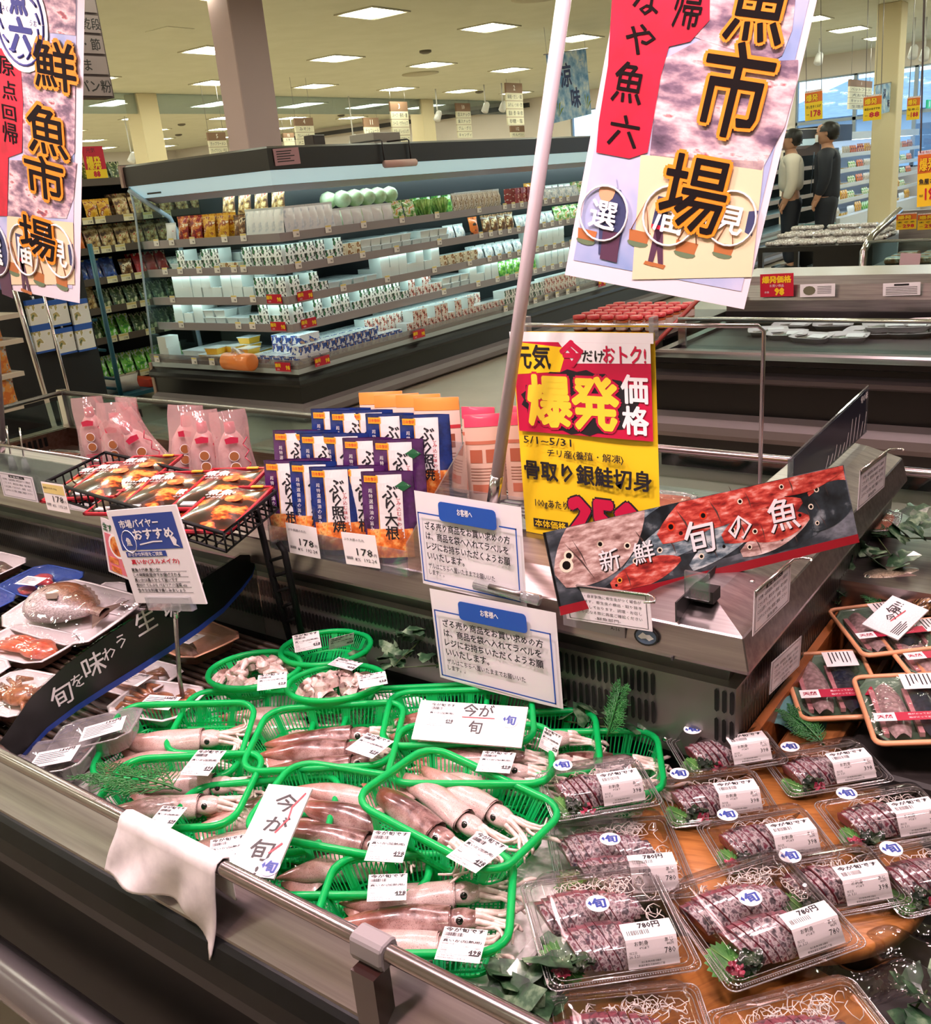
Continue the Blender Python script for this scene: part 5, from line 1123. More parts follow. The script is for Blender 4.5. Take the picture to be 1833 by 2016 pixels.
# squid
def mat_squid(name, pale, spot, band, bandc, dark):
    t = NT(name); co = t.new('ShaderNodeTexCoord'); v = t.coord('Object')
    big = t.noise(v, 26, 4, .65, .5); small = t.noise(v, 900, 1, .5)
    sep = t.new('ShaderNodeSeparateXYZ'); t.link(co.outputs['Object'], sep.inputs[0])
    # dark band on the back (local +z) broken by blotches, rusty tail
    m1 = t.new('ShaderNodeMath', operation='MULTIPLY_ADD'); t.link(sep.outputs['Z'], m1.inputs[0]); m1.inputs[1].default_value = 15; t.link(big.outputs['Fac'], m1.inputs[2])
    base = t.ramp(m1.outputs[0], [(.62, pale), (.86, dark), (.98, bandc)] if band > 1 else [(band - .22, pale), (band, dark), (band + .16, bandc), (band + .34, '3a1712')])
    m2 = t.new('ShaderNodeMath', operation='MULTIPLY_ADD'); t.link(sep.outputs['X'], m2.inputs[0]); m2.inputs[1].default_value = -11; m2.inputs[2].default_value = -1.05
    m3 = t.new('ShaderNodeMath', operation='ADD'); m3.use_clamp = True; t.link(m2.outputs[0], m3.inputs[0]); mm = t.new('ShaderNodeMath', operation='MULTIPLY'); t.link(big.outputs['Fac'], mm.inputs[0]); mm.inputs[1].default_value = .5; t.link(mm.outputs[0], m3.inputs[1])
    mx = t.new('ShaderNodeMix', data_type='RGBA'); t.link(m3.outputs[0], mx.inputs[0]); t.link(base, mx.inputs[6]); mx.inputs[7].default_value = hx('9a5440')
    sp = t.ramp(small.outputs['Fac'], [(.60, 'ffffff'), (.68, spot)]); m4 = t.new('ShaderNodeMix', data_type='RGBA', blend_type='MULTIPLY'); m4.inputs[0].default_value = .75; t.link(mx.outputs[2], m4.inputs[6]); t.link(sp, m4.inputs[7])
    t.link(m4.outputs[2], t.b.inputs['Base Color']); t.set(Roughness=.3, Coat_Weight=.8, Coat_Roughness=.07); t.b.inputs['Subsurface Weight'].default_value = .0
    wet = t.noise(v, 120, 2); t.bump(wet.outputs['Fac'], .25, .002); return t.m
SQ_PALE = mat_squid('squid_pale', 'cfb6b0', '7d5a50', 1.02, '94695c', 'bb9a92'); SQ_DARK = mat_squid('squid_dark', 'c6aaa4', '6d4a42', .62, '542e28', '94706a')
ARM = mat_noise('squid_arm', [(.35, 'cfb2aa'), (.6, 'e6d2ca'), (.75, 'b59086')], 90, .3, coat=.8, bump=.3)
EYE_B = mat('squid_eye_black', '07070a', .08, coat=1); EYE_W = mat('squid_eye_ring', 'e2d3cf', .2, coat=.6)
def squid(m, seed, rollv, bend, fan_=1.0, curl=1.0):
    rn = random.Random(seed); t = thing('squid', '', 'squid'); a = MB(); Lm = .158; nu, nv = 26, 16; RM = .0205
    def axis(x):  # gentle sideways bend
        q = (x + Lm) / Lm; return Vector((x, bend * (q * q - q) * .06, 0))
    def prof(q): return RM * (1 - (1 - min(1, q / .62)) ** 1.7) ** .9 * (1 - .07 * max(0, q - .8) / .2) + .0012
    tw = math.radians(rollv)
    def mant(u, v):
        q = u; x = -Lm + Lm * q; c = axis(x); r = prof(q); an = 2 * PI * v; k = 1 + .05 * math.sin(3 * an + 9 * q + seed)
        return (c.x, c.y + r * 1.08 * k * math.cos(an), r * .86 * k * math.sin(an))
    a.grid(mant, nu, nv, m)
    for s in (-1, 1):  # fins hugging the tail
        a.grid(lambda u, v: (-Lm + .006 + .062 * u, axis(-Lm + .06 * u).y + s * (prof(.05 + .36 * u) * .9 + v * .019 * math.sin(PI * min(1, u * 1.02)) ** .8), -.004 - .006 * v + .002 * math.sin(8 * u)), 10, 4, m)
    # mantle lip, head
    c0 = axis(0); a.grid(lambda u, v: (c0.x + .002 - .012 * u, c0.y + (prof(1) * 1.06 - .004 * u) * math.cos(2 * PI * v), (prof(1) * .84 - .004 * u) * math.sin(2 * PI * v)), 2, 16, m, flip=True)
    hd = [(-.012, .010), (0, .0145), (.01, .0165), (.02, .0165), (.03, .0135), (.038, .011)]
    a.tube([(c0.x + x, c0.y + .0, 0) for x, r in hd], [r for x, r in hd], m, 14, ell=(1.05, .85))
    for k in range(8):
        an = 2 * PI * (k + .5) / 8; y0, z0 = .008 * math.cos(an), .007 * math.sin(an); l = rn.uniform(.05, .075); sw = rn.uniform(-.32, .32) * fan_; P = []; rr = []
        for i in range(9):
            q = i / 8; ang = sw * q + curl * (q ** 2.2) * rn.uniform(.8, 1.25) * (1 if y0 > 0 else -1) * .9
            P.append((c0.x + .034 + l * q * math.cos(ang * .8), c0.y + y0 * (1 + .9 * q) + l * q * math.sin(ang) * .62, z0 * (1 - .3 * q) - .004 * q + .003 * math.sin(6 * q + k))); rr.append(.0052 * (1 - .72 * q))
        a.tube(P, rr, ARM, 7)
    for s in (-1, 1):
        l = rn.uniform(.07, .085); w = rn.uniform(.4, 1.0) * curl
        a.tube([(c0.x + .034 + l * q * math.cos(w * q), c0.y + s * .004 + s * l * q * math.sin(w * q) * .5 + .004 * math.sin(9 * q), .003 - .006 * q) for q in [i / 9 for i in range(10)]], [.0028] * 7 + [.0036, .0036, .0016], ARM, 6)
    a.v = [tuple(R('X', rollv) @ Vector(p)) if False else p for p in a.v]
    a.build('body', t)
    e = MB()
    for s in ((1, 1) if False else (1,)):
        X = T(c0.x + .014, c0.y - .0125, .0075) @ R('X', 62); e.lathe([(.0072, -.002), (.0074, 0), (.006, .0012)], EYE_W, 14, X); e.lathe([(.0052, .0005), (.0048, .0022), (.002, .0032)], EYE_B, 14, X)
    e.build('eye', t); KIDS[t.name] = list(t.children); return t
SQ = [squid(SQ_PALE, 1, 0, .3, 1, .8), squid(SQ_PALE, 2, 0, -.4, .7, 1.1), squid(SQ_DARK, 3, 0, .2, .8, .9), squid(SQ_DARK, 4, 0, -.3, 1.1, 1.2), squid(SQ_DARK, 5, 0, .5, .6, .6)]
sq_used = set()
def put_squid(i, b, x, y, rz, z=-.026, roll=0, label='', sc=1.0, rim=0):
    """x: where the mantle ends, in the basket's own axes"""
    X = BM[b] @ T(x, y, z) @ R('Z', rz) @ R('X', roll) @ S(sc)
    if i not in sq_used: sq_used.add(i); o = SQ[i]; o.matrix_world = X
    else: o = dup(SQ[i], X)
    o['label'] = label; return o
PLACE = {
 'B1': [(0, .035, .025, 2, 'upper pale squid in the leftmost basket, eye showing'), (1, .03, -.035, 4, 'lower squid in the leftmost basket, under the fern and label')],
 'B2': [(2, .035, .028, 4, 'top dark squid in the middle back basket'), (3, .035, -.012, 1, 'middle dark squid in the middle back basket'), (4, .05, -.055, 2, 'bottom dark squid in the middle back basket, slender tail')],
 'B3': [(4, .05, .025, -2, 'dark brown squid lying along the back of the basket below the wide card'), (1, .055, -.02, -3, 'middle pale squid in the basket below the wide card, behind its label'), (0, .05, -.06, -4, 'lowest squid in the basket below the wide card, eye at the rim')],
 'B4': [(2, .04, .035, 0, 'squid behind the wide handwritten card'), (1, .03, -.02, 2, 'second squid half hidden behind the wide handwritten card')],
 'B5': [(1, .045, .04, 6, 'squid with arms reaching the rim of the rear basket right of the card'), (0, .05, -.03, -8, 'squid with coiled arms beside the label of the rear basket')],
 'B6': [(3, .05, .03, 2, 'dark squid in the rightmost basket'), (0, .06, -.035, -6, 'pale squid under the corner of a sashimi pack in the rightmost basket')],
 'B7': [(0, .03, .045, -8, 'upper squid in the crosswise basket'), (1, .01, .0, -10, 'middle squid in the crosswise basket, orange rim at its eye'), (3, -.005, -.05, -8, 'lower dark squid in the crosswise basket, behind the label')],
 'B8': [(1, .045, .045, -4, 'upper squid in the basket right of the tall card'), (3, .055, .0, -4, 'middle dark squid in the basket right of the tall card'), (2, .05, -.045, -3, 'lower dark squid in the basket right of the tall card')],
 'B9': [(0, .045, .04, 5, 'large pale squid at the back of the front basket, black eye'), (3, .045, -.01, 2, 'middle squid of the front basket with a red-brown side'), (1, .035, -.058, 0, 'squid at the front of the front basket, above the rail')],
 'B10': [(1, .045, .04, -2, 'upper squid in the lowest left basket'), (0, .04, -.01, 0, 'lower squid in the lowest left basket, under its label')],
 'B12': [(0, .09, .045, 0, 'squid at the back of the rearmost left basket'), (1, .11, .0, 2, 'squid peeping out behind the leftmost large basket')],
 'B11': [(2, .06, .06, 4, 'squid at the back of the basket behind the tall card'), (1, .05, .02, 3, 'rusty squid to the left of the tall card'), (0, .05, -.025, 3, 'lower pale squid to the left of the tall card')],
 'B13': [(3, .06, .045, 8, 'dark squid below the basket right of the tall card'), (1, .06, -.0, 10, 'pale squid just behind the front basket')]}
for b, its in PLACE.items():
    for i, x, y, rz, lab in its: put_squid(i, b, x, y, rz, -.024, random.uniform(-12, 12), lab)
# cut squid in the oval baskets
PIECE = mat_noise('squid_piece', [(.35, 'caa59c'), (.55, 'e2cbc4'), (.7, 'a98078')], 60, .28, coat=.9)
def piece(kind):
    a = MB()
    if kind == 0: a.grid(lambda u, v: (.014 * math.cos(2 * PI * u), .014 * math.sin(2 * PI * u) * .8, .016 * (v - .5)), 14, 3, PIECE); a.grid(lambda u, v: (.0115 * math.cos(2 * PI * u), .0115 * math.sin(2 * PI * u) * .8, .016 * (v - .5)), 14, 3, PIECE, flip=True)
    elif kind == 1: a.grid(lambda u, v: ((u - .5) * .034, (v - .5) * .022, .006 * math.sin(PI * u) + .003 * math.sin(7 * v)), 8, 6, PIECE); a.grid(lambda u, v: ((u - .5) * .034, (v - .5) * .022, .006 * math.sin(PI * u) + .003 * math.sin(7 * v) - .004), 8, 6, PIECE, flip=True)
    else: a.tube([(.03 * (q - .5), .008 * math.sin(5 * q), .006 * math.sin(3 * q)) for q in [i / 7 for i in range(8)]], [.007, .0075, .007, .006, .005, .004, .003, .002], PIECE, 8)
    return a.build('squid_piece')
PCS = [piece(0), piece(1), piece(2)]; pu = set()
for b, lab in (('R1', 'piece of cut squid in the left oval basket'), ('R2', 'piece of cut squid in the right oval basket')):
    for k in range(46):
        rr = math.sqrt(random.random()); an = random.uniform(0, 2 * PI); i = k % 3
        X = BM[b] @ T(.068 * rr * math.cos(an), .05 * rr * math.sin(an), -.022 + .026 * (1 - rr * rr) + random.uniform(0, .008)) @ R('Z', random.uniform(0, 360)) @ R('X', random.uniform(-50, 50)) @ S(random.uniform(.85, 1.15))
        o = PCS[i] if i not in pu else PCS[i].copy()
        if i in pu: COL.objects.link(o)
        pu.add(i); o.matrix_world = X; tag(o, lab, 'squid piece', lab + 's')
# price labels on the squid
PAPER = mat('label_paper', 'f0e6e6', .45); LINK = mat('label_ink', '1c1a20', .6)
def print_label(a, w, h, big, name, price, sub, head='今が旬です', X=None, seed=1):
    rn = random.Random(seed); z = .0005
    if head: a.text(head, w * .5, h * .92, LINK, w=w * .88, h=h * .125, z=z, bold=.022, X=X)
    x = w * .06
    while x < w * .48:
        bw = rn.choice([.0005, .0008, .0012]); a.quad((x, h * .72, z), (x + bw, h * .72, z), (x + bw, h * .83, z), (x, h * .83, z), LINK, X); x += bw + rn.choice([.0004, .0006, .0009])
    a.text(name, w * .5, h * .575, LINK, w=w * .88, h=h * .095, z=z, bold=.012, X=X)
    for k, tx in enumerate(['新潟県産', '保存温度  4℃以下', '加工日', '26. 5.21', '消費期限', '26. 5.22']): a.text(tx, w * .05, h * (.665, .49, .40, .345, .29, .23)[k], LINK, h=h * .038, z=z, align='L', X=X)
    a.text(price, w * .84, h * .28, LINK, h=h * .13, w=w * .28, z=z, bold=.02, X=X); a.text(sub, w * .86, h * .40, LINK, h=h * .045, z=z, X=X); a.text('8%税込', w * .62, h * .43, LINK, h=h * .04, z=z, X=X)
    a.quad((w * .04, h * .175, z), (w * .96, h * .175, z), (w * .96, h * .18, z), (w * .04, h * .18, z), LINK, X); a.quad((w * .72, h * .185, z), (w * .95, h * .185, z), (w * .95, h * .215, z), (w * .72, h * .215, z), LINK, X)
    a.text('加工者(株)市場 沼垂店', w * .05, h * .13, LINK, h=h * .04, z=z, align='L', X=X); a.text('新潟市東区河渡本町2丁目1番23号', w * .05, h * .065, LINK, h=h * .04, z=z, align='L', X=X)
LW, LH = .058, .056
def make_label():
    a = MB(); a.box((0, 0, -.0003), (LW, LH, 0), PAPER); print_label(a, LW, LH, None, '真いか(加熱用)', '498', '538円')
    return a.build('price_label')
lab0 = make_label(); lfirst = True
def label_at(tl, tr, bl, z, text, dz=(0, 0, 0)):
    global lfirst
    a, b, c = PZ(tl[0], tl[1], z + dz[0]), PZ(tr[0], tr[1], z + dz[1]), PZ(bl[0], bl[1], z + dz[2]); X, w, h = frame(a, b, c)
    o = lab0 if lfirst else lab0.copy()
    if not lfirst: COL.objects.link(o)
    lfirst = False; o.matrix_world = X @ S(w / LW, h / LH, 1); tag(o, 'white price label ' + text, 'price label'); return o
label_at((370, 1475), (425, 1477), (352, 1525), .612, 'on the leftmost basket of squid')
label_at((710, 1438), (762, 1455), (680, 1475), .625, 'on the middle basket of dark squid', (.0, .0, 0))
label_at((945, 1478), (1010, 1482), (936, 1518), .632, 'on the squid below the wide card')
label_at((1068, 1428), (1103, 1447), (1060, 1470), .622, 'beside coiled arms in the rear basket right of the card', (.02, .02, -.01))
label_at((920, 1624), (977, 1654), (878, 1686), .636, 'at the lower edge of the crosswise basket')
label_at((724, 1634), (797, 1638), (717, 1694), .634, 'in the basket right of the tall card', (.01, .01, 0))
label_at((860, 1822), (945, 1830), (855, 1888), .636, 'in the front basket over three squid')
label_at((324, 1586), (372, 1590), (288, 1625), .622, 'in the lowest left basket by the rail')
label_at((414, 1654), (484, 1642), (411, 1705), .612, 'just left of the tall handwritten card', (.01, .01, 0))
label_at((730, 1722), (806, 1719), (722, 1775), .602, 'peeping out behind the front basket', (.015, .015, 0))
label_at((504, 1330), (561, 1323), (506, 1360), .646, 'on the left oval basket of cut squid', (.012, .012, 0))
label_at((697, 1332), (752, 1322), (708, 1356), .648, 'on the right oval basket of cut squid', (.012, .012, 0))
label_at((579, 1251), (631, 1241), (581, 1285), .628, 'standing left in the rearmost oval basket', (.03, .03, 0))
label_at((650, 1258), (699, 1245), (648, 1280), .628, 'standing right in the rearmost oval basket', (.03, .03, 0))
label_at((655, 1290), (702, 1302), (645, 1308), .632, 'lying between the oval baskets', (.0, .0, 0))
label_at((1180, 1505), (1250, 1500), (1178, 1540), .60, 'seen through the lid of the leftmost sashimi pack')
# handwritten foam cards
MARK = mat('marker_black', '2a2224', .5); MARKR = mat('marker_red', 'd23a46', .5); BLUEST = mat('sticker_blue', '2b3f8f', .5); LILAC = mat('sticker_lilac', 'b9b3e0', .4)
FOAM = mat_noise('foam_card', [(.4, 'e4dada'), (.6, 'ece3e3')], 300, .6)
def strokes(a, pts, wd, m, z=.0042):
    for p, q in zip(pts, pts[1:]):
        dx, dy = q[0] - p[0], q[1] - p[1]; l = math.hypot(dx, dy) or 1; nx, ny = -dy / l * wd / 2, dx / l * wd / 2
        a.quad((p[0] - nx, p[1] - ny, z), (q[0] - nx, q[1] - ny, z), (q[0] + nx, q[1] + ny, z), (p[0] + nx, p[1] + ny, z), m)
def sticker(a, x, y, r, z, X=None, base=None):
    a.prism([(x + r * math.cos(k * .2618), y + r * math.sin(k * .2618)) for k in range(24)], z, z + .0003, base or WHP, X)
    a.text('旬', x + r * .12, y, BLUEST, h=r * 1.15, z=z + .0006, bold=.045, X=X); a.add([(x - r * .85, y + r * .1, z + .0006), (x - r * .62, y + r * .42, z + .0006), (x - r * .5, y + r * .05, z + .0006), (x - r * .62, y - r * .25, z + .0006)], [(0, 3, 2, 1)], BLUEST, False, X)
X, w, h = frame(PZ(512, 1545, .675), PZ(597, 1553, .675), PZ(448, 1722, .633))
t = thing('handwritten_card', 'tall white foam card with brushed black writing and red strokes by the rail', 'card', X); a = MB(); a.box((0, 0, 0), (w, h, .004), FOAM)
for s, y, k in (('今', .80, .2), ('が', .56, .17), ('旬', .27, .22), ('!', .06, .08)): a.text(s, w * (.58 if s != '旬' else .5), h * y, MARK, h=h * k, w=w * (.5 if s != '!' else .06), z=.0045, bold=.012)
strokes(a, [(w * .92, h * .93), (w * .75, h * .76), (w * .78, h * .62), (w * .62, h * .46)], .0025, MARKR, .0052); strokes(a, [(w * .88, h * .36), (w * .68, h * .24)], .003, MARKR, .0052)
a.build('board', t); a = MB(); sticker(a, w * .83, h * .11, w * .21, .0046, base=LILAC); a.build('round_sticker', t)
X, w, h = frame(PZ(836, 1381, .662), PZ(1047, 1395, .662), PZ(818, 1428, .64))
t = thing('handwritten_card', 'wide white foam card with black writing at the back of the squid pile', 'card', X); a = MB(); h2 = h * 1.6; a.box((0, h - h2, 0), (w, h, .004), FOAM)
a.text('今が', w * .56, h * .72, MARK, h=h * .5, w=w * .28, z=.0045, bold=.012); a.text('旬', w * .56, h * .05, MARK, h=h * .5, z=.0045, bold=.012); strokes(a, [(w * .42, h * .42), (w * .72, h * .44)], .0016, MARKR, .005)
a.build('board', t); b = MB(); b.box((0, 0, .0041), (LW * .8, LH * .8, .0044), PAPER); print_label(b, LW * .8, LH * .8, None, '真いか(加熱用)', '498', '538円', X=T(0, 0, .0042)); o = b.build('price_label', t); o.location = (w * .1, h - LH * .86, 0)
a = MB(); sticker(a, w * .86, h * .42, w * .075, .0046); a.build('round_sticker', t)
# plastic fern sprays
FERN = mat_noise('plastic_fern', [(.35, '1d5526'), (.65, '35793a')], 30, .4)
def fern(name, X, L_, label, nb=9, spread=.62):
    a = MB(); rn = random.Random(len(label))
    def br(p, ang, l, r, lev):
        n = 5; P = [(p[0] + l * q * math.cos(ang + .12 * q), p[1] + l * q * math.sin(ang + .12 * q), .004 * math.sin(3 * q) * (lev == 0) + rn.uniform(-.0015, .0015)) for q in [i / n for i in range(n + 1)]]
        a.tube(P, [r * (1 - .5 * i / n) for i in range(n + 1)], FERN, 5)
        if lev >= 2: return
        m = nb if lev == 0 else 6
        for k in range(1, m + 1):
            q = k / (m + .5); b = (p[0] + l * q * math.cos(ang + .12 * q), p[1] + l * q * math.sin(ang + .12 * q)); ll = l * ((.5 if lev == 0 else .42) * (1 - .55 * q) + .06)
            for s in (-1, 1): br(b, ang + s * spread * rn.uniform(.85, 1.15), ll * rn.uniform(.8, 1.1), r * .75, lev + 1)
    br((0, 0), 0, L_, .0019, 0)
    o = a.build(name); o.matrix_world = X; return tag(o, label, 'plastic fern')
c0 = PZ(357, 1556, .622); c1 = PZ(185, 1505, .622); fern('plastic_fern', T(c0) @ R('Z', math.degrees(math.atan2(c1.y - c0.y, c1.x - c0.x))) @ R('X', 10), .16, 'green plastic fern spray at the front of the leftmost basket')
c0 = PZ(1195, 1455, .585); fern('plastic_fern', T(c0) @ R('Z', 60) @ R('Y', -65), .085, 'green plastic fern standing behind the rightmost basket, before the grille')
c0 = PZ(1625, 1470, .565); fern('plastic_fern', T(c0) @ R('Z', 150) @ R('Y', -20), .08, 'green plastic fern tip behind the sashimi packs by the plank')
c0 = PZ(1745, 1215, .61); fern('plastic_fern', T(c0) @ R('Z', 120) @ R('Y', -25), .09, 'green plastic fern beside the whole fish on ice')
# ivy
IVY = mat_noise('ivy_leaf', [(.3, '14281a'), (.5, '2c4e30'), (.68, '7d9474')], 40, .45, coat=.2); IVST = mat('ivy_stem', '4a5a32', .6)
def leaf_pts(s): return [(0, -.02 * s), (.35 * s, -.12 * s), (.5 * s, .12 * s), (.32 * s, .34 * s), (.3 * s, .62 * s), (0, 1.0 * s), (-.3 * s, .62 * s), (-.32 * s, .34 * s), (-.5 * s, .12 * s), (-.35 * s, -.12 * s)]
def ivy(spots, label, size=.035, seed=0):
    rn = random.Random(seed); t = thing('ivy_sprig', label, 'ivy', T(spots[0])); a = MB(); o0 = Vector(spots[0]); st = MB()
    st.tube([Vector(p) - o0 for p in spots] if len(spots) > 1 else [(0, 0, 0), (.03, 0, .005)], .0016, IVST, 5)
    for p in spots:
        for k in range(3):
            s = size * rn.uniform(.65, 1.1); X = T(Vector(p) - o0 + Vector((rn.uniform(-.02, .02), rn.uniform(-.02, .02), rn.uniform(0, .012)))) @ R('Z', rn.uniform(0, 360)) @ R('X', rn.uniform(-10, 45)) @ R('Y', rn.uniform(-30, 30))
            pts = leaf_pts(s); a.add([(0, .3 * s, .06 * s)] + [(x, y, -.0 + .1 * abs(x)) for x, y in pts], [(0, i + 1, (i + 1) % 10 + 1) for i in range(10)], IVY, False, X)
    st.build('stem', t); o = a.build('foliage', t); m = o.modifiers.new('thick', 'SOLIDIFY'); m.thickness = .0006
    return t
ivy([PZ(u, v, z) for u, v, z in [(745, 1300, .60), (775, 1275, .61), (800, 1295, .60), (830, 1265, .63), (855, 1290, .61), (800, 1250, .64), (850, 1240, .66), (770, 1315, .59), (865, 1310, .6)]], 'dark ivy sprig behind the oval baskets, left of the lower notice', .042, 1)
ivy([PZ(u, v, z) for u, v, z in [(985, 1955, .575), (1035, 1930, .58), (1060, 1900, .585), (1000, 1990, .57), (1050, 1965, .575), (1075, 1985, .57)]], 'dark ivy sprig at the front edge under the large sashimi pack', .055, 2)
ivy([PZ(u, v, z) for u, v, z in [(1120, 1395, .58), (1150, 1410, .58), (1230, 1420, .58), (1260, 1440, .57), (1110, 1420, .575)]], 'dark ivy sprig below the slotted grille, behind the rightmost basket', .04, 3)
ivy([PZ(u, v, z) for u, v, z in [(1815, 1010, .70), (1800, 1045, .69), (1825, 1060, .69), (1770, 1060, .68), (1725, 1055, .67), (1755, 1095, .67), (1700, 1085, .66), (1735, 1130, .65), (1675, 1130, .64), (1650, 1110, .64), (1665, 1170, .62), (1650, 1190, .61)]], 'trailing ivy at the right, above the whole fish on ice', .055, 4)
ivy([PZ(u, v, z) for u, v, z in [(1825, 1950, .54), (1800, 1990, .53), (1830, 2010, .53)]], 'dark ivy leaves in the bottom right corner', .04, 5)
# ------------------------------------------------------------------ sashimi packs
LIDC = mat_clear('pack_clear', 'fbfafa', .045, .06); RIBC = mat_clear('pack_rib', 'f4f0f0', .30, .12, haze=.12)
SKINF = mat_noise('aji_skin', [(.30, '28242c'), (.42, '5f5258'), (.51, 'b9abab'), (.58, '7a656c'), (.66, '702f40')], 150, .2, coat=.7, sc=(1, .6, 1)); FLESH = mat_noise('aji_flesh', [(.35, '7c2436'), (.6, 'a04858'), (.75, 'b9747a')], 60, .3, coat=.6)
SKINR = mat_noise('aji_back', [(.3, '5a2836'), (.5, '96505c'), (.62, '483640'), (.75, 'a87478')], 80, .28, coat=.7)
SHISO = mat_noise('shiso_leaf', [(.35, '2f6a2c'), (.65, '5f9a48')], 40, .5); WAKA = mat_noise('wakame', [(.4, '15241a'), (.7, '3a4f30')], 60, .3, coat=.6); TOSA = mat_noise('red_seaweed', [(.4, '7c1a34'), (.7, 'b83a58')], 60, .3, coat=.6); DAIK = mat('daikon_shreds', 'e9dfd8', .4, coat=.4)
def fillet(a, x0, x1, y, hw, hh, z0, n, slant=.4, rn=random):
    """row of slices leaning on one another: silver outside, red cut faces"""
    m = 10
    for i in range(n):
        q = (i + .5) / n; taper = math.sin(PI * min(1, .16 + q * .9)) ** .45; w = hw * taper; h = hh * taper * rn.uniform(.95, 1.06); xa = x0 + (x1 - x0) * (i + rn.uniform(-.12, .12)) / n; xb = x0 + (x1 - x0) * (i + rn.uniform(.9, 1.05)) / n; dz = rn.uniform(0, .0015)
        def arc(x, k, lean): 
            return [(x - slant * .9 * k * h * math.sin(PI * j / m) + .25 * k * w * math.cos(PI * j / m), y + w * k * math.cos(PI * j / m) * -1, z0 + h * k * math.sin(PI * j / m) ** .8 + dz) for j in range(m + 1)]
        A, B, C = arc(xa, .90, 0), arc(xa + .0010, 1.0, 0), arc(xb, 1.0, 0); vs = A + B + C; k = m + 1
        a.add(vs, [(j, k + j, k + j + 1, j + 1) for j in range(m)] + [tuple(range(m, -1, -1))], FLESH, False)
        a.add(B + C, [(j, k + j, k + j + 1, j + 1) for j in range(m // 2 + 1)], SKINF, True); a.add(B + C, [(j, k + j, k + j + 1, j + 1) for j in range(m // 2 + 1, m)], SKINR, True)
        a.add(C, [tuple(range(m + 1))], FLESH, False)
def curls(a, cx_, cy_, rx, ry, z, n, rn):
    for k in range(n):
        an = rn.uniform(0, 2 * PI); r = rn.uniform(.005, .013); px, py = cx_ + rx * rn.uniform(-1, 1), cy_ + ry * rn.uniform(-1, 1); s0 = rn.uniform(.6, 1.6)
        a.tube([(px + r * math.cos(an + t * s0), py + r * math.sin(an + t * s0) * rn.uniform(.8, 1.1), z + .004 * math.sin(t * 1.4) + rn.uniform(0, .006)) for t in [i * .7 for i in range(7)]], .0007, DAIK, 4)
def weed(a, x, y, z, s, m, n, rn):
    for k in range(n):
        an = rn.uniform(0, 6.28); X = T(x + rn.uniform(-s, s) * .5, y + rn.uniform(-s, s) * .4, z + rn.uniform(0, s * .4)) @ R('Z', math.degrees(an)) @ R('X', rn.uniform(-50, 50))
        a.grid(lambda u, v: ((u - .5) * s * 1.2, (v - .5) * s * .6 * (1 + .4 * math.sin(9 * u)), s * .22 * math.sin(7 * u + k) * math.cos(5 * v)), 6, 3, m, X)
def shiso(a, X, s):
    pts = []; n = 44
    for k in range(n):
        t = 2 * PI * k / n; r = (1 + .09 * (1 if k % 2 else -1)); pts.append((s * .42 * math.sin(t) * r * (1 - .25 * math.cos(t)), s * .5 * -math.cos(t) * r, .004 * math.cos(2 * t)))
    a.add([(0, 0, .002)] + pts, [(0, i + 1, (i + 1) % n + 1) for i in range(n)], SHISO, False, X); a.tube([(0, -.5 * s, .003), (0, .5 * s, .004)], .0008, mat('shiso_vein', '7fb060', .5), 4, X=X)
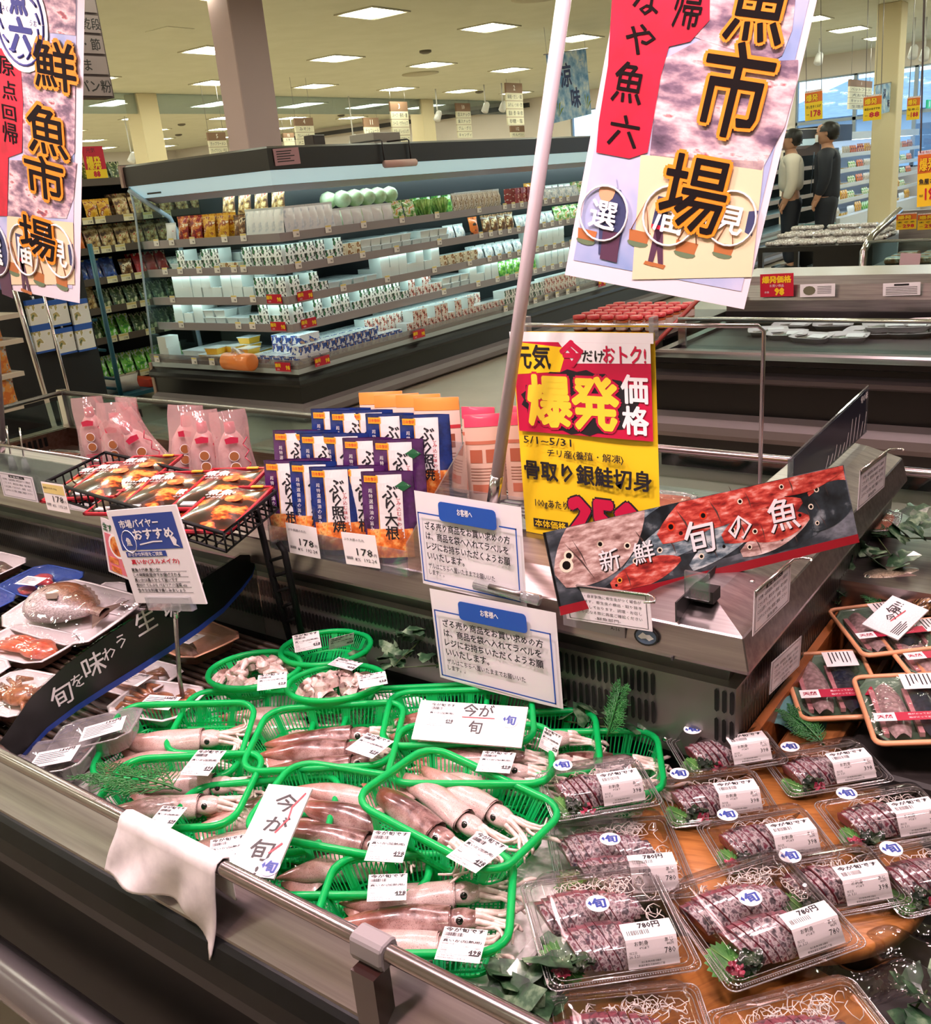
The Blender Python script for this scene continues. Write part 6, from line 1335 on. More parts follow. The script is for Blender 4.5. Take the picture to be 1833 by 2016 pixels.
def make_pack(w, d, h, big, seed):
    rn = random.Random(seed); t = thing('sashimi_pack', '', 'sashimi pack')
    e = .014; fl = [(x, y) for x, y in rrect(w, d, .012, 4)]; n = len(fl)
    def ring(k, z, rr): return [(x, y, z) for x, y in rrect(w - 2 * k, d - 2 * k, rr, 4)]
    a = MB(); rings = [ring(0, 0, .012), ring(e, -.001, .012), ring(e + .003, -.014, .012)]; vs = sum(rings, []); 
    fs = [(i * n + k, i * n + (k + 1) % n, (i + 1) * n + (k + 1) % n, (i + 1) * n + k) for i in range(2) for k in range(n)] + [tuple(2 * n + k for k in range(n))]; a.add(vs, fs, LIDC, True); a.build('base_tray', t)
    a = MB(); rings = [ring(.001, .002, .012), ring(e - .003, .003, .012), ring(e, h * .5, .014), ring(e + .005, h * .92, .016), ring(e + .012, h, .02), ring(e + .03, h + .002, .02)]; vs = sum(rings, [])
    fs = [(i * n + k, i * n + (k + 1) % n, (i + 1) * n + (k + 1) % n, (i + 1) * n + k) for i in range(5) for k in range(n)] + [tuple(5 * n + k for k in range(n))]; a.add(vs, fs, LIDC, True); lid = a.build('lid', t)
    a = MB()
    for k, z, r in ((.001, .002, .0010), (.007, .003, .0007), (e - .002, .004, .0007)): q = ring(k, z, .012); a.tube(q + [q[0]], r, RIBC, 5, False)
    q = [Vector(p) for p in ring(.004, .0035, .012)]; q.append(q[0])
    for A, B in zip(q, q[1:]):
        m_ = max(1, int((B - A).length / .003))
        for k in range(m_): c = A.lerp(B, k / m_); a.box((c.x - .0008, c.y - .0008, c.z - .0006), (c.x + .0008, c.y + .0008, c.z + .0005), RIBC)
    a.build('ribbed_edge', lid)
    hw = (.030 if not big else .033)
    a = MB()
    if big: fillet(a, -.072, .066, .034, hw, .027, -.012, 13, rn=rn)
    else: fillet(a, -.052, .058, .006, hw, .029, -.012, 11, rn=rn)
    a.build('fish_slices', t)
    if big: a = MB(); fillet(a, -.05, .074, -.028, hw + .002, .030, -.012, 11, rn=rn); a.build('fish_slices', t)
    a = MB(); curls(a, .01, d / 2 - .03, w / 2 - .035, .01, -.002, 26 if not big else 40, rn); curls(a, w / 2 - .026, .0, .006, d / 2 - .035, -.006, 12, rn); a.build('daikon_shreds', t)
    gx, gy = (-.055, -.03) if not big else (-.062, -.052); s = .045 if not big else .06
    a = MB(); shiso(a, T(gx - .004, gy + .004, -.005) @ R('Z', rn.uniform(20, 60)) @ R('X', 12), s); a.build('shiso_leaf', t)
    a = MB(); weed(a, gx + .014, gy - .006, .0, .02, WAKA, 7, rn); a.build('seaweed', t); a = MB(); weed(a, gx + .026 * rn.choice((-.3, 1)), gy - .012, .002, .013, TOSA, 6, rn); a.build('red_seaweed', t)
    a = MB(); sx, sy = (-.045, .028) if not big else (-.01, .0); a.prism([(sx + .0145 * math.cos(k * .2618), sy + .0145 * math.sin(k * .2618)) for k in range(24)], h + .0022, h + .0026, WHP)
    X = T(0, 0, h + .0022); sticker(a, sx, sy, .0145, .0004, X); a.build('round_sticker', t)
    lw, lh = .062, .026; x1 = w / 2 - e - .012; x0 = x1 - lw; yb = -(d / 2 - e - .0135); a = MB()
    a.box((x0, yb, h + .0022), (x1, yb + lh, h + .0026), PAPER)
    if big: a.text('780円', x0 + lw * .55, yb + lh * .74, LINK, h=lh * .36, z=h + .003, bold=.03)
    else: a.text('今が旬です', x0 + lw * .5, yb + lh * .74, LINK, w=lw * .86, h=lh * .28, z=h + .003, bold=.025)
    x = x0 + lw * .08
    while x < x0 + lw * .5: a.quad((x, yb + lh * .22, h + .003), (x + .0008, yb + lh * .22, h + .003), (x + .0008, yb + lh * .5, h + .003), (x, yb + lh * .5, h + .003), LINK); x += rn.choice((.0013, .0018, .0025))
    y2, z2 = -(d / 2 - e + .002), .006; X, lw_, lh_ = frame((x0, yb, h + .0024), (x1, yb, h + .0024), (x0, y2, z2)); a.box((0, 0, 0), (lw_, lh_, .0004), PAPER, X)
    for tx, px, py, s_ in (('お刺身', .3, .84, .17), ('あじ', .84, .86, .15), ('4℃以下', .35, .68, .09), ('加工日', .12, .54, .09), ('26. 5.21', .14, .42, .09), ('398' if not big else '780', .84, .5, .2), ('430円' if not big else '842円', .86, .72, .09), ('加工者(株)市場 沼垂店', .45, .2, .08), ('新潟市東区河渡本町2丁目', .45, .09, .08)): a.text(tx, lw_ * px, lh_ * py, LINK, h=lh_ * s_, z=.0007, X=X)
    a.build('price_label', t); KIDS[t.name] = list(t.children); KIDS[lid.name] = list(lid.children); return t
small = [make_pack(.168, .118, .030, False, 11), make_pack(.168, .118, .030, False, 12), make_pack(.168, .118, .030, False, 13)]; large = [make_pack(.186, .186, .032, True, 21), make_pack(.186, .186, .032, True, 22)]
SPK = [('s', 'P2', (-.500, 1.290, .575, 42, -1, -1), 'small sashimi pack furthest back, before the slotted grille corner'), ('s', 'P4', (-.352, 1.325, .568, 41, -2, -2), 'small sashimi pack nearest the orange-rimmed fish trays'), ('s', 'P5', (-.245, 1.245, .568, 42, 0, -1), 'small sashimi pack at the right edge below the fish trays'),
       ('s', 'P1', (-.6113, 1.063, .606, 45.5, 2, 1.4), 'small sashimi pack furthest left, lying over a green basket'), ('s', 'P3', (-.473, 1.173, .568, 40, 0, 0), 'small sashimi pack in the middle of the second row, leaf at its left'), ('s', 'P6', (-.372, 1.112, .572, 43, -2, 0), 'small sashimi pack on the round board behind the big pack, dark green garnish'),
       ('s', 'P7', (-.272, 1.075, .568, 44, 0, 0), 'small sashimi pack right of the big centre pack, near the board edge'), ('s', 'P9', (-.165, 1.155, .568, 47, 2, 0), 'small sashimi pack cut off by the right edge, green leaf showing'),
       ('l', 'LC', (-.5371, .982, .566, 38, -3, 1), 'large sashimi pack half hidden beneath another, left of the round board'), ('l', 'LA', (-.328, .957, .580, 51, -1, -3), 'large sashimi pack in the centre front with a big green leaf'), ('l', 'LB', (-.4786, .8369, .594, 43.5, 0, 2), 'large sashimi pack with a bright lamp reflection on its lid'),
       ('l', 'LD', (-.372, .700, .571, 38, 0, 0), 'large sashimi pack cut off by the lower edge, left one of two'), ('l', 'LE', (-.205, .800, .570, 47, -1, -1), 'large sashimi pack cut off by the lower edge, right one of two')]
seen = set()
for k, (sz, nm, p, lab) in enumerate(SPK):
    pr = small[k % 3] if sz == 's' else large[k % 2]; X = pose(p)
    if pr.name not in seen: seen.add(pr.name); o = pr; o.matrix_world = X
    else: o = dup(pr, X)
    o['label'] = lab
# clear film crumpled over the right corner
a = MB(); c = PZ(1790, 1900, .54)
a.grid(lambda u, v: (c.x - .11 + .16 * u, c.y - .08 + .16 * v, .535 + .012 * math.sin(9 * u + 5 * v) + .010 * math.sin(17 * v - 6 * u) + .02 * u), 22, 22, mat_clear('film_wrap', 'f6f6f8', .12, .08, bumpy=.6)); tag(a.build('plastic_film'), 'crumpled clear plastic film in the bottom right corner', 'film')
# ------------------------------------------------------------------ fish
def mat_fish(name, back, side, belly, scale=160, k=20, rough=.3, off=.5):
    t = NT(name); co = t.new('ShaderNodeTexCoord'); s = t.new('ShaderNodeSeparateXYZ'); t.link(co.outputs['Object'], s.inputs[0]); v = t.coord('Object', (1, 1, 2))
    n = t.noise(v, 45, 3); m = t.new('ShaderNodeMath', operation='MULTIPLY_ADD'); t.link(s.outputs['Y'], m.inputs[0]); m.inputs[1].default_value = k; m.inputs[2].default_value = off - .25
    m2 = t.new('ShaderNodeMath', operation='MULTIPLY_ADD'); t.link(n.outputs['Fac'], m2.inputs[0]); m2.inputs[1].default_value = .5; t.link(m.outputs[0], m2.inputs[2])
    col = t.ramp(m2.outputs[0], [(.2, belly), (.5, side), (.85, back)]); vo = t.new('ShaderNodeTexVoronoi'); vo.inputs['Scale'].default_value = scale; t.link(v, vo.inputs['Vector'])
    sc = t.ramp(vo.outputs['Distance'], [(.2, 'ffffff'), (.75, '9a8f8c')]); mx = t.new('ShaderNodeMix', data_type='RGBA', blend_type='MULTIPLY'); mx.inputs[0].default_value = .7; t.link(col, mx.inputs[6]); t.link(sc, mx.inputs[7])
    t.link(mx.outputs[2], t.b.inputs['Base Color']); t.set(Roughness=rough, Coat_Weight=.7, Coat_Roughness=.08); t.bump(vo.outputs['Distance'], .2, .002); return t.m
BREAM = mat_fish('bream', '8a5230', 'a88878', 'c9bcbc', 220, 15); AJI = mat_fish('aji_whole', '6a6252', 'b5a288', 'dcd0c8', 260, 26); EYEF = mat('fish_eye', '0a0a0c', .08, coat=1)
def fish(a, L_, H, Tk, m, X=None, deep=.42, fin=True):
    """fish lying on its side: x towards the tail, y towards the back, z up"""
    def prof(q): return (math.sin(PI * min(1, (q / .88)) ** .72) ** .75 * (1 - .25 * q) if q < .88 else .17 * (1)) if q < .9 else .17 + (q - .9) * .6
    def fn(u, v):
        an = 2 * PI * v; hgt = max(.05, prof(u)); return (L_ * u, H * .5 * hgt * math.cos(an) + H * .06 * math.sin(PI * u) * (1 if math.cos(an) > 0 else -.3), Tk * .5 * hgt ** .8 * math.sin(an))
    a.grid(fn, 26, 18, m, X)
    if fin:
        f = mat('fin', '6a5248', .4)
        a.add([(L_ * .9, H * .1, 0), (L_ * 1.1, H * .42, .002), (L_ * 1.04, 0, 0), (L_ * 1.1, -H * .42, .002), (L_ * .9, -H * .1, 0)], [(0, 1, 2), (0, 2, 4), (2, 3, 4)], f, False, X)
        n = 10; pts = [(L_ * (.3 + .5 * i / n), H * .5 * prof(.3 + .5 * i / n) * .96 + H * .02, 0) for i in range(n + 1)]; top = [(p[0] + L_ * .03, p[1] + H * (.13 if i % 2 else .09) * (1 - .5 * i / n), 0) for i, p in enumerate(pts)]
        a.add(pts + top, [(i, i + 1, n + 2 + i, n + 1 + i) for i in range(n)], f, False, X)
        a.add([(L_ * .3, -H * .08, Tk * .46), (L_ * .45, -H * .02, Tk * .5), (L_ * .52, -H * .16, Tk * .5), (L_ * .4, -H * .2, Tk * .47)], [(0, 1, 2, 3)], f, False, X)
    XX = (X if X is not None else Matrix.Identity(4)) @ T(L_ * .12, H * .10, Tk * .33)
    a.lathe([(H * .075, -.002), (H * .07, .003), (H * .05, .004)], mat('fish_eye_ring', 'd9cdbd', .3), 12, XX); a.lathe([(H * .05, .002), (H * .04, .005), (.001, .006)], EYEF, 12, XX)
    a.tube([Vector((X or Matrix.Identity(4)) @ Vector(p)) for p in [(L_ * .2, H * .3, Tk * .36), (L_ * .235, 0, Tk * .46), (L_ * .2, -H * .28, Tk * .36)]], .0008, mat('gill', '4a3632', .5), 4)
TW = mat('tray_white_foam', 'e9dfdf', .45, coat=.2); TB = mat('tray_blue', '2f4da0', .35, coat=.3); TP = mat('tray_peach', 'e0a384', .45, coat=.2)
def film(w, d, z, h=.012): 
    a = MB(); a.grid(lambda u, v: ((u - .5) * w, (v - .5) * d, z + h * math.sin(PI * u) ** .6 * math.sin(PI * v) ** .6), 12, 10, FILM); return a
def small_label(t, x, y, z, rz, price=None, w=.07, h=.045):
    a = MB(); a.box((0, 0, 0), (w, h, .0004), PAPER); rn = random.Random(int(x * 1e4)); 
    for k in range(6): a.quad((w * .06, h * (.78 - k * .12), .0007), (w * rn.uniform(.4, .9), h * (.78 - k * .12), .0007), (w * rn.uniform(.5, .9), h * (.82 - k * .12), .0007), (w * .06, h * (.82 - k * .12), .0007), LINK)
    if price: a.text(price, w * .72, h * .85, LINK, h=h * .2, z=.001, bold=.03)
    o = a.build('price_label', t, T(x, y, z) @ R('Z', rz)); return o
def tray_thing(p, w, d, m, label, fill_fn, hump=.012, lab=None, name='fish_tray'):
    t = thing(name, label, 'fish tray', pose(p)); tray_mesh(w, d, .028, m, .012).build('tray', t); fill_fn(t)
    film(w * .97, d * .97, .028, hump).build('cling_film', t)
    if lab: small_label(t, *lab)
    return t
def blob(a, x, y, z, rx, ry, rz_, m, sd=0):
    a.grid(lambda u, v: (x + rx * math.sin(PI * v) * math.cos(2 * PI * u) * (1 + .12 * math.sin(5 * u * 6.28 + sd)), y + ry * math.sin(PI * v) * math.sin(2 * PI * u) * (1 + .1 * math.cos(3 * u * 6.28 + sd)), z + rz_ * -math.cos(PI * v)), 16, 8, m)
OCTO = mat_noise('grouper', [(.35, '4a3a30'), (.55, '7c6654'), (.7, 'd8c8bc')], 50, .3, coat=.7); REDF = mat_noise('red_fillet', [(.35, 'b0262c'), (.6, 'd45a58'), (.75, 'e39a96')], 45, .28, coat=.7); SALM = mat_noise('orange_shrimp', [(.35, 'b8452c'), (.6, 'd8714a'), (.75, 'e0a08a')], 40, .3, coat=.7); CRAB = mat_noise('crab_brown', [(.35, '6c3a22'), (.55, 'a8663c'), (.72, 'd0a078')], 55, .35, coat=.6); DARKF = mat_noise('dark_fish', [(.35, '2a2420'), (.55, '584a3e'), (.72, '9a8c7c')], 55, .3, coat=.7); FLND = mat_noise('flounder', [(.35, '5a4840'), (.55, '7d625a'), (.72, 'a08a84')], 90, .35, coat=.6)
def mk(fn, nm):
    def f(t): a = MB(); fn(a); a.build(nm, t)
    return f
def f_pieces(m, n, w, d, rz=.012, nm=None):
    def f(a):
        rn = random.Random(n * 7 + int(w * 1000))
        for k in range(n): blob(a, (rn.random() - .5) * w, (rn.random() - .5) * d, .014 + .003 * k / n, w * rn.uniform(.2, .34), d * rn.uniform(.16, .28), rz * rn.uniform(.8, 1.2), m, k)
    return f
def f_fish(m, L_, H, Tk, rz=0, deep=.4): return lambda a: fish(a, L_, H, Tk, m, T(0, 0, .012 + Tk * .4) @ R('Z', rz) @ T(-L_ * .52, 0, 0))
def f_crab(a):
    blob(a, 0, 0, .02, .04, .03, .016, CRAB, 2); rn = random.Random(5)
    for s in (-1, 1):
        for k in range(4): a.tube([(s * .03, -.02 + k * .013, .02), (s * (.06 + .005 * k), -.03 + k * .02, .028), (s * (.075), -.045 + k * .027, .014)], [.006, .005, .002], CRAB, 6)
        a.tube([(s * .03, .02, .02), (s * .055, .04, .025), (s * .03, .055, .02)], [.007, .009, .003], CRAB, 7)
def f_shrimp(a):
    blob(a, .045, -.005, .022, .045, .034, .018, SALM, 1)
    for k in range(5): a.tube([(-.08, -.03 + k * .014, .016), (-.03, -.025 + k * .012, .022), (.02, -.02 + k * .01, .02)], [.004, .0075, .006], SALM, 7)
def f_slices(m, n):
    def f(a):
        for k in range(n): X = T(-.055 + .11 * k / max(1, n - 1), 0, .02) @ R('Z', 25) @ R('Y', 25); a.grid(lambda u, v: ((u - .5) * .05, (v - .5) * .085, .006 * math.sin(PI * v) + .003 * math.sin(5 * u)), 8, 8, m, X); a.grid(lambda u, v: ((u - .5) * .05, (v - .5) * .085, -.008 + .006 * math.sin(PI * v)), 4, 4, m, X, flip=True)
    return f
LT = [((-2.56, 1.165, .575, 2, 3, 0), .21, .15, TW, 'white tray of sliced dark-skinned fish near the grille, left end', mk(f_slices(OCTO, 4), 'fish_slices'), .012, (-.03, -.06, .046, 10)),
      ((-2.30, 1.175, .572, 4, 4, 0), .2, .15, TB, 'blue tray of red fish behind the red bream fillets', mk(f_pieces(REDF, 4, .12, .08), 'red_fish'), .014, (-.02, -.06, .044, 8)),
      ((-2.345, 1.005, .577, -2, 3, 2), .22, .16, TB, 'blue tray of red bream fillets left of the large bream', mk(f_pieces(REDF, 6, .15, .1, .014), 'red_fillets'), .016, (-.08, -.06, .046, 8)),
      ((-2.02, 1.085, .583, 5.5, 8, 3), .30, .215, TW, 'large white tray with a whole brown bream under film', mk(f_fish(BREAM, .235, .15, .07, 4), 'whole_bream'), .04, None),
      ((-1.995, 1.2, .570, 10, 3, 4), .2, .13, TW, 'white tray with a dark fish piece behind the blue advice sign', mk(f_pieces(DARKF, 2, .09, .05, .02), 'fish_piece'), .018, (.03, -.055, .044, 12)),
      ((-1.645, 1.135, .572, -8, 0, -2), .205, .14, TP, 'peach tray with a dark flat fish on the rattan mat', mk(f_pieces(FLND, 2, .12, .07, .014), 'flat_fish'), .012, (.0, -.055, .044, 10)),
      ((-1.985, .945, .568, 11, 0, 3), .205, .14, TW, 'white tray of orange shrimp in front of the large bream', mk(f_shrimp, 'orange_shrimp'), .014, None),
      ((-2.215, .875, .570, 3, 2, 0), .205, .14, TW, 'white tray with silver fish at the left edge', mk(f_fish(AJI, .16, .05, .03, 6), 'silver_fish'), .014, (.02, -.055, .044, 8)),
      ((-1.99, .79, .570, 9, 3, 0), .205, .14, TW, 'white tray with one brown crab at the left edge', mk(f_crab, 'crab'), .016, None),
      ((-1.76, .80, .578, 5, 4, -4), .2, .14, TW, 'white tray of brown crab just left of the black curved sign', mk(f_crab, 'crab'), .016, None),
      ((-1.635, .965, .566, 6, 0, 0), .2, .13, TW, 'white tray of crab legs beside the foot of the advice sign', mk(f_crab, 'crab_legs'), .012, (.02, -.06, .046, 5, '150円')),
      ((-1.49, .925, .568, 14, 2, 0), .16, .12, TW, 'small white tray of crab behind the leftmost large basket', mk(f_crab, 'crab_legs'), .012, (.0, -.055, .044, 5, '150円')),
      ((-1.83, .68, .566, 5, 2, 0), .19, .12, TW, 'white tray of red fish beside the rail at the left edge', mk(f_pieces(REDF, 3, .1, .06), 'red_fish'), .012, None)]
for p, w, d, m, lab, fn, hump, lb in LT: tray_thing(p, w, d, m, lab, fn, hump, lb)
def clear_tub(p, label, fn, price):
    t = thing('clear_tub', label, 'fish tub', pose(p)); tray_mesh(.15, .105, .035, mat_clear('tub_clear', 'f2f2f2', .08, haze=.22, hazecol='e6e0e0'), .01).build('tub', t); fn(t); film(.146, .10, .036, .006).build('cling_film', t); small_label(t, -.01, -.05, .042, 8, price, .075, .05)
clear_tub((-1.46, .78, .585, 38, 0, -8), 'hazy clear tub priced 150 behind the black sign, right of its middle', mk(f_pieces(DARKF, 3, .09, .05), 'fish_piece'), '150円')
clear_tub((-1.475, .695, .575, 30, 0, -6), 'hazy clear tub at the foot of the black curved sign', mk(f_pieces(DARKF, 3, .09, .05), 'fish_piece'), '150円')
# ------------------------------------------------------------------ right: orange-rimmed trays, whole fish on ice
FILA = mat_fish('mackerel_fillet', '2c3344', '7c7078', 'c0a0a0', 120, 30, .3, .5); PINKF = mat_noise('pink_flesh', [(.35, 'b06a70'), (.6, 'cf9094'), (.75, '9a4a52')], 60, .35, coat=.5); RIMO = mat('rim_orange', 'df9a70', .4, coat=.2); TGRN = mat('tray_green_pattern', '55705a', .4, coat=.3); REDST = mat('sticker_red', 'a8173a', .4)
def f_fillet(n):
    def f(t):
        for k in range(n):
            a = MB(); y = (k - (n - 1) / 2) * .052
            a.grid(lambda u, v: ((u - .5) * .155, y + (v - .5) * .044 * math.sin(PI * min(1, .12 + u * .8)) ** .5, .016 + .009 * math.sin(PI * v)), 16, 10, FILA); a.box((-.07, y - .026, .010), (.066, y - .018, .018), PINKF); a.build('fillet', t)
    return f
RTR = [((-.366, 1.735, .604, -57, 4, -2), 'orange-rimmed fillet tray furthest back, under the white card'), ((-.405, 1.545, .572, -62, 3, 3), 'orange-rimmed fillet tray leaning next to the wooden plank'), ((-.275, 1.69, .606, -57, 3, 0), 'orange-rimmed fillet tray behind the right-hand one, half hidden'), ((-.265, 1.485, .595, -66, 5, 0), 'front orange-rimmed fillet tray with a red and white sticker'), ((-.195, 1.62, .60, -60, 4, 0), 'orange-rimmed fillet tray at the right edge of the picture')]
for p, lab in RTR:
    t = thing('fillet_tray', lab, 'fish tray', pose(p)); w, d = .2, .135; tray_mesh(w, d, .024, TGRN, .004).build('tray', t)
    a = MB(); q = rrect(w + .006, d + .006, .015, 4); a.tube([(x, y, .024) for x, y in q] + [(q[0][0], q[0][1], .024)], .0045, RIMO, 6, False); a.build('orange_rim', t)
    f_fillet(2)(t); film(w, d, .026, .006).build('cling_film', t); small_label(t, -.09, .0, .0335, 0, None, .05, .055)
    a = MB(); X = T(.055, -.062, .034) @ R('Z', 90); a.box((0, 0, 0), (.032, .024, .0004), WHP, X); a.box((.032, 0, 0), (.12, .024, .0004), REDST, X); a.text('天然', .016, .012, REDST, h=.011, z=.0008, bold=.02, X=X)
    for k in range(2): a.text('脂がのっておいしい', .075, .017 - k * .010, WHP, h=.005, z=.0008, X=X)
    a.build('red_sticker', t)
a = MB(); c = Vector((-.43, 1.47, .545)); a.grid(lambda u, v: (c.x - .035 + .10 * u, c.y - .06 + .22 * v, c.z + .045 * (1 - u) * (.6 + .4 * math.sin(6 * v)) + .006 * math.sin(9 * u + 8 * v)), 10, 14, mat('paper_teal', '4f7f80', .7)); tag(a.build('wrapping_paper'), 'teal sheet of wrapping paper under the orange-rimmed trays', 'paper')
block('tray_support', (-.35, 1.38, .501), (.15, 2.2, .55), mat('support_dark', '2a2422', .6), 'dark board under the orange-rimmed trays and ice', 'board')
ICE = mat_noise('crushed_ice', [(.35, 'b8b0b8'), (.65, 'e6e0e6')], 60, .15, coat=.9, bump=.8, detail=6, bd=.01)
a = MB(); rn = random.Random(3)
for k in range(420):
    x, y = rn.uniform(-.41, -.18), rn.uniform(1.86, 2.24); s = rn.uniform(.008, .02); X = T(x, y, .555 + .06 * rn.random() * (.4 + .6 * (y - 1.86) / .38)) @ R('X', rn.uniform(0, 90)) @ R('Z', rn.uniform(0, 90)) @ R('Y', rn.uniform(0, 90)); a.box((-s / 2, -s / 2, -s / 2), (s / 2, s / 2 * .8, s / 2), ICE, X)
a.grid(lambda u, v: (-.42 + .26 * u, 1.85 + .4 * v, .552 + .055 * v + .008 * math.sin(30 * u) * math.sin(26 * v)), 24, 24, ICE); o = tag(a.build('crushed_ice'), 'heap of crushed ice under the whole silver fish at the right', 'ice', None, 'stuff')
def whole_fish(tl, tr, z, H, Tk, lab, roll=0):
    p0, p1 = PZ(*tl, z), PZ(*tr, z); d = p1 - p0; L_ = d.length / 1.02; t = thing('whole_fish', lab, 'fish', T(p0) @ R('Z', math.degrees(math.atan2(d.y, d.x))) @ R('X', roll)); a = MB(); fish(a, L_, H, Tk, AJI); a.build('body', t); return t
whole_fish((1682, 1158), (1905, 1130), .64, .085, .05, 'whole silver fish lying on the ice, head to the left', 18)
whole_fish((1770, 1190), (1960, 1190), .612, .07, .04, 'second silver fish lower on the ice, behind the white card', 15)
a = MB(); blob(a, 0, 0, 0, .05, .03, .024, mat_noise('shell_dark', [(.4, '241812'), (.55, '6c4a2c'), (.7, 'c9a878')], 60, .2, coat=.8, sc=(1, 4, 1)), 3); o = tag(a.build('shellfish'), 'dark brown striped shell at the right edge, under the white card', 'shellfish'); o.matrix_world = T(PZ(1838, 1190, .63)) @ R('Z', 60)
X, w, h = frame(PZ(1702, 1226, .645), PZ(1762, 1170, .672), PZ(1768, 1262, .635))
t = thing('handwritten_card', 'white handwritten card tilted on the trays beside the whole fish', 'card', X); a = MB(); a.box((0, 0, 0), (w, h, .003), FOAM); Y = T(0, h, 0) @ R('Z', -90)
Y = T(0, 0, 0); a.text('今が', w * .5, h * .45, MARK, h=h * .26, z=.0036, bold=.012, X=T(w * .05, h * .12, 0)); a.text('旬!!', w * .72, h * .3, MARK, h=h * .3, z=.0036, bold=.012, X=T(w * .0, h * .4, 0)); strokes(a, [(w * .35, h * .5), (w * .75, h * .42)], .002, MARKR, .0042)
for k in range(5): a.box((w * .1, h * (.08 + k * .05), .003), (w * (.4 + .05 * (k % 3)), h * (.1 + k * .05), .0036), LINK)
a.build('board', t)
# ------------------------------------------------------------------ goods and signs on the centre ridge
TOPZ = .836
def pouch_front(w, h, base, txt, seed):
    """stand-up pouch: coloured edges, pale centre panel with brushed name, dish printed at the foot"""
    a = MB(); n = 10
    def sd(sg):
        def fn(u, v):
            b = math.sin(PI * u) ** .6 * (.30 + .70 * (1 - v) ** .7) * (1 if v > .03 else .8); return ((u - .5) * w, sg * (.0015 + .014 * b) + .002 * math.sin(9 * u + 7 * v + seed), h * v)
        return fn
    a.grid(sd(-1), n, 12, base); a.grid(sd(1), n, 12, base, flip=True)
    return a
PURP = mat_noise('pouch_purple', [(.4, '2e1236'), (.6, '4c2258')], 30, .22, coat=.8); NAVY = mat_noise('pouch_navy', [(.4, '0d1844'), (.6, '1b3070')], 30, .22, coat=.8); DISH = mat_noise('dish_print', [(.3, '8a2f16'), (.5, 'd9722e'), (.62, 'eab066'), (.75, '5c2412')], 60, .3, coat=.6); GOLD = mat('print_gold', 'e0a028', .4); PANELW = mat('pouch_panel', 'd9d4d2', .3, coat=.6); REDT = mat('print_red_text', 'b02838', .4); GREENB = mat('print_green_badge', '1f5a36', .4)
def conform(a, fn_y, w, h):
    """lays flat print on the bulging front of a pouch"""
    a.v = [(p[0], fn_y(p[0] / w + .5, p[2] / h) - p[1], p[2]) for p in a.v]; return a
def make_pouch(nm, base, txt, badge):
    w, h = .105, .178; t = thing('sauce_pouch', '', 'pouch'); pouch_front(w, h, base, txt, 1).build('bag', t)
    def fy(u, v): u = min(1, max(0, u)); v = min(1, max(0, v)); b = math.sin(PI * u) ** .6 * (.30 + .70 * (1 - v) ** .7); return -(.0015 + .014 * b) + .002 * math.sin(9 * u + 7 * v + 1) - .0009
    U = R('X', 90); a = MB()
    g = lambda x0, x1, z0, z1, m, e: a.grid(lambda u, v: (x0 + (x1 - x0) * u, e, z0 + (z1 - z0) * v), 8, 8, m, None, False)
    g(-.018, .030, .05, h * .97, PANELW, .0); g(-.046, .046, .012, .068, DISH, .0004); g(-.046, -.016, h * .89, h * .96, GOLD, .0006); g(-.020, -.0185, .05, h * .97, GOLD, .0003)
    for k, c in enumerate(txt): a.text(c, .006, .140 - k * .0265, INK, h=.026 if len(txt) < 5 else .023, z=.0012, bold=.02, X=U @ S(1, 1, 1))
    a.text('日本食研', -.031, h * .925, RED, w=.026, h=.0075, z=.0014, X=U); 
    for k, c in enumerate('超特選醤油の旨み'): a.text(c, -.034, .142 - k * .0105, PANELW, h=.008, z=.001, X=U)
    for k, c in enumerate('しみ込む味わい'): a.text(c, .022, .128 - k * .010, REDT, h=.008, z=.0012, X=U)
    if badge: a.add([(.016, .0012, .150), (.032, .0012, .140), (.048, .0012, .150), (.032, .0012, .160)], [(0, 1, 2, 3)], GREENB); a.text('約20分', .032, .150, PANELW, w=.022, z=.0018, X=U)
    a.v = [(p[0], fy(p[0] / w + .5, p[2] / h) - abs(p[1]) * .5, p[2]) for p in a.v]
    a.build('front_print', t); KIDS[t.name] = list(t.children); return t
pA, pB, pC = make_pouch('p', PURP, 'ぶり大根', True), make_pouch('n', NAVY, 'ぶり照焼', False), None
used = set()
def put_pouch(pr, x, y, z, rz, lean, lab, grp=None):
    X = T(x, y, z) @ R('Z', rz) @ R('X', lean)
    if pr.name not in used: used.add(pr.name); o = pr; o.matrix_world = X
    else: o = dup(pr, X)
    o['label'] = lab
    if grp: o['group'] = grp
    return o
for k, (x, pr, l) in enumerate([(-1.425, pA, 'purple sauce pouch at the left end of the front row'), (-1.39, pA, 'purple sauce pouch second from the left in the front row'), (-1.362, pB, 'blue sauce pouch in the front row, its picture fully in view'), (-1.292, pB, 'blue sauce pouch in the middle of the front row, half covered'), (-1.245, pA, 'purple sauce pouch in the front row, second from the right'), (-1.165, pA, 'purple sauce pouch at the right end of the front row, green badge in full view')]):
    put_pouch(pr, x, 1.272 + .012 * ((k * 2) % 3), .8, 20 + 3 * (k % 2), -6, l)
for k, (x, pr, l) in enumerate([(-1.455, pA, 'purple sauce pouch at the far left of the middle row'), (-1.41, pB, 'blue sauce pouch left in the middle row'), (-1.375, pB, 'second blue sauce pouch in the middle row'), (-1.325, pB, 'third blue sauce pouch in the middle row'), (-1.255, pA, 'purple sauce pouch in the middle row, left one of two'), (-1.185, pA, 'purple sauce pouch at the right end of the middle row')]):
    put_pouch(pr, x, 1.335 + .012 * (k % 2), .845, 20, -6, l)
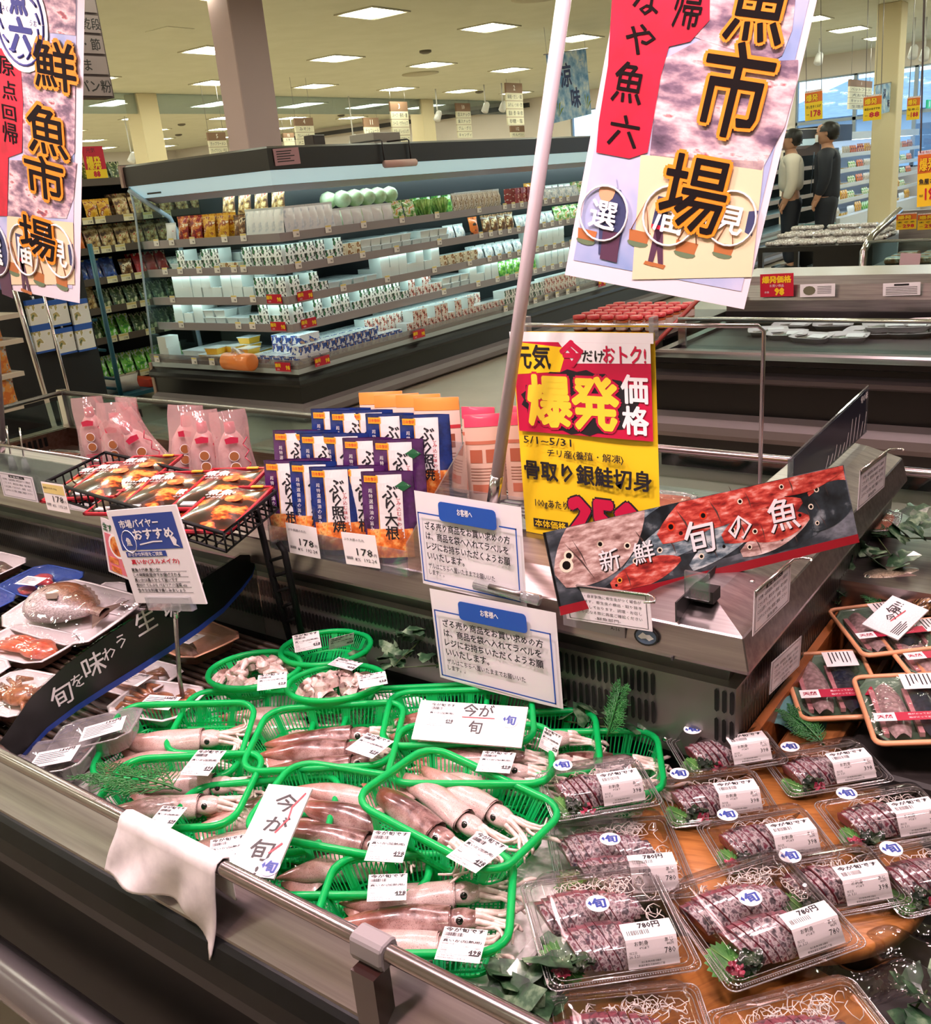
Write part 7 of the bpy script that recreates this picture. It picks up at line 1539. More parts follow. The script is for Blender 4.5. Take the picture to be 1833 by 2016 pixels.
for k, (x, l) in enumerate([(-1.405, 'leftmost blue sauce pouch in the back row'), (-1.375, 'second blue sauce pouch in the back row'), (-1.35, 'third blue sauce pouch in the back row'), (-1.315, 'fourth blue sauce pouch in the back row'), (-1.25, 'fifth blue sauce pouch in the back row'), (-1.17, 'rightmost blue sauce pouch in the back row, red badge side')]):
    put_pouch(pB, x, 1.405 + .012 * (k % 2), .878, 20, -6, l)
ACR = mat_clear('acrylic_box', 'f0f2f4', .08, haze=.05)
t = thing('acrylic_holder', 'clear stepped acrylic holder for the blue and purple sauce pouches', 'holder', T(-1.3, 1.25, .8)); bpy.context.view_layer.update()
for k, (y0, y1, z0, z1) in enumerate([(1.245, 1.249, .795, .845), (1.245, 1.315, .793, .797), (1.315, 1.319, .797, .843), (1.319, 1.385, .8405, .8435), (1.385, 1.389, .8435, .876), (1.389, 1.45, .8735, .8765), (1.45, 1.454, .797, 1.0)]): part(MB().box((-1.47, y0, z0), (-1.10, y1, z1), ACR), 'plate', t)
for x in (-1.472, -1.10): a = MB(); a.add([(x, 1.245, .797), (x, 1.454, .797), (x, 1.454, 1.0), (x, 1.25, .86), (x + .003, 1.245, .797), (x + .003, 1.454, .797), (x + .003, 1.454, 1.0), (x + .003, 1.25, .86)], [(0, 1, 2, 3), (7, 6, 5, 4), (0, 4, 5, 1), (1, 5, 6, 2), (2, 6, 7, 3), (3, 7, 4, 0)], ACR); part(a, 'side_plate', t)
def tag178(q, label, gold, ttl):
    X, w, h = frame(*q); t = thing('price_tag', label, 'price tag', X); a = MB(); a.box((0, 0, -.0006), (w, h, 0), mat('tag_paper', 'efe7e4', .5))
    if gold: a.box((w * .04, h * .62, 0), (w * .96, h * .94, .0004), mat('tag_gold2', 'dcc67c', .5))
    a.text(ttl, w * .06, h * .80, INK, w=w * .6, h=h * .09, z=.0008, align='L'); a.text('178', w * .62, h * .44, INK, h=h * .22, w=w * .46, z=.0008); a.text('円', w * .92, h * .38, INK, h=h * .1, z=.0008); a.text('8%  192.24', w * .62, h * .2, INK, w=w * .62, h=h * .1, z=.0008)
    for k in range(9): a.quad((w * (.06 + k * .022), h * .18, .0008), (w * (.07 + k * .022), h * .18, .0008), (w * (.07 + k * .022), h * .27, .0008), (w * (.06 + k * .022), h * .27, .0008), INK)
    a.build('card', t)
tag178([PY(*p, 1.243) for p in [(566, 1029), (627, 1040), (571, 1088)]], 'white price tag reading 178 on the left of the acrylic holder', False, 'ぶり照焼のたれ')
tag178([PY(*p, 1.243) for p in [(680, 1048), (748, 1056), (682, 1110)]], 'white price tag reading 178 on the right of the acrylic holder', False, 'ぶり大根のたれ')
tag178([PY(*p, 1.03) for p in [(94, 950), (139, 957), (94, 1003)]], 'price tag with a gold band on the front corner of the wire basket', True, '煮魚のたれ 100g')
# tall pouches at the back of the ridge
def back_pouch(nm, top, body, accent, dk, label_fn, spots, z, h, w=.098):
    t = thing(nm, '', 'pouch'); a = MB(); n = 10
    def sd(sg, x0=0): return lambda u, v: ((u - .5) * w * (1 - .06 * v), sg * (.0012 + .02 * math.sin(PI * u) ** .7 * (1 - v) ** .6), h * v)
    for sg in (-1, 1): a.grid(sd(sg), n, 12, body, flip=sg > 0)
    a.build('bag', t); b = MB()
    def strip(z0, z1, m, x0=0., x1=1., e=.0007):
        for sg in (-1, 1): b.grid(lambda u, v: ((x0 + (x1 - x0) * u - .5) * w * (1 - .06 * (z0 + (z1 - z0) * v)) * 1.003, sg * (.0012 + .02 * math.sin(PI * (x0 + (x1 - x0) * u)) ** .7 * abs(1 - (z0 + (z1 - z0) * v)) ** .6 + e), h * (z0 + (z1 - z0) * v)), 8, 5, m, flip=sg > 0)
    strip(.86, 1.0, top); strip(.66, .70, accent); strip(.1, .2, accent, .15, .85); strip(.45, .6, dk, .12, .45); strip(.45, .6, dk, .55, .88)
    for k in range(5): strip(.24 + k * .035, .25 + k * .035, TXTG, .12, .88, .0009)
    b.build('print', t); KIDS[t.name] = list(t.children)
    for k, (x, y, rz) in enumerate(spots):
        X = T(x, y, z) @ R('Z', rz) @ R('X', -5); o = t if k == 0 else dup(t, X); o.matrix_world = X; o['label'] = label_fn(k)
TXTG = mat('text_brownish', '9a6a58', .5)
back_pouch('seasoning_pouch', mat('pouch_orange_top', 'd98a3c', .35, coat=.5), mat('pouch_cream', 'dcbfae', .35, coat=.5), mat('pouch_redline', 'b8323a', .4), mat('pouch_food', '8a4a34', .4), lambda k: ['leftmost', 'second', 'third', 'fourth'][k] + ' of four orange-topped pouches behind the blue ones', [(-1.39, 1.545, 25), (-1.335, 1.535, 28), (-1.285, 1.545, 22), (-1.225, 1.53, 20)], .872, .19, .105)
back_pouch('seasoning_pouch', mat('pouch_pink_top', 'd2405e', .35, coat=.5), mat('pouch_beige', 'd3ad98', .35, coat=.5), mat('pouch_pinkline', 'b86a50', .4), mat('pouch_food2', 'a85a40', .4), lambda k: ['leftmost pink-topped pouch, left of the white pole', 'pink-topped pouch crossed by the white pole', 'pink-topped pouch just right of the white pole', 'rightmost pink-topped pouch touching the yellow poster'][k], [(-1.135, 1.55, 12), (-1.085, 1.50, 30), (-1.055, 1.58, 16), (-1.015, 1.54, 34)], .868, .175, .078)
t = thing('wire_shelf', 'low wire and acrylic shelf under the orange and pink pouches', 'shelf', T(-1.2, 1.5, TOPZ)); bpy.context.view_layer.update(); a = MB()
for k in range(9): a.tube([(-1.46, 1.46 + k * .018, .862), (-.92, 1.46 + k * .018, .862)], .0022, GREYM, 5)
for k in range(12): a.tube([(-1.46 + k * .049, 1.455, .859), (-1.46 + k * .049, 1.61, .859)], .0022, GREYM, 5)
part(a, 'wire_grid', t); part(MB().box((-1.47, 1.45, .81), (-.91, 1.456, .90), ACR), 'acrylic_front', t)
for x in (-1.44, -.94): part(MB().box((x - .01, 1.50, .521), (x + .01, 1.59, .857), GREYM), 'foot', t)
# pink bags of seasoned mayonnaise-like sauce
PKB = mat_noise('bag_pink', [(.35, 'e3b4b2'), (.55, 'f0d2cc'), (.7, 'f6e8e4')], 28, .2, coat=.8); PKR = mat('bag_red_print', 'c02a48', .35, coat=.5); PKF = mat('bag_food_print', 'a5663c', .4); PKC = mat_clear('bag_clear_pink', 'fae4e4', .12, .08, haze=.25, hazecol='f0ccca', bumpy=.4)
def pink_bottle():
    t = thing('squeeze_bottle', '', 'bottle'); a = MB(); a.lathe([(.028, 0), (.034, .01), (.036, .06), (.034, .1), (.022, .125), (.012, .14)], PKB, 18, S(1.05, .7, 1)); a.build('bottle_body', t)
    a = MB(); a.lathe([(.013, .135), (.0135, .14), (.012, .16)], PKR, 12, S(1, 1, 1)); a.build('cap', t)
    a = MB()
    for sg in (-1, 1): a.grid(lambda u, v: ((u - .5) * .095 * (1 - .15 * v + .05 * math.sin(9 * v)), sg * (.002 + .03 * math.sin(PI * u) ** .7 * (1 - v ** 3)) + .003 * math.sin(11 * u + 8 * v), .19 * v - .002), 12, 14, PKC, flip=sg > 0)
    a.build('clear_bag', t); a = MB(); U = R('X', 90)
    a.add([(-.014, -.0345, .116), (.014, -.0345, .116), (.016, -.034, .128), (0, -.034, .132), (-.016, -.034, .128)], [(0, 1, 2, 3, 4)], PKR)
    for z in (.085, .058): a.prism([(.011 * math.cos(k * .52), z + .011 * math.sin(k * .52)) for k in range(12)], .0345, .035, PKF, U); a.prism([(.0125 * math.cos(k * .52), z + .0125 * math.sin(k * .52)) for k in range(12)], .0335, .0345, WHP, U)
    for k in range(5): a.box((-.02, -.0345, .012 + k * .006), (.02, -.034, .014 + k * .006), PKR)
    for k in range(6): x = .03; a.tube([(x + .006 * (-1) ** k, -.03, .03 + k * .016), (x - .006 * (-1) ** k, -.03, .046 + k * .016)], .0012, PKR, 4)
    a.build('print', t); KIDS[t.name] = list(t.children); return t
pb = pink_bottle()
for k, (u, x_, y_, rz, ry, l) in enumerate([(195, 0, 1.43, 15, 0, 'leftmost pink bagged sauce bottle behind the red pouches'), (235, 0, 1.40, 10, -3, 'second pink bagged sauce bottle from the left'), (270, 0, 1.46, -20, 0, 'pink bagged sauce bottle standing highest in the left cluster'), (310, 0, 1.42, 30, 24, 'pink bagged sauce bottle tipping over to the left'), (362, 0, 1.43, 20, -8, 'pink bagged sauce bottle left in the right-hand trio'), (408, 0, 1.41, 18, 0, 'pink bagged sauce bottle in the middle of the right-hand trio'), (462, 0, 1.43, 25, 0, 'rightmost pink bagged sauce bottle')]):
    q = PY(u, 900, y_); X = T(q.x, y_, TOPZ + .002) @ R('Z', rz + 25) @ R('Y', -ry); o = pb if k == 0 else dup(pb, X); o.matrix_world = X; o['label'] = l
# black wire basket on legs with red and black pouches
BW = mat('wire_black', '070607', .6, spec=.2); BZ = .93
c0, c1, c2, c3 = PZ(92, 948, BZ), PZ(440, 1050, BZ), PZ(543, 968, BZ), PZ(300, 915, BZ); c3 = c0 + (c2 - c1)
t = thing('wire_basket', 'black wire basket on tall legs holding red and black pouches', 'basket', T(c0)); bpy.context.view_layer.update()
part(MB().tube([c0, c1, c2, c3, c0], .004, BW, 6), 'rim', t); dn = Vector((0, 0, -.035)); part(MB().tube([p + dn for p in (c0, c1, c2, c3, c0)], .003, BW, 6), 'lower_ring', t)
a = MB()
for p, q, n in ((c0, c1, 22), (c1, c2, 8), (c2, c3, 22), (c3, c0, 8)):
    for k in range(n): r = p.lerp(q, k / n); a.tube([r, r + dn], .0022, BW, 5)
for k in range(1, 10): a.tube([c0.lerp(c3, k / 10) + dn, c1.lerp(c2, k / 10) + dn], .002, BW, 5)
for k in range(1, 16): a.tube([c0.lerp(c1, k / 16) + dn, c3.lerp(c2, k / 16) + dn], .002, BW, 5)
part(a, 'wire_mesh', t)
LY = 1.215
for (u0, v0, u1, v1, u2, v2) in [(505, 1005, 535, 1130, 572, 1262), (548, 1068, 560, 1085, 594, 1250)]:
    part(MB().tube([PY(u0, v0, LY), PY(u1, v1, LY), PY(u2, v2, LY)], .007, BW, 8), 'leg', t)
a = MB()
for k in range(6): q = k / 5; p, r = PY(528 + 44 * q, 1105 + 150 * q, LY), PY(562 + 32 * q, 1095 + 150 * q, LY); a.tube([p, r], .004, BW, 6)
part(a, 'rungs', t); part(MB().box(tuple(c0.lerp(c1, .46) + Vector((-.02, -.008, -.075))), tuple(c0.lerp(c1, .46) + Vector((.045, .012, -.005))), BLACK), 'clip', t)
part(MB().tube([c0 + (c3 - c0) * .5 + dn, PY(118, 1050, LY + .02) * 0 + Vector((c0.x + .02, 1.215, .90)), Vector((c0.x + .02, 1.2155, .59))], .006, BW, 8), 'leg', t)
REDB = mat_noise('pouch_red_black', [(.38, '1c0d0d'), (.5, '3a1512'), (.56, 'a8481c'), (.63, 'e0a24a'), (.72, '1c0d0d')], 16, .18, coat=1.0, sc=(1, 1.5, 1)); REDE = mat('pouch_red_edge', 'b01c30', .25, coat=.8)
t = thing('sauce_pouch', '', 'pouch'); a = MB(); w, h = .132, .205; a.grid(lambda u, v: ((u - .5) * w, (v - .5) * h, .004 + .011 * math.sin(PI * u) * math.sin(PI * v) + .002 * math.sin(8 * u + 6 * v)), 12, 14, REDB); a.grid(lambda u, v: ((u - .5) * w, (v - .5) * h, 0), 2, 2, REDE, flip=True); a.build('bag', t)
a = MB(); 
for lo, hi in [((-w / 2, -h / 2, .002), (w / 2, -h / 2 + .006, .0065)), ((-w / 2, h / 2 - .006, .002), (w / 2, h / 2, .0065)), ((-w / 2, -h / 2, .002), (-w / 2 + .006, h / 2, .0065)), ((w / 2 - .006, -h / 2, .002), (w / 2, h / 2, .0065))]: a.box(lo, hi, REDE)
a.text('煮魚', -.026, .05, PANELW, h=.026, z=.0155, bold=.04); a.text('のたれ', -.03, .028, PANELW, w=.03, z=.0155, bold=.02); a.box((.02, .088, .008), (.046, .095, .0105), GOLD); a.prism([(.018 + .019 * math.cos(k * .4), .02 + .015 * math.sin(k * .4)) for k in range(16)], .0155, .0165, DISH); a.box((-.045, -.09, .006), (-.015, -.075, .009), PANELW); a.build('front_print', t); KIDS[t.name] = list(t.children)
ex = (c1 - c0).normalized(); ey = (c3 - c0).normalized(); base = c0 + dn; Lx = (c1 - c0).length; Ly = (c3 - c0).length
for k, (fx, fy, z, rz, l) in enumerate([(.10, .45, .0, 0, 'at the left end of the black wire basket'), (.22, .5, .016, 4, 'second from the left in the black wire basket'), (.40, .45, .004, -3, 'lying in the middle of the black wire basket'), (.55, .52, .02, 2, 'just right of the wire basket middle'), (.70, .45, .008, 3, 'second from the right in the black wire basket'), (.87, .46, .022, -2, 'at the right end of the black wire basket'), (.3, .75, .02, 0, 'at the back left of the black wire basket'), (.78, .78, .03, 0, 'at the back right of the black wire basket')]):
    p = base + ex * (fx * Lx) + ey * (fy * Ly); X = T(p.x, p.y, base.z + .004 + z) @ R('Z', math.degrees(math.atan2(ey.y, ey.x)) - 90 + rz) @ R('X', 6); o = t if k == 0 else dup(t, X); o.matrix_world = X; o['label'] = 'red and black sauce pouch ' + l
# ------------------------------------------------------------------ notices, posters, banners
NBLUE = mat('notice_blue', '1f4fa8', .5); PSHEET = mat('notice_paper', 'e9e2e4', .4, coat=.3)
def notice(q, label):
    X, w, h = frame(*q); t = thing('customer_notice', label, 'notice', X); a = MB(); a.grid(lambda u, v: (u * w, v * h, .004 * math.sin(PI * u) * (1 - v)), 8, 4, PSHEET)
    z = .006
    for lo, hi in [((.035, .05), (.965, .065)), ((.035, .78), (.27, .795)), ((.81, .78), (.965, .795)), ((.035, .05), (.046, .795)), ((.954, .05), (.965, .795))]: a.quad((w * lo[0], h * lo[1], z), (w * hi[0], h * lo[1], z), (w * hi[0], h * hi[1], z), (w * lo[0], h * hi[1], z), NBLUE)
    p = [(w * .52 + x, h * .84 + y) for x, y in rrect(w * .54, h * .2, h * .04, 3)]; a.poly(p, NBLUE, z + .0002); a.text('お客様へ', w * .5, h * .86, WHP, w=w * .14, h=h * .07, z=z + .0006, bold=.02)
    for k, (s, ww) in enumerate([('ざる売り商品をお買い求めの方', .80), ('は、商品を袋へ入れてラベルを', .78), ('レジにお持ちいただくようお願', .79), ('いいたします。', .36)]): a.text(s, w * .10, h * (.665 - k * .108), INK, w=w * ww, h=h * .083, z=z, align='L', bold=.022)
    a.text('ザルはこちらへ置いたままでお願いいた', w * .10, h * .235, INK, w=w * .64, h=h * .058, z=z, align='L', bold=.012); a.text('します。。', w * .10, h * .165, INK, w=w * .15, h=h * .055, z=z, align='L', bold=.012); a.build('sheet', t); return t
q = [PY(*p, 1.235) for p in [(839, 969), (1054, 1003), (833, 1148)]]; notice(q, 'upper white customer notice with blue heading below the white pole')
q = [PY(*p, 1.222) for p in [(866, 1162), (1119, 1211), (867, 1333)]]; notice(q, 'lower white customer notice hanging down over the slotted grille')
t = thing('sign_clip', 'clear plastic clip holding the lower customer notice to the ridge', 'clip', T(PY(1000, 1170, 1.23))); bpy.context.view_layer.update(); p0, p1 = PY(936, 1150, 1.228), PY(1062, 1182, 1.228); a = MB(); a.tube([p0, p1], .010, mat_clear('clip_clear', 'eef0f0', .16, haze=.15), 8); part(a, 'clip_body', t); a = MB(); a.tube([p0.lerp(p1, .25) + Vector((0, -.004, .004)), p0.lerp(p1, .75) + Vector((0, -.004, .004))], .006, STEEL2, 8); part(a, 'steel_insert', t)
# yellow sale poster on its wire stand
Y6 = 1.445; X, w, h = frame(PY(1020, 652, Y6), PY(1306, 655, Y6), PY(1036, 1046, Y6)); t = thing('sale_poster', 'big yellow and red sale poster with the price 258 on a wire stand', 'poster', X)
a = MB(); a.grid(lambda u, v: (u * w, v * h, .004 * math.sin(6 * u) * (1 - v)), 10, 6, YEL); z = .006; MAG = mat('poster_magenta', 'c20f40', .45); a.quad((0, h * .955, z), (w, h * .955, z), (w, h, z), (0, h, z), WHP)
a.quad((w * .02, h * .525, z), (w * .98, h * .525, z), (w * .98, h * .955, z), (w * .02, h * .955, z), MAG); a.poly([(w * .02, h * .8), (w * .36, h * .82), (w * .42, h * .93), (w * .02, h * .955)], YEL, z + .0004); a.poly([(w * .36, h * .955), (w * .46, h * .86), (w * .98, h * .87), (w * .98, h * .955)], WHP, z + .0004)
pts = [(w * (.48 + .43 * math.cos(k * PI / 20) * (1 if k % 2 else .94)), h * (.68 + .155 * math.sin(k * PI / 20) * (1 if k % 2 else .92))) for k in range(40)]; a.poly(pts, INK, z + .0006)
a.text('元気', w * .16, h * .885, INK, w=w * .27, h=h * .11, z=z + .001, bold=.025); a.otext('今', w * .45, h * .905, MAG, w * .01, h=h * .11, z=z + .001); a.text('だけ', w * .60, h * .895, INK, w=w * .15, h=h * .05, z=z + .001, bold=.02); a.text('おトク!', w * .81, h * .905, MAG, w=w * .28, h=h * .075, z=z + .001, bold=.025)
for k, (c, x) in enumerate([('爆', .27), ('発', .60)]): a.otext(c, w * x, h * .68, MAG, w * .028, w=w * .31, h=h * .235, z=z + .0012); a.otext(c, w * x, h * .68, mat('poster_gold', 'f2d23a', .45), w * .012, w=w * .31, h=h * .235, z=z + .0018)
for c, y in (('価', .755), ('格', .615)): a.text(c, w * .87, h * y, WHP, w=w * .17, h=h * .125, z=z + .0018, bold=.03)
a.text('5/1~5/31', w * .05, h * .485, INK, w=w * .36, h=h * .036, z=z, align='L', bold=.01); a.text('チリ産(養殖・解凍)', w * .5, h * .425, INK, w=w * .55, h=h * .045, z=z, bold=.015); a.text('骨取り銀鮭切身', w * .5, h * .335, INK, w=w * .92, h=h * .095, z=z, bold=.03)
a.text('100gあたり', w * .23, h * .165, INK, w=w * .25, h=h * .05, z=z, bold=.015); a.otext('258', w * .62, h * .13, INK, w * .034, w=w * .48, h=h * .165, z=z); a.otext('258', w * .62, h * .13, MAG, w * .022, w=w * .48, h=h * .165, z=z + .0008); a.quad((w * .08, h * .04, z), (w * .35, h * .04, z), (w * .35, h * .085, z), (w * .08, h * .085, z), INK); a.text('本体価格', w * .215, h * .0625, YEL, w=w * .24, h=h * .038, z=z + .0008, bold=.015); a.build('sheet', t)
t = thing('poster_stand', 'bent wire stand holding the yellow sale poster', 'stand', T(PY(1495, 950, Y6 + .005))); bpy.context.view_layer.update(); p = [PY(1012, 640, Y6 + .006), PY(1492, 641, 1.63), PY(1504, 652, 1.64)]; b_ = Vector((p[2].x - .004, 1.64, .84)); part(MB().tube([p[0], p[1], p[2], b_], .004, CHROME, 8), 'wire', t); part(MB().box((b_.x - .03, 1.62, .836), (b_.x + .03, 1.66, .846), GREYM), 'base', t)
for u in (1036, 1287): part(MB().box(tuple(PY(u - 9, 672, Y6 - .004)), tuple(PY(u + 9, 622, Y6 + .014)), mat_clear('clip_clear', '', 0)), 'clear_clip', t)
# the two nobori banners and the white pole
BORD = mat('banner_border', 'e0d3dc', .5); BLAV = mat_noise('banner_sky', [(.3, '6a8cc0'), (.5, 'b4b8d8'), (.7, 'd9cfe0')], 5, .5, coord='Object'); BRED = mat_noise('banner_red', [(.4, 'b01030'), (.6, 'd3163a')], 14, .5); BPH = mat_noise('banner_market_print', [(.28, '3a2c40'), (.42, '7c6478'), (.52, 'c4a4ac'), (.6, 'e6d0d0'), (.66, 'a85058'), (.74, '5a4a60')], 16, .5, sc=(1, 2.2, 1), detail=6); BCRM = mat('banner_cream', 'e6cda8', .5); BORG = mat('banner_orange', 'f08a14', .6); BCHR = mat('banner_char', '1a1414', .8, spec=.1); BINDG = mat('banner_indigo', '3a4066', .5); BWICK = mat('banner_wicker', 'b06a3a', .5); BGRN = mat('banner_moss', '66785a', .5); BPLUM = mat('banner_plum', '54324a', .5); BSK = mat('banner_skin', 'd9a27c', .5)
def banner(P, tl, tr, bl, br, label, chars, kanji, circ, redpoly, photo, cream, logo=None):
    """P maps a sight line onto the sheet's plane; every shape is stored in the sheet's own coordinates"""
    TL, TR, BL, BR = P(*tl), P(*tr), P(*bl), P(*br); X, w, h = frame(TL, TR, BL); inv = X.inverted(); t = thing('nobori_banner', label, 'banner', X)
    def q(u, v): p = inv @ P(u, v); return p.x, p.y
    wave = lambda x, y: .006 * math.sin(7 * y / h + 2 * x / w) + .01 * (1 - min(1, max(0, y / h))) ** 2 * math.sin(2 * x / w)
    def lay(a, pts, m, z): a.poly([q(*p) for p in pts], m, z)
    s = MB(); c = [q(*p) for p in (bl, br, tr, tl)]
    def bil(u, v): x = (c[0][0] * (1 - u) + c[1][0] * u) * (1 - v) + (c[3][0] * (1 - u) + c[2][0] * u) * v; y = (c[0][1] * (1 - u) + c[1][1] * u) * (1 - v) + (c[3][1] * (1 - u) + c[2][1] * u) * v; return x, y
    s.grid(lambda u, v: (*bil(u, v), 0), 8, 24, BORD); s.grid(lambda u, v: (*bil(.035 + .93 * u, .035 + .965 * v), .0008), 8, 24, BLAV); s.build('sheet', t)
    a = MB()
    for pts in photo: lay(a, pts, BPH, .0016)
    for pts in cream: lay(a, pts, BCRM, .0016)
    for pts in redpoly: lay(a, pts, BRED, .0024)
    a.build('printed_picture', t); a = MB()
    for ch, u, v, du, dv in kanji: x, y = q(u, v); x2, y2 = q(u + du, v); x3, y3 = q(u, v + dv); a.text(ch, x, y, BCHR, w=abs(x2 - x) if du else None, h=abs(y3 - y), z=.0032, bold=.01)
    for ch, u, v, du, dv in chars: x, y = q(u, v); x2, y2 = q(u + du, v); x3, y3 = q(u, v + dv); W_, H_ = math.hypot(x2 - x, y2 - y), math.hypot(x3 - x, y3 - y); a.otext(ch, x, y, BORG, W_ * .062, w=W_ * .94, h=H_ * .94, z=.0058); a.otext(ch, x, y, BCHR, W_ * .01, w=W_ * .94, h=H_ * .94, z=.0066)
    a.build('lettering', t); a = MB()
    for k, (ch, u, v, r) in enumerate(circ):
        x, y = q(u, v); x2, y2 = q(u + r, v); r_ = math.hypot(x2 - x, y2 - y)
        # porter in a patterned coat with a basket, very plain
        a.poly([(x - r_ * .1, y + r_ * .9), (x + r_ * .5, y + r_ * 1.0), (x + r_ * .95, y + r_ * .2), (x + r_ * .9, y - r_ * 1.5), (x + r_ * .1, y - r_ * 1.6), (x - r_ * .2, y)] if k == 0 else [(x - r_ * .6, y + r_ * .6), (x - r_ * .1, y + r_ * .6), (x - r_ * .1, y - r_ * .5), (x - r_ * .62, y - r_ * .5)] if k == 1 else [(x + r_ * .62, y + r_ * .4), (x + r_ * .98, y + r_ * .5), (x + r_ * .98, y - r_ * .5), (x + r_ * .66, y - r_ * .4)], BINDG, .0018)
        if k == 0: a.prism([(x - r_ * .05 + r_ * .34 * math.cos(i * .52), y + r_ * .85 + r_ * .42 * math.sin(i * .52)) for i in range(12)], .0018, .0022, BSK); a.poly([(x - r_ * .4, y + r_ * 1.0), (x + r_ * .35, y + r_ * 1.05), (x + r_ * .2, y + r_ * 1.4), (x - r_ * .2, y + r_ * 1.4)], BLAV, .0026); a.poly([(x + r_ * .1, y - r_ * .6), (x + r_ * .85, y - r_ * .6), (x + r_ * .95, y - r_ * 1.75), (x + r_ * .2, y - r_ * 1.75)], BPLUM, .0024)
        if k == 1:
            for d in (-.05, .35): a.poly([(x - r_ * .45, y - r_ * .5), (x - r_ * .15, y - r_ * .5), (x + r_ * (d - .2), y - r_ * 1.75), (x + r_ * (d - .4), y - r_ * 1.75)], BPLUM, .0024); a.poly([(x + r_ * (d - .5), y - r_ * 1.75), (x + r_ * (d - .1), y - r_ * 1.75), (x + r_ * (d - .15), y - r_ * 1.9), (x + r_ * (d - .55), y - r_ * 1.88)], BWICK, .0024)
            a.poly([(x - r_ * .62, y - r_ * .4), (x - r_ * .08, y - r_ * .4), (x - r_ * .1, y - r_ * .55), (x - r_ * .6, y - r_ * .55)], BRED, .0028)
        for bx in ([-.55] if k == 0 else [-1.0, .85] if k == 1 else [0]):
            yy = y - r_ * (1.0 if k == 2 else .75); a.poly([(x + r_ * (bx - .42), yy), (x + r_ * (bx + .42), yy), (x + r_ * (bx + .36), yy - r_ * .4), (x + r_ * (bx - .36), yy - r_ * .4)], BWICK, .002); a.prism([(x + r_ * (bx + .42 * math.cos(i * .628)), yy - r_ * .44 + r_ * .16 * math.sin(i * .628)) for i in range(10)], .0016, .0019, BGRN)
            if k: a.tube([(x + r_ * (bx - .35), yy, .003), (x + r_ * bx, yy + r_ * 1.1, .003), (x + r_ * (bx + .35), yy, .003)], r_ * .02, BWICK, 4)
        a.tube([(x + r_ * math.cos(i * .2618), y + r_ * math.sin(i * .2618) * 1.05, .0042) for i in range(25)], r_ * .045, WHP, 5, False); a.text(ch, x, y - r_ * .05, WHP, h=r_ * 1.05, z=.0046, bold=.02)
    a.build('porter_pictures', t)
    if logo:
        u, v, r = logo; x, y = q(u, v); x2, y2 = q(u + r, v); r_ = math.hypot(x2 - x, y2 - y); a = MB(); IND = mat('logo_indigo', '2c2f7c', .5); a.prism([(x + r_ * math.cos(i * .196), y + r_ * math.sin(i * .196)) for i in range(32)], .0036, .004, WHP); a.tube([(x + r_ * .86 * math.cos(i * .196), y + r_ * .86 * math.sin(i * .196), .0042) for i in range(33)], r_ * .03, IND, 5, False)
        a.text('魚', x, y + r_ * .45, IND, h=r_ * .62, z=.0048, bold=.05); a.text('六', x, y - r_ * .28, IND, h=r_ * .68, w=r_ * .8, z=.0048, bold=.05); a.text('うお', x + r_ * .5, y, IND, h=r_ * .12, z=.0048); a.text('ろく', x - r_ * .5, y + r_ * .2, IND, h=r_ * .12, z=.0048)
        for i in range(14): an = i * .449; a.tube([(x + r_ * .74 * math.cos(an + .1 * j) * (1 - .04 * j), y + r_ * .74 * math.sin(an + .1 * j) * (1 - .04 * j), .0046) for j in range(4)], r_ * .03, IND, 5)
        a.build('round_emblem', t)
    return t, X, w, h
n = Vector((-.12, 1, 0)).normalized(); p0 = Vector((-.62, 1.33, 1.4)); PR_ = lambda u, v: PPL(u, v, p0, n)
bt, bX, bw, bh = banner(PR_, (1320, -580), (1745, -580), (1112, 541), (1465, 609), 'large fish market banner hanging right of the white pole', [('魚', 1500, 0, 130, 175), ('市', 1448, 178, 148, 190), ('場', 1368, 382, 140, 150)], [('六', 1230, 258, 60, 62), ('魚', 1240, 163, 62, 80), ('や', 1262, 78, 60, 60), ('な', 1276, 0, 55, 60), ('帰', 1356, 18, 55, 78)],
       [('選', 1190, 420, 47), ('届', 1320, 425, 53), ('見', 1440, 430, 50)], [[(1218, -200), (1325, -200), (1400, -200), (1398, 40), (1360, 82), (1318, 92), (1302, 150), (1290, 220), (1276, 300), (1240, 312), (1175, 300), (1180, 240), (1198, 130)]],
       [[(1330, -300), (1600, -300), (1560, 60), (1540, 110), (1510, 125), (1360, 70)], [(1300, 120), (1380, 78), (1520, 120), (1572, 118), (1570, 160), (1545, 250), (1500, 335), (1280, 305)]], [[(1262, 305), (1505, 318), (1480, 545), (1245, 550)]])
n2 = Vector((0, 1, 0)); p2 = Vector((-2.2, 1.35, 1.4)); PL_ = lambda u, v: PPL(u, v, p2, n2)
banner(PL_, (-190, -330), (172, -330), (-190, 530), (157, 597), 'fish market banner at the left edge with a round blue emblem', [('鮮', 112, 130, 88, 95), ('魚', 97, 258, 82, 95), ('市', 92, 350, 80, 82), ('場', 78, 468, 72, 75)], [('原', 15, 130, 30, 36), ('点', 20, 178, 28, 36), ('回', 20, 222, 26, 28), ('帰', 22, 262, 28, 40)],
       [('選', -10, 487, 28), ('届', 50, 492, 26), ('見', 118, 495, 28)], [[(-120, 95), (40, 95), (47, 200), (45, 300), (18, 310), (16, 425), (-120, 425)]], [[(60, -200), (152, -200), (150, 70), (60, 60)], [(40, 115), (150, 125), (148, 300), (130, 325), (48, 310)], [(20, 315), (152, 320), (146, 390), (132, 430), (16, 425)]], [[(15, 425), (145, 438), (148, 560), (14, 560)]], (42, 42, 54))
POLE = mat('pole_white', 'e3d3da', .35, coat=.3)
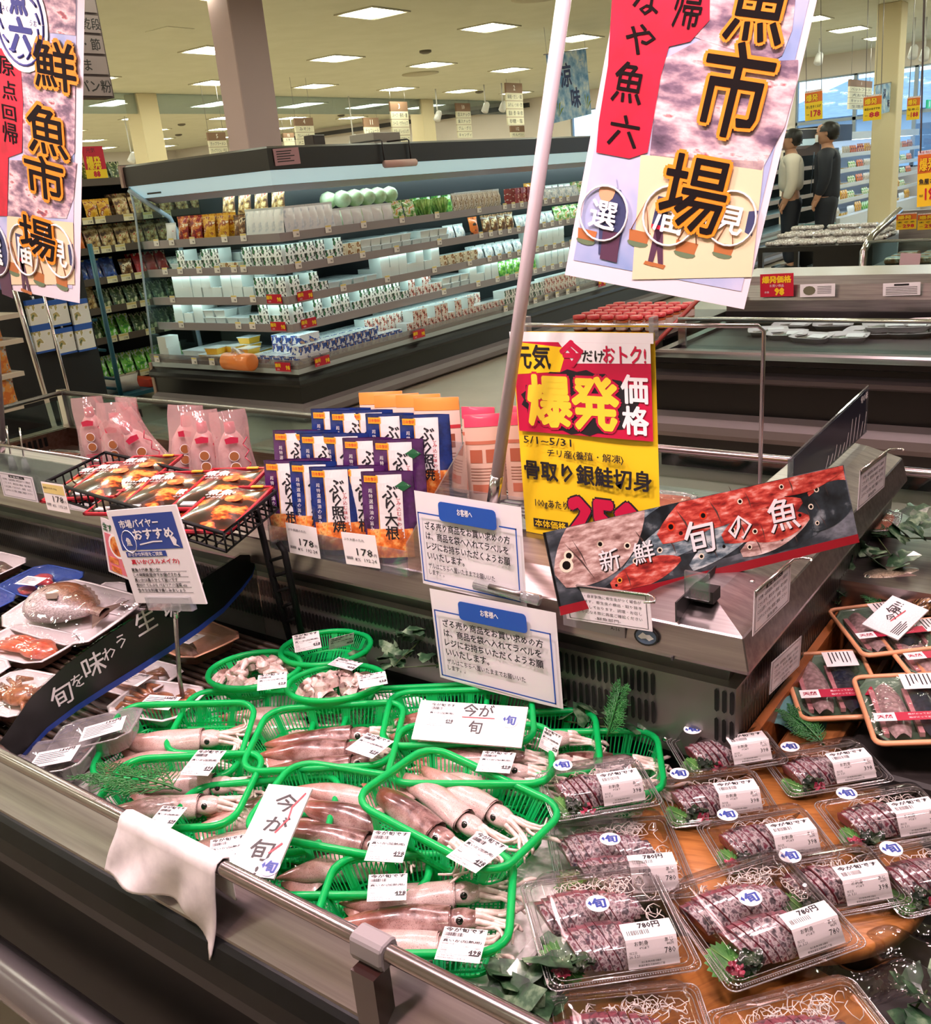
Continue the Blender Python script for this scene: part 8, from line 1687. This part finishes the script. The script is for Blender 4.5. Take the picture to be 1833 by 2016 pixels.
q0, q1 = PY(975, 962, 1.40), PY(1110, 0, 1.37); d = (q1 - q0); q2 = q1 + d * .52
t = thing('banner_pole', 'white slanting banner pole in a chrome socket on the ridge', 'pole', T(q0)); bpy.context.view_layer.update(); part(MB().tube([q0, q2], .0115, POLE, 14), 'pole', t); part(MB().tube([q0 - d * .045, q0 + d * .035], .0125, CHROME, 14), 'socket', t); tlp = bX @ Vector((0, bh, -.01)); trp = bX @ Vector((bw, bh, -.01)); part(MB().tube([q2, tlp, trp], .006, POLE, 8), 'cross_arm', t)
part(MB().tube([Vector((q0.x - .03, 1.40, TOPZ)), q0 - d * .045], .012, CHROME, 10), 'foot', t)
q0, q1 = PY(10, 940, 1.38), PY(0, 800, 1.38); d = q1 - q0; t = thing('banner_pole', 'white banner pole at the left edge, standing in a chrome socket', 'pole', T(q0)); bpy.context.view_layer.update(); part(MB().tube([q0 + d * .5, q0 + d * 9], .010, POLE, 12), 'pole', t); part(MB().tube([Vector((q0.x + .002, 1.38, TOPZ)), q0 + d * .55], .0125, CHROME, 12), 'socket', t); part(MB().tube([q0 + d * 9, q0 + d * 9 + Vector((.6, -.02, 0))], .006, POLE, 8), 'cross_arm', t)
# fish picture sign
q = [PD(1087, 1045, 1.55), PD(1676, 912, 1.66), PD(1103, 1207, 1.55)]; X, w, h = frame(*q); t = thing('fish_sign', 'long dark sign with printed fish and large white writing, red lower edge', 'sign', X); SLATE = mat_noise('sign_slate', [(.35, '14181c'), (.5, '3a4046'), (.62, '7c8088'), (.75, '20262c')], 10, .3, coat=.5, sc=(1, 2, 1), detail=6)
a = MB(); a.box((0, 0, -.003), (w, h, 0), SLATE); a.box((0, -.004, -.003), (w, h * .08, .0008), mat('sign_red_edge', '8c1420', .4)); a.box((0, 0, -.0035), (w * .006, h, .0006), BLACK); a.build('board', t)
FR1 = mat_noise('print_red_fish', [(.32, '6a1c1c'), (.45, 'a8322c'), (.55, 'cc5648'), (.68, 'e6aca0')], 34, .3, coat=.5, sc=(1, 2.5, 1), detail=8); FR2 = mat_noise('print_silver_fish', [(.35, '30404c'), (.48, '6c7c84'), (.58, 'a8b2b4'), (.7, 'dcdedc')], 34, .3, coat=.5, sc=(1, 2.5, 1), detail=8); FR3 = mat_noise('print_pink_fish', [(.35, '7a5650'), (.48, 'b08c84'), (.58, 'd0b4ac'), (.7, 'ecdcd6')], 34, .3, coat=.5, sc=(1, 2.5, 1), detail=8); FR4 = mat_noise('print_black_fish', [(.4, '14181c'), (.6, '30383e'), (.75, '8c9498')], 26, .3, coat=.5)
a = MB(); e = MB()
def clip(pts):
    for ax, sg, lim in ((0, 1, w * .995), (0, -1, -w * .008), (1, 1, h * .995), (1, -1, -h * .085)):
        out = []
        for p, r in zip(pts, pts[1:] + pts[:1]):
            ip, ir = p[ax] * sg <= lim, r[ax] * sg <= lim
            if ip: out.append(p)
            if ip != ir: f = (lim - p[ax] * sg) / ((r[ax] - p[ax]) * sg); out.append(p.lerp(r, f))
        pts = out
        if not pts: return []
    return pts
def pfish(x, y, L_, H, ang, m, z, eye='e8d8c0', iris='141010'):
    X_ = T(x * w, y * h, z) @ R('Z', ang); n = 12; up = [(L_ * i / n, H * .5 * math.sin(PI * min(1, (i / n) * .93 + .05)) ** .7) for i in range(n + 1)]; dn_ = [(p[0], -p[1] * .9) for p in reversed(up)]; pl = clip([X_ @ Vector((p[0], p[1], 0)) for p in up + dn_])
    if len(pl) > 2: a.add(pl, [tuple(range(len(pl)))], m)
    c = (L_ * .13, H * .1); R_ = H * .10; cw = X_ @ Vector((c[0], c[1], 0))
    if not (R_ < cw.x < w - R_ and h * .09 + R_ < cw.y < h - R_): return
    e.prism([(c[0] + R_ * math.cos(i * .52), c[1] + R_ * math.sin(i * .52)) for i in range(12)], .0003, .0005, mat('eye_' + eye, eye, .3), X_); e.prism([(c[0] + R_ * .6 * math.cos(i * .52), c[1] + R_ * .6 * math.sin(i * .52)) for i in range(12)], .0005, .0007, mat('iris_dark', '141010', .2), X_)
    e.add([(L_ * .24, H * .35, .0004), (L_ * .26, 0, .0004), (L_ * .24, -H * .33, .0004), (L_ * .245, 0, .0004)], [(0, 3, 2, 1)], mat('gill', '4a3632', .5), False, X_)
for arg in [(.12, .62, .2, .06, 14, FR2, .0004), (.2, .5, .22, .06, 20, FR4, .0005), (.3, .38, .2, .05, 16, FR2, .0006), (.38, .5, .2, .06, 22, FR3, .0005), (.52, .9, .2, .05, 6, FR1, .0004), (.68, .62, .16, .05, 12, FR4, .0006), (.7, .14, .2, .05, 20, FR4, .0005), (.5, .24, .22, .05, 14, FR4, .0004), (.14, .12, .2, .04, 6, FR4, .0004), (.86, .7, .14, .05, 14, FR1, .0008), (.03, .55, .16, .085, 18, FR4, .0006), (.02, .38, .19, .12, 30, FR3, .0009), (.22, .30, .2, .05, 22, FR2, .0007), (.17, .17, .13, .046, 8, FR1, .001, 'e89a3c'), (.35, .60, .21, .075, 20, FR1, .0012, 'd83a20'), (.46, .66, .2, .07, 18, FR1, .0014, 'd83a20'), (.43, .16, .2, .05, 24, FR2, .001), (.55, .42, .16, .06, 12, FR1, .0013), (.60, .18, .14, .045, 14, FR3, .0012), (.60, .78, .13, .05, 10, FR1, .0016), (.63, .38, .12, .05, 4, FR1, .0015), (.74, .85, .15, .045, 8, FR1, .0017), (.79, .42, .13, .05, 18, FR4, .001), (.84, .5, .1, .05, 20, FR4, .0012), (.85, .28, .1, .04, 22, FR4, .0014)]: pfish(*arg)
b0 = len(a.v); a.v += e.v; a.f += [tuple(i + b0 for i in f) for f in e.f]; a.m += [a.mi(e.mats[k]) for k in e.m]; a.sm += e.sm; a.build('printed_fish', t)
for c, x, y, s_ in (('新', .18, .50, .26), ('鮮', .29, .49, .27), ('旬', .475, .52, .42), ('の', .61, .52, .30), ('魚', .76, .56, .42)):
    a = MB()
    for dz, dx, m in ((.0024, .002, BLACK), (.003, 0, mat('sign_white', 'e6dfe0', .45))): a.text(c, w * x + dx, h * y - dx, m, h=h * s_, z=dz, bold=.008)
    a.build('white_character', t)
t = thing('sign_stand', 'small clear foot carrying the fish picture sign on the ridge', 'foot', T(PZ(1385, 1150, TOPZ + .001))); bpy.context.view_layer.update(); c = PZ(1385, 1165, TOPZ + .002); part(MB().box((c.x - .02, c.y - .01, TOPZ - .012), (c.x + .02, c.y + .02, TOPZ + .008), BLACK), 'block', t); part(MB().box((c.x - .02, c.y - .028, TOPZ), (c.x + .02, c.y - .022, TOPZ + .045), ACR), 'clear_lip', t)
# dark acrylic sign seen from behind
xs = -.56; q = [PX(1555, 905, xs), PX(1711, 759, xs), None]; q[2] = Vector((xs, q[0].y, q[0].z - .24)); X, w, h = frame(*q); t = thing('acrylic_sign', 'dark acrylic sign with white brush strokes at the far end of the ridge', 'sign', X); h0 = max(0, TOPZ - 0 - (q[2].z)); a = MB(); 
zb0, zb1 = TOPZ + .001, TOPZ + .001; inv = X.inverted(); P_ = [inv @ Vector((xs, q[0].y, zb0)), inv @ Vector((xs, q[1].y, zb1)), inv @ q[1], inv @ q[0]]; a.prism([(p.x, p.y) for p in P_], -.004, 0, mat_clear('sign_acrylic', 'c8ccd4', .12, haze=.06)); P2 = [P_[0].lerp(P_[2], .04), P_[1].lerp(P_[3], .04), P_[2].lerp(P_[0], .04), P_[3].lerp(P_[1], .04)]; a.prism([(p.x, p.y) for p in P2], .0002, .001, mat('sign_navy', '14182c', .3, coat=.4)); a.build('plate', t)
a = MB(); rn = random.Random(4); xr = P_[1].x; yb = P_[1].y
for k in range(11): x = xr * (.42 + .052 * k); yb_ = P_[0].y + (P_[1].y - P_[0].y) * x / xr; hh = (P_[2].y - yb) * rn.uniform(.25, .7) * (.5 + .5 * x / xr); strokes(a, [(x, yb_ + .006), (x + .012, yb_ + hh * .6), (x + .02, yb_ + hh)], .004, WHP, .0016)
a.text('旬の味', xr * .93, P_[2].y * .85 + yb * .15, WHP, h=(P_[2].y - yb) * .16, z=.0016, bold=.02); a.build('brush_print', t)
# small notices on the ridge
TG = mat('notice_text', '4a4446', .6)
def small_notice(q, label, lines=5, wire=True, big=None, head=None):
    X, w, h = frame(*q); t = thing('notice_card', label, 'notice', X); a = MB(); a.box((0, 0, -.0008), (w, h, 0), PSHEET); z = .0004
    for lo, hi in [((.04, .05), (.96, .062)), ((.04, .938), (.96, .95)), ((.04, .05), (.048, .95)), ((.952, .05), (.96, .95))]: a.quad((w * lo[0], h * lo[1], z), (w * hi[0], h * lo[1], z), (w * hi[0], h * hi[1], z), (w * lo[0], h * hi[1], z), TG)
    if head: a.poly([(w * .3, h * .83), (w * .75, h * .83), (w * .75, h * .93), (w * .3, h * .93)], INK, z); a.text(head, w * .525, h * .88, WHP, h=h * .07, w=w * .38, z=z + .0004)
    L_ = big or ['天然魚・自家製魚に寄生虫がつく場合が', 'ございます。寄生虫の検出・取り除き', 'には注意しております。調理・お召し', '上がりになる際に再度ご確認ください', '-鮮魚部門-']
    for k, s in enumerate(L_[:lines]): a.text(s, w * .5, h * (.74 - k * .15), TG, w=w * (.8 if k < 4 else .3), h=h * .09, z=z)
    a.build('card', t)
    if wire: b = MB(); b.tube([(0, h, .002), (w, h, .002), (w + .015, h, .012), (w + .02, h, .025), (w + .005, h, .03)], .0025, CHROME, 6); b.build('wire_holder', t)
    return t
small_notice([PY(*p, 1.240) for p in [(1120, 1150), (1292, 1172), (1116, 1218)]], 'white notice in a wire holder behind the red edge of the fish sign')
small_notice([PX(*p, -.447) for p in [(1470, 1178), (1545, 1113), (1482, 1253)]], 'white notice in a wire loop on the right arm of the ridge', head='お客様へ')
small_notice([PX(*p, -.445) for p in [(1682, 935), (1737, 893), (1688, 1005)]], 'white notice at the far right end of the ridge', 5)
o = small_notice([PX(*p, -.4605) for p in [(1519, 1305), (1578, 1252), (1515, 1368)]], 'sheet of paper stuck on the side board below the ridge', 5, False)
small_notice([PY(*p, 1.252) for p in [(8, 930), (77, 942), (8, 976)]], 'white notice on the acrylic guard at the left edge', 4, False, head='お客様へ')
small_notice([PY(*p, 1.252) for p in [(138, 962), (205, 972), (138, 1003)]], 'white notice on the acrylic guard behind the gold-banded price tag', 4, False)
for k, (u, v) in enumerate([(22, 905), (50, 918)]):
    c = PY(u, v, 1.30); t = thing('sign_holder', ['left one of two white sign holder feet by the left edge', 'right one of two white sign holder feet by the left edge'][k], 'holder', T(c.x, 1.30, TOPZ)); MB().lathe([(.011, 0), (.010, .02), (.006, .04)], WHITE, 10).build('foot', t); MB().tube([(0, 0, .03), (-.005, .01, .10), (-.02, .02, .12)], .0025, CHROME, 6).build('wire', t)
# advice sign on its own pole, recipe card behind it
q = [PY(245, 1003, .95), PY(388, 990, .95), PY(268, 1187, .95)]; X, w, h = frame(*q); t = thing('advice_sign', 'blue and white advice sign for squid on a thin metal pole', 'sign', X); a = MB(); a.box((0, 0, -.003), (w, h, 0), PSHEET); DB = mat('advice_blue', '203c8c', .45)
z = .0005; a.quad((w * .06, h * .575, z), (w * .93, h * .575, z), (w * .93, h * .94, z), (w * .06, h * .94, z), DB); a.text('市場バイヤー', w * .42, h * .85, PSHEET, w=w * .56, h=h * .085, z=z + .0005, bold=.03); a.text('おすすめ', w * .58, h * .735, PSHEET, w=w * .56, h=h * .105, z=z + .0005, bold=.035)
a.tube([(w * .2 + w * .1 * math.cos(i * .42), h * .665 + w * .1 * math.sin(i * .42), z) for i in range(16)], .0009, PSHEET, 4, False); a.text('魚', w * .2, h * .665, PSHEET, h=h * .085, z=z + .0006, bold=.03); strokes(a, [(w * .35, h * .63), (w * .55, h * .655), (w * .68, h * .655)], .0025, PSHEET, z + .0006); pf = [(w * .8, h * .68), (w * .85, h * .7), (w * .88, h * .66), (w * .86, h * .62), (w * .9, h * .59), (w * .82, h * .61)]; a.poly(pf[::-1], PSHEET, z + .0006)
a.text('おさかな料理をご提案', w * .38, h * .53, PSHEET, w=w * .5, h=h * .04, z=z + .0008, bold=.02); a.quad((w * .1, h * .5, z), (w * .68, h * .5, z), (w * .68, h * .558, z), (w * .1, h * .558, z), DB); a.text('真いか(スルメイカ)', w * .48, h * .445, RED, w=w * .68, h=h * .06, z=z, bold=.03)
for k, (s, ww) in enumerate([('夏魚の代表 真いか!', .42), ('この時期能登沖で水揚げされる', .68), ('真いかは柔らかくて旨いです', .62), ('煮付け てんぷら パエリア 八宝菜 ets', .72), ('色々なお料理で楽しみましょう', .68)]): y = .365 - k * .055; a.text(s, w * .1, h * y, INK, w=w * ww, h=h * .036, z=z, align='L', bold=.012); a.quad((w * .1, h * (y - .027), z), (w * .88, h * (y - .027), z), (w * .88, h * (y - .023), z), (w * .1, h * (y - .023), z), INK)
a.build('panel', t); a = MB(); a.box((w * .2, -.012, -.006), (w * .82, .014, .006), mat_clear('clip_clear', '', 0)); a.build('clear_clip', t)
p0, p1 = inv @ Vector((0, 0, 0)), None; Xi = X.inverted(); a = MB(); a.tube([Xi @ PY(343, 1185, .955), Xi @ PY(347, 1215, .955)], .006, ACR, 10); a.tube([Xi @ PY(345, 1205, .955), Xi @ PY(353, 1330, .955), Xi @ Vector((PY(358, 1385, .955).x, .955, .50))], .0042, STEEL2, 8); a.build('pole', t)
q = [PY(198, 1018, 1.05), PY(262, 1042, 1.05), PY(214, 1125, 1.05)]; X, w, h = frame(*q); t = thing('recipe_card', 'pink recipe card with dish pictures behind the advice sign', 'card', X); a = MB(); a.box((0, 0, -.001), (w, h, 0), PSHEET); a.box((w * .06, h * .05, 0), (w * .95, h * .74, .0004), mat('recipe_pink', 'd4707c', .5)); a.text('生ずわいがに', w * .5, h * .86, GREENB, w=w * .9, h=h * .13, z=.0008, bold=.03); a.prism([(w * .42 + w * .26 * math.cos(i * .42), h * .56 + w * .26 * math.sin(i * .42)) for i in range(15)], .0004, .0008, WHP); a.prism([(w * .42 + w * .21 * math.cos(i * .42), h * .56 + w * .21 * math.sin(i * .42)) for i in range(15)], .0008, .001, DISH)
for x, y in ((.25, .26), (.68, .26), (.3, .1), (.75, .1)): a.box((w * (x - .15), h * (y - .05), .0004), (w * (x + .15), h * (y + .06), .0008), DISH)
a.build('sheet', t); b = MB(); b.tube([(w * .5, h, -.002), (w * .5, h + .03, -.004)], .004, ACR, 6); b.build('clip', t)
# clear divider with the black curved strip
xd = -1.55; t = thing('divider_sign', 'clear divider with a curved black strip of white writing and blue lower line', 'sign', T(xd, .64, .54) @ R('Z', 90) @ R('X', 90)); inv = t.matrix_world.inverted(); bpy.context.view_layer.update()
def dq(u, v): p = PX(u, v, xd); return (p.y - .64, p.z - .54)
topE = [(-2, 1462), (60, 1372), (130, 1308), (200, 1258), (270, 1213), (330, 1178), (390, 1145), (440, 1113), (472, 1092), (490, 1092), (500, 1105)]; lowE = [(40, 1497), (95, 1440), (150, 1400), (210, 1362), (270, 1325), (330, 1286), (390, 1245), (440, 1205), (475, 1165), (496, 1135), (501, 1115)]
tp = [dq(*p) for p in topE]; lp = [dq(*p) for p in lowE]; a = MB(); n = len(tp)
a.add([(x, y, .0012) for x, y in tp] + [(x, y, .0012) for x, y in lp], [(n + i, n + i + 1, i + 1, i) for i in range(n - 1)], BLACK); lm = [((a_[0] * .12 + b_[0] * .88), (a_[1] * .12 + b_[1] * .88)) for a_, b_ in zip(tp, lp)]
a.add([(x, y, .0018) for x, y in lm] + [(x, y, .0018) for x, y in lp], [(n + i, n + i + 1, i + 1, i) for i in range(n - 1)], DB)
SGW = mat('sign_white', 'e6dfe0', .45)
for c, u, v, s_, an in [('旬', 120, 1368, .044, 38), ('を', 151, 1340, .026, 36), ('味', 183, 1308, .046, 34), ('わ', 213, 1285, .026, 32), ('う', 237, 1262, .026, 32), ('生', 285, 1222, .046, 30), ('切', 335, 1192, .046, 30), ('身', 383, 1160, .046, 30)]: x, y = dq(u, v); a.text(c, 0, 0, SGW, h=s_, z=.0024, X=T(x, y, 0) @ R('Z', 6), bold=.006)
a.build('black_strip', t); b = MB(); x1 = lp[-1][0]; pl = [(lp[0][0], .0), (x1, .0)] + [p for p in reversed(tp)]; b.prism([(x + (.003 if y > .05 else 0), y + (.003 if y > .05 else 0)) for x, y in pl], -.002, .0, mat_clear('divider_clear', 'f0f2f2', .06)); b.build('clear_plate', t)
# salmon packs and pink packs in the rear pit
SALMN = mat_noise('salmon', [(.35, 'a04a30'), (.6, 'c0684a'), (.75, 'd89a80')], 20, .3, coat=.7); t = thing('salmon_pack', '', 'fish pack'); a = tray_mesh(.22, .15, .025, mat_clear('tub_clear', '', 0), .008); a.build('clear_tray', t); MB().box((-.095, -.06, .004), (.095, .06, .022), SALMN).build('salmon_fillet', t, None, .006); film(.215, .145, .026, .004).build('cling_film', t); KIDS[t.name] = list(t.children)
part(MB().box((-1.55, 1.85, .5205), (.6, 2.285, .66), STEEL2), 'raised_deck', isl)
sp = [(-.78, 2.12, 0), (-1.02, 2.10, 5), (-.86, 1.95, -4), (-1.27, 2.12, 3), (-3.75, 2.1, 8), (-3.5, 2.14, -5), (-3.3, 2.05, 4), (-2.9, 2.1, 0), (-2.6, 2.08, 6), (-.55, 2.15, 5), (-.1, 2.14, 3), (.15, 2.16, 0)]
for k, (x, y, rz) in enumerate(sp):
    X = T(x, y, .661 if x > -1.5 else .521) @ R('Z', rz); o = t if k == 0 else dup(t, X); o.matrix_world = X; o['label'] = 'clear pack of orange salmon lying in the pit behind the ridge'; o['group'] = 'salmon packs behind the ridge'
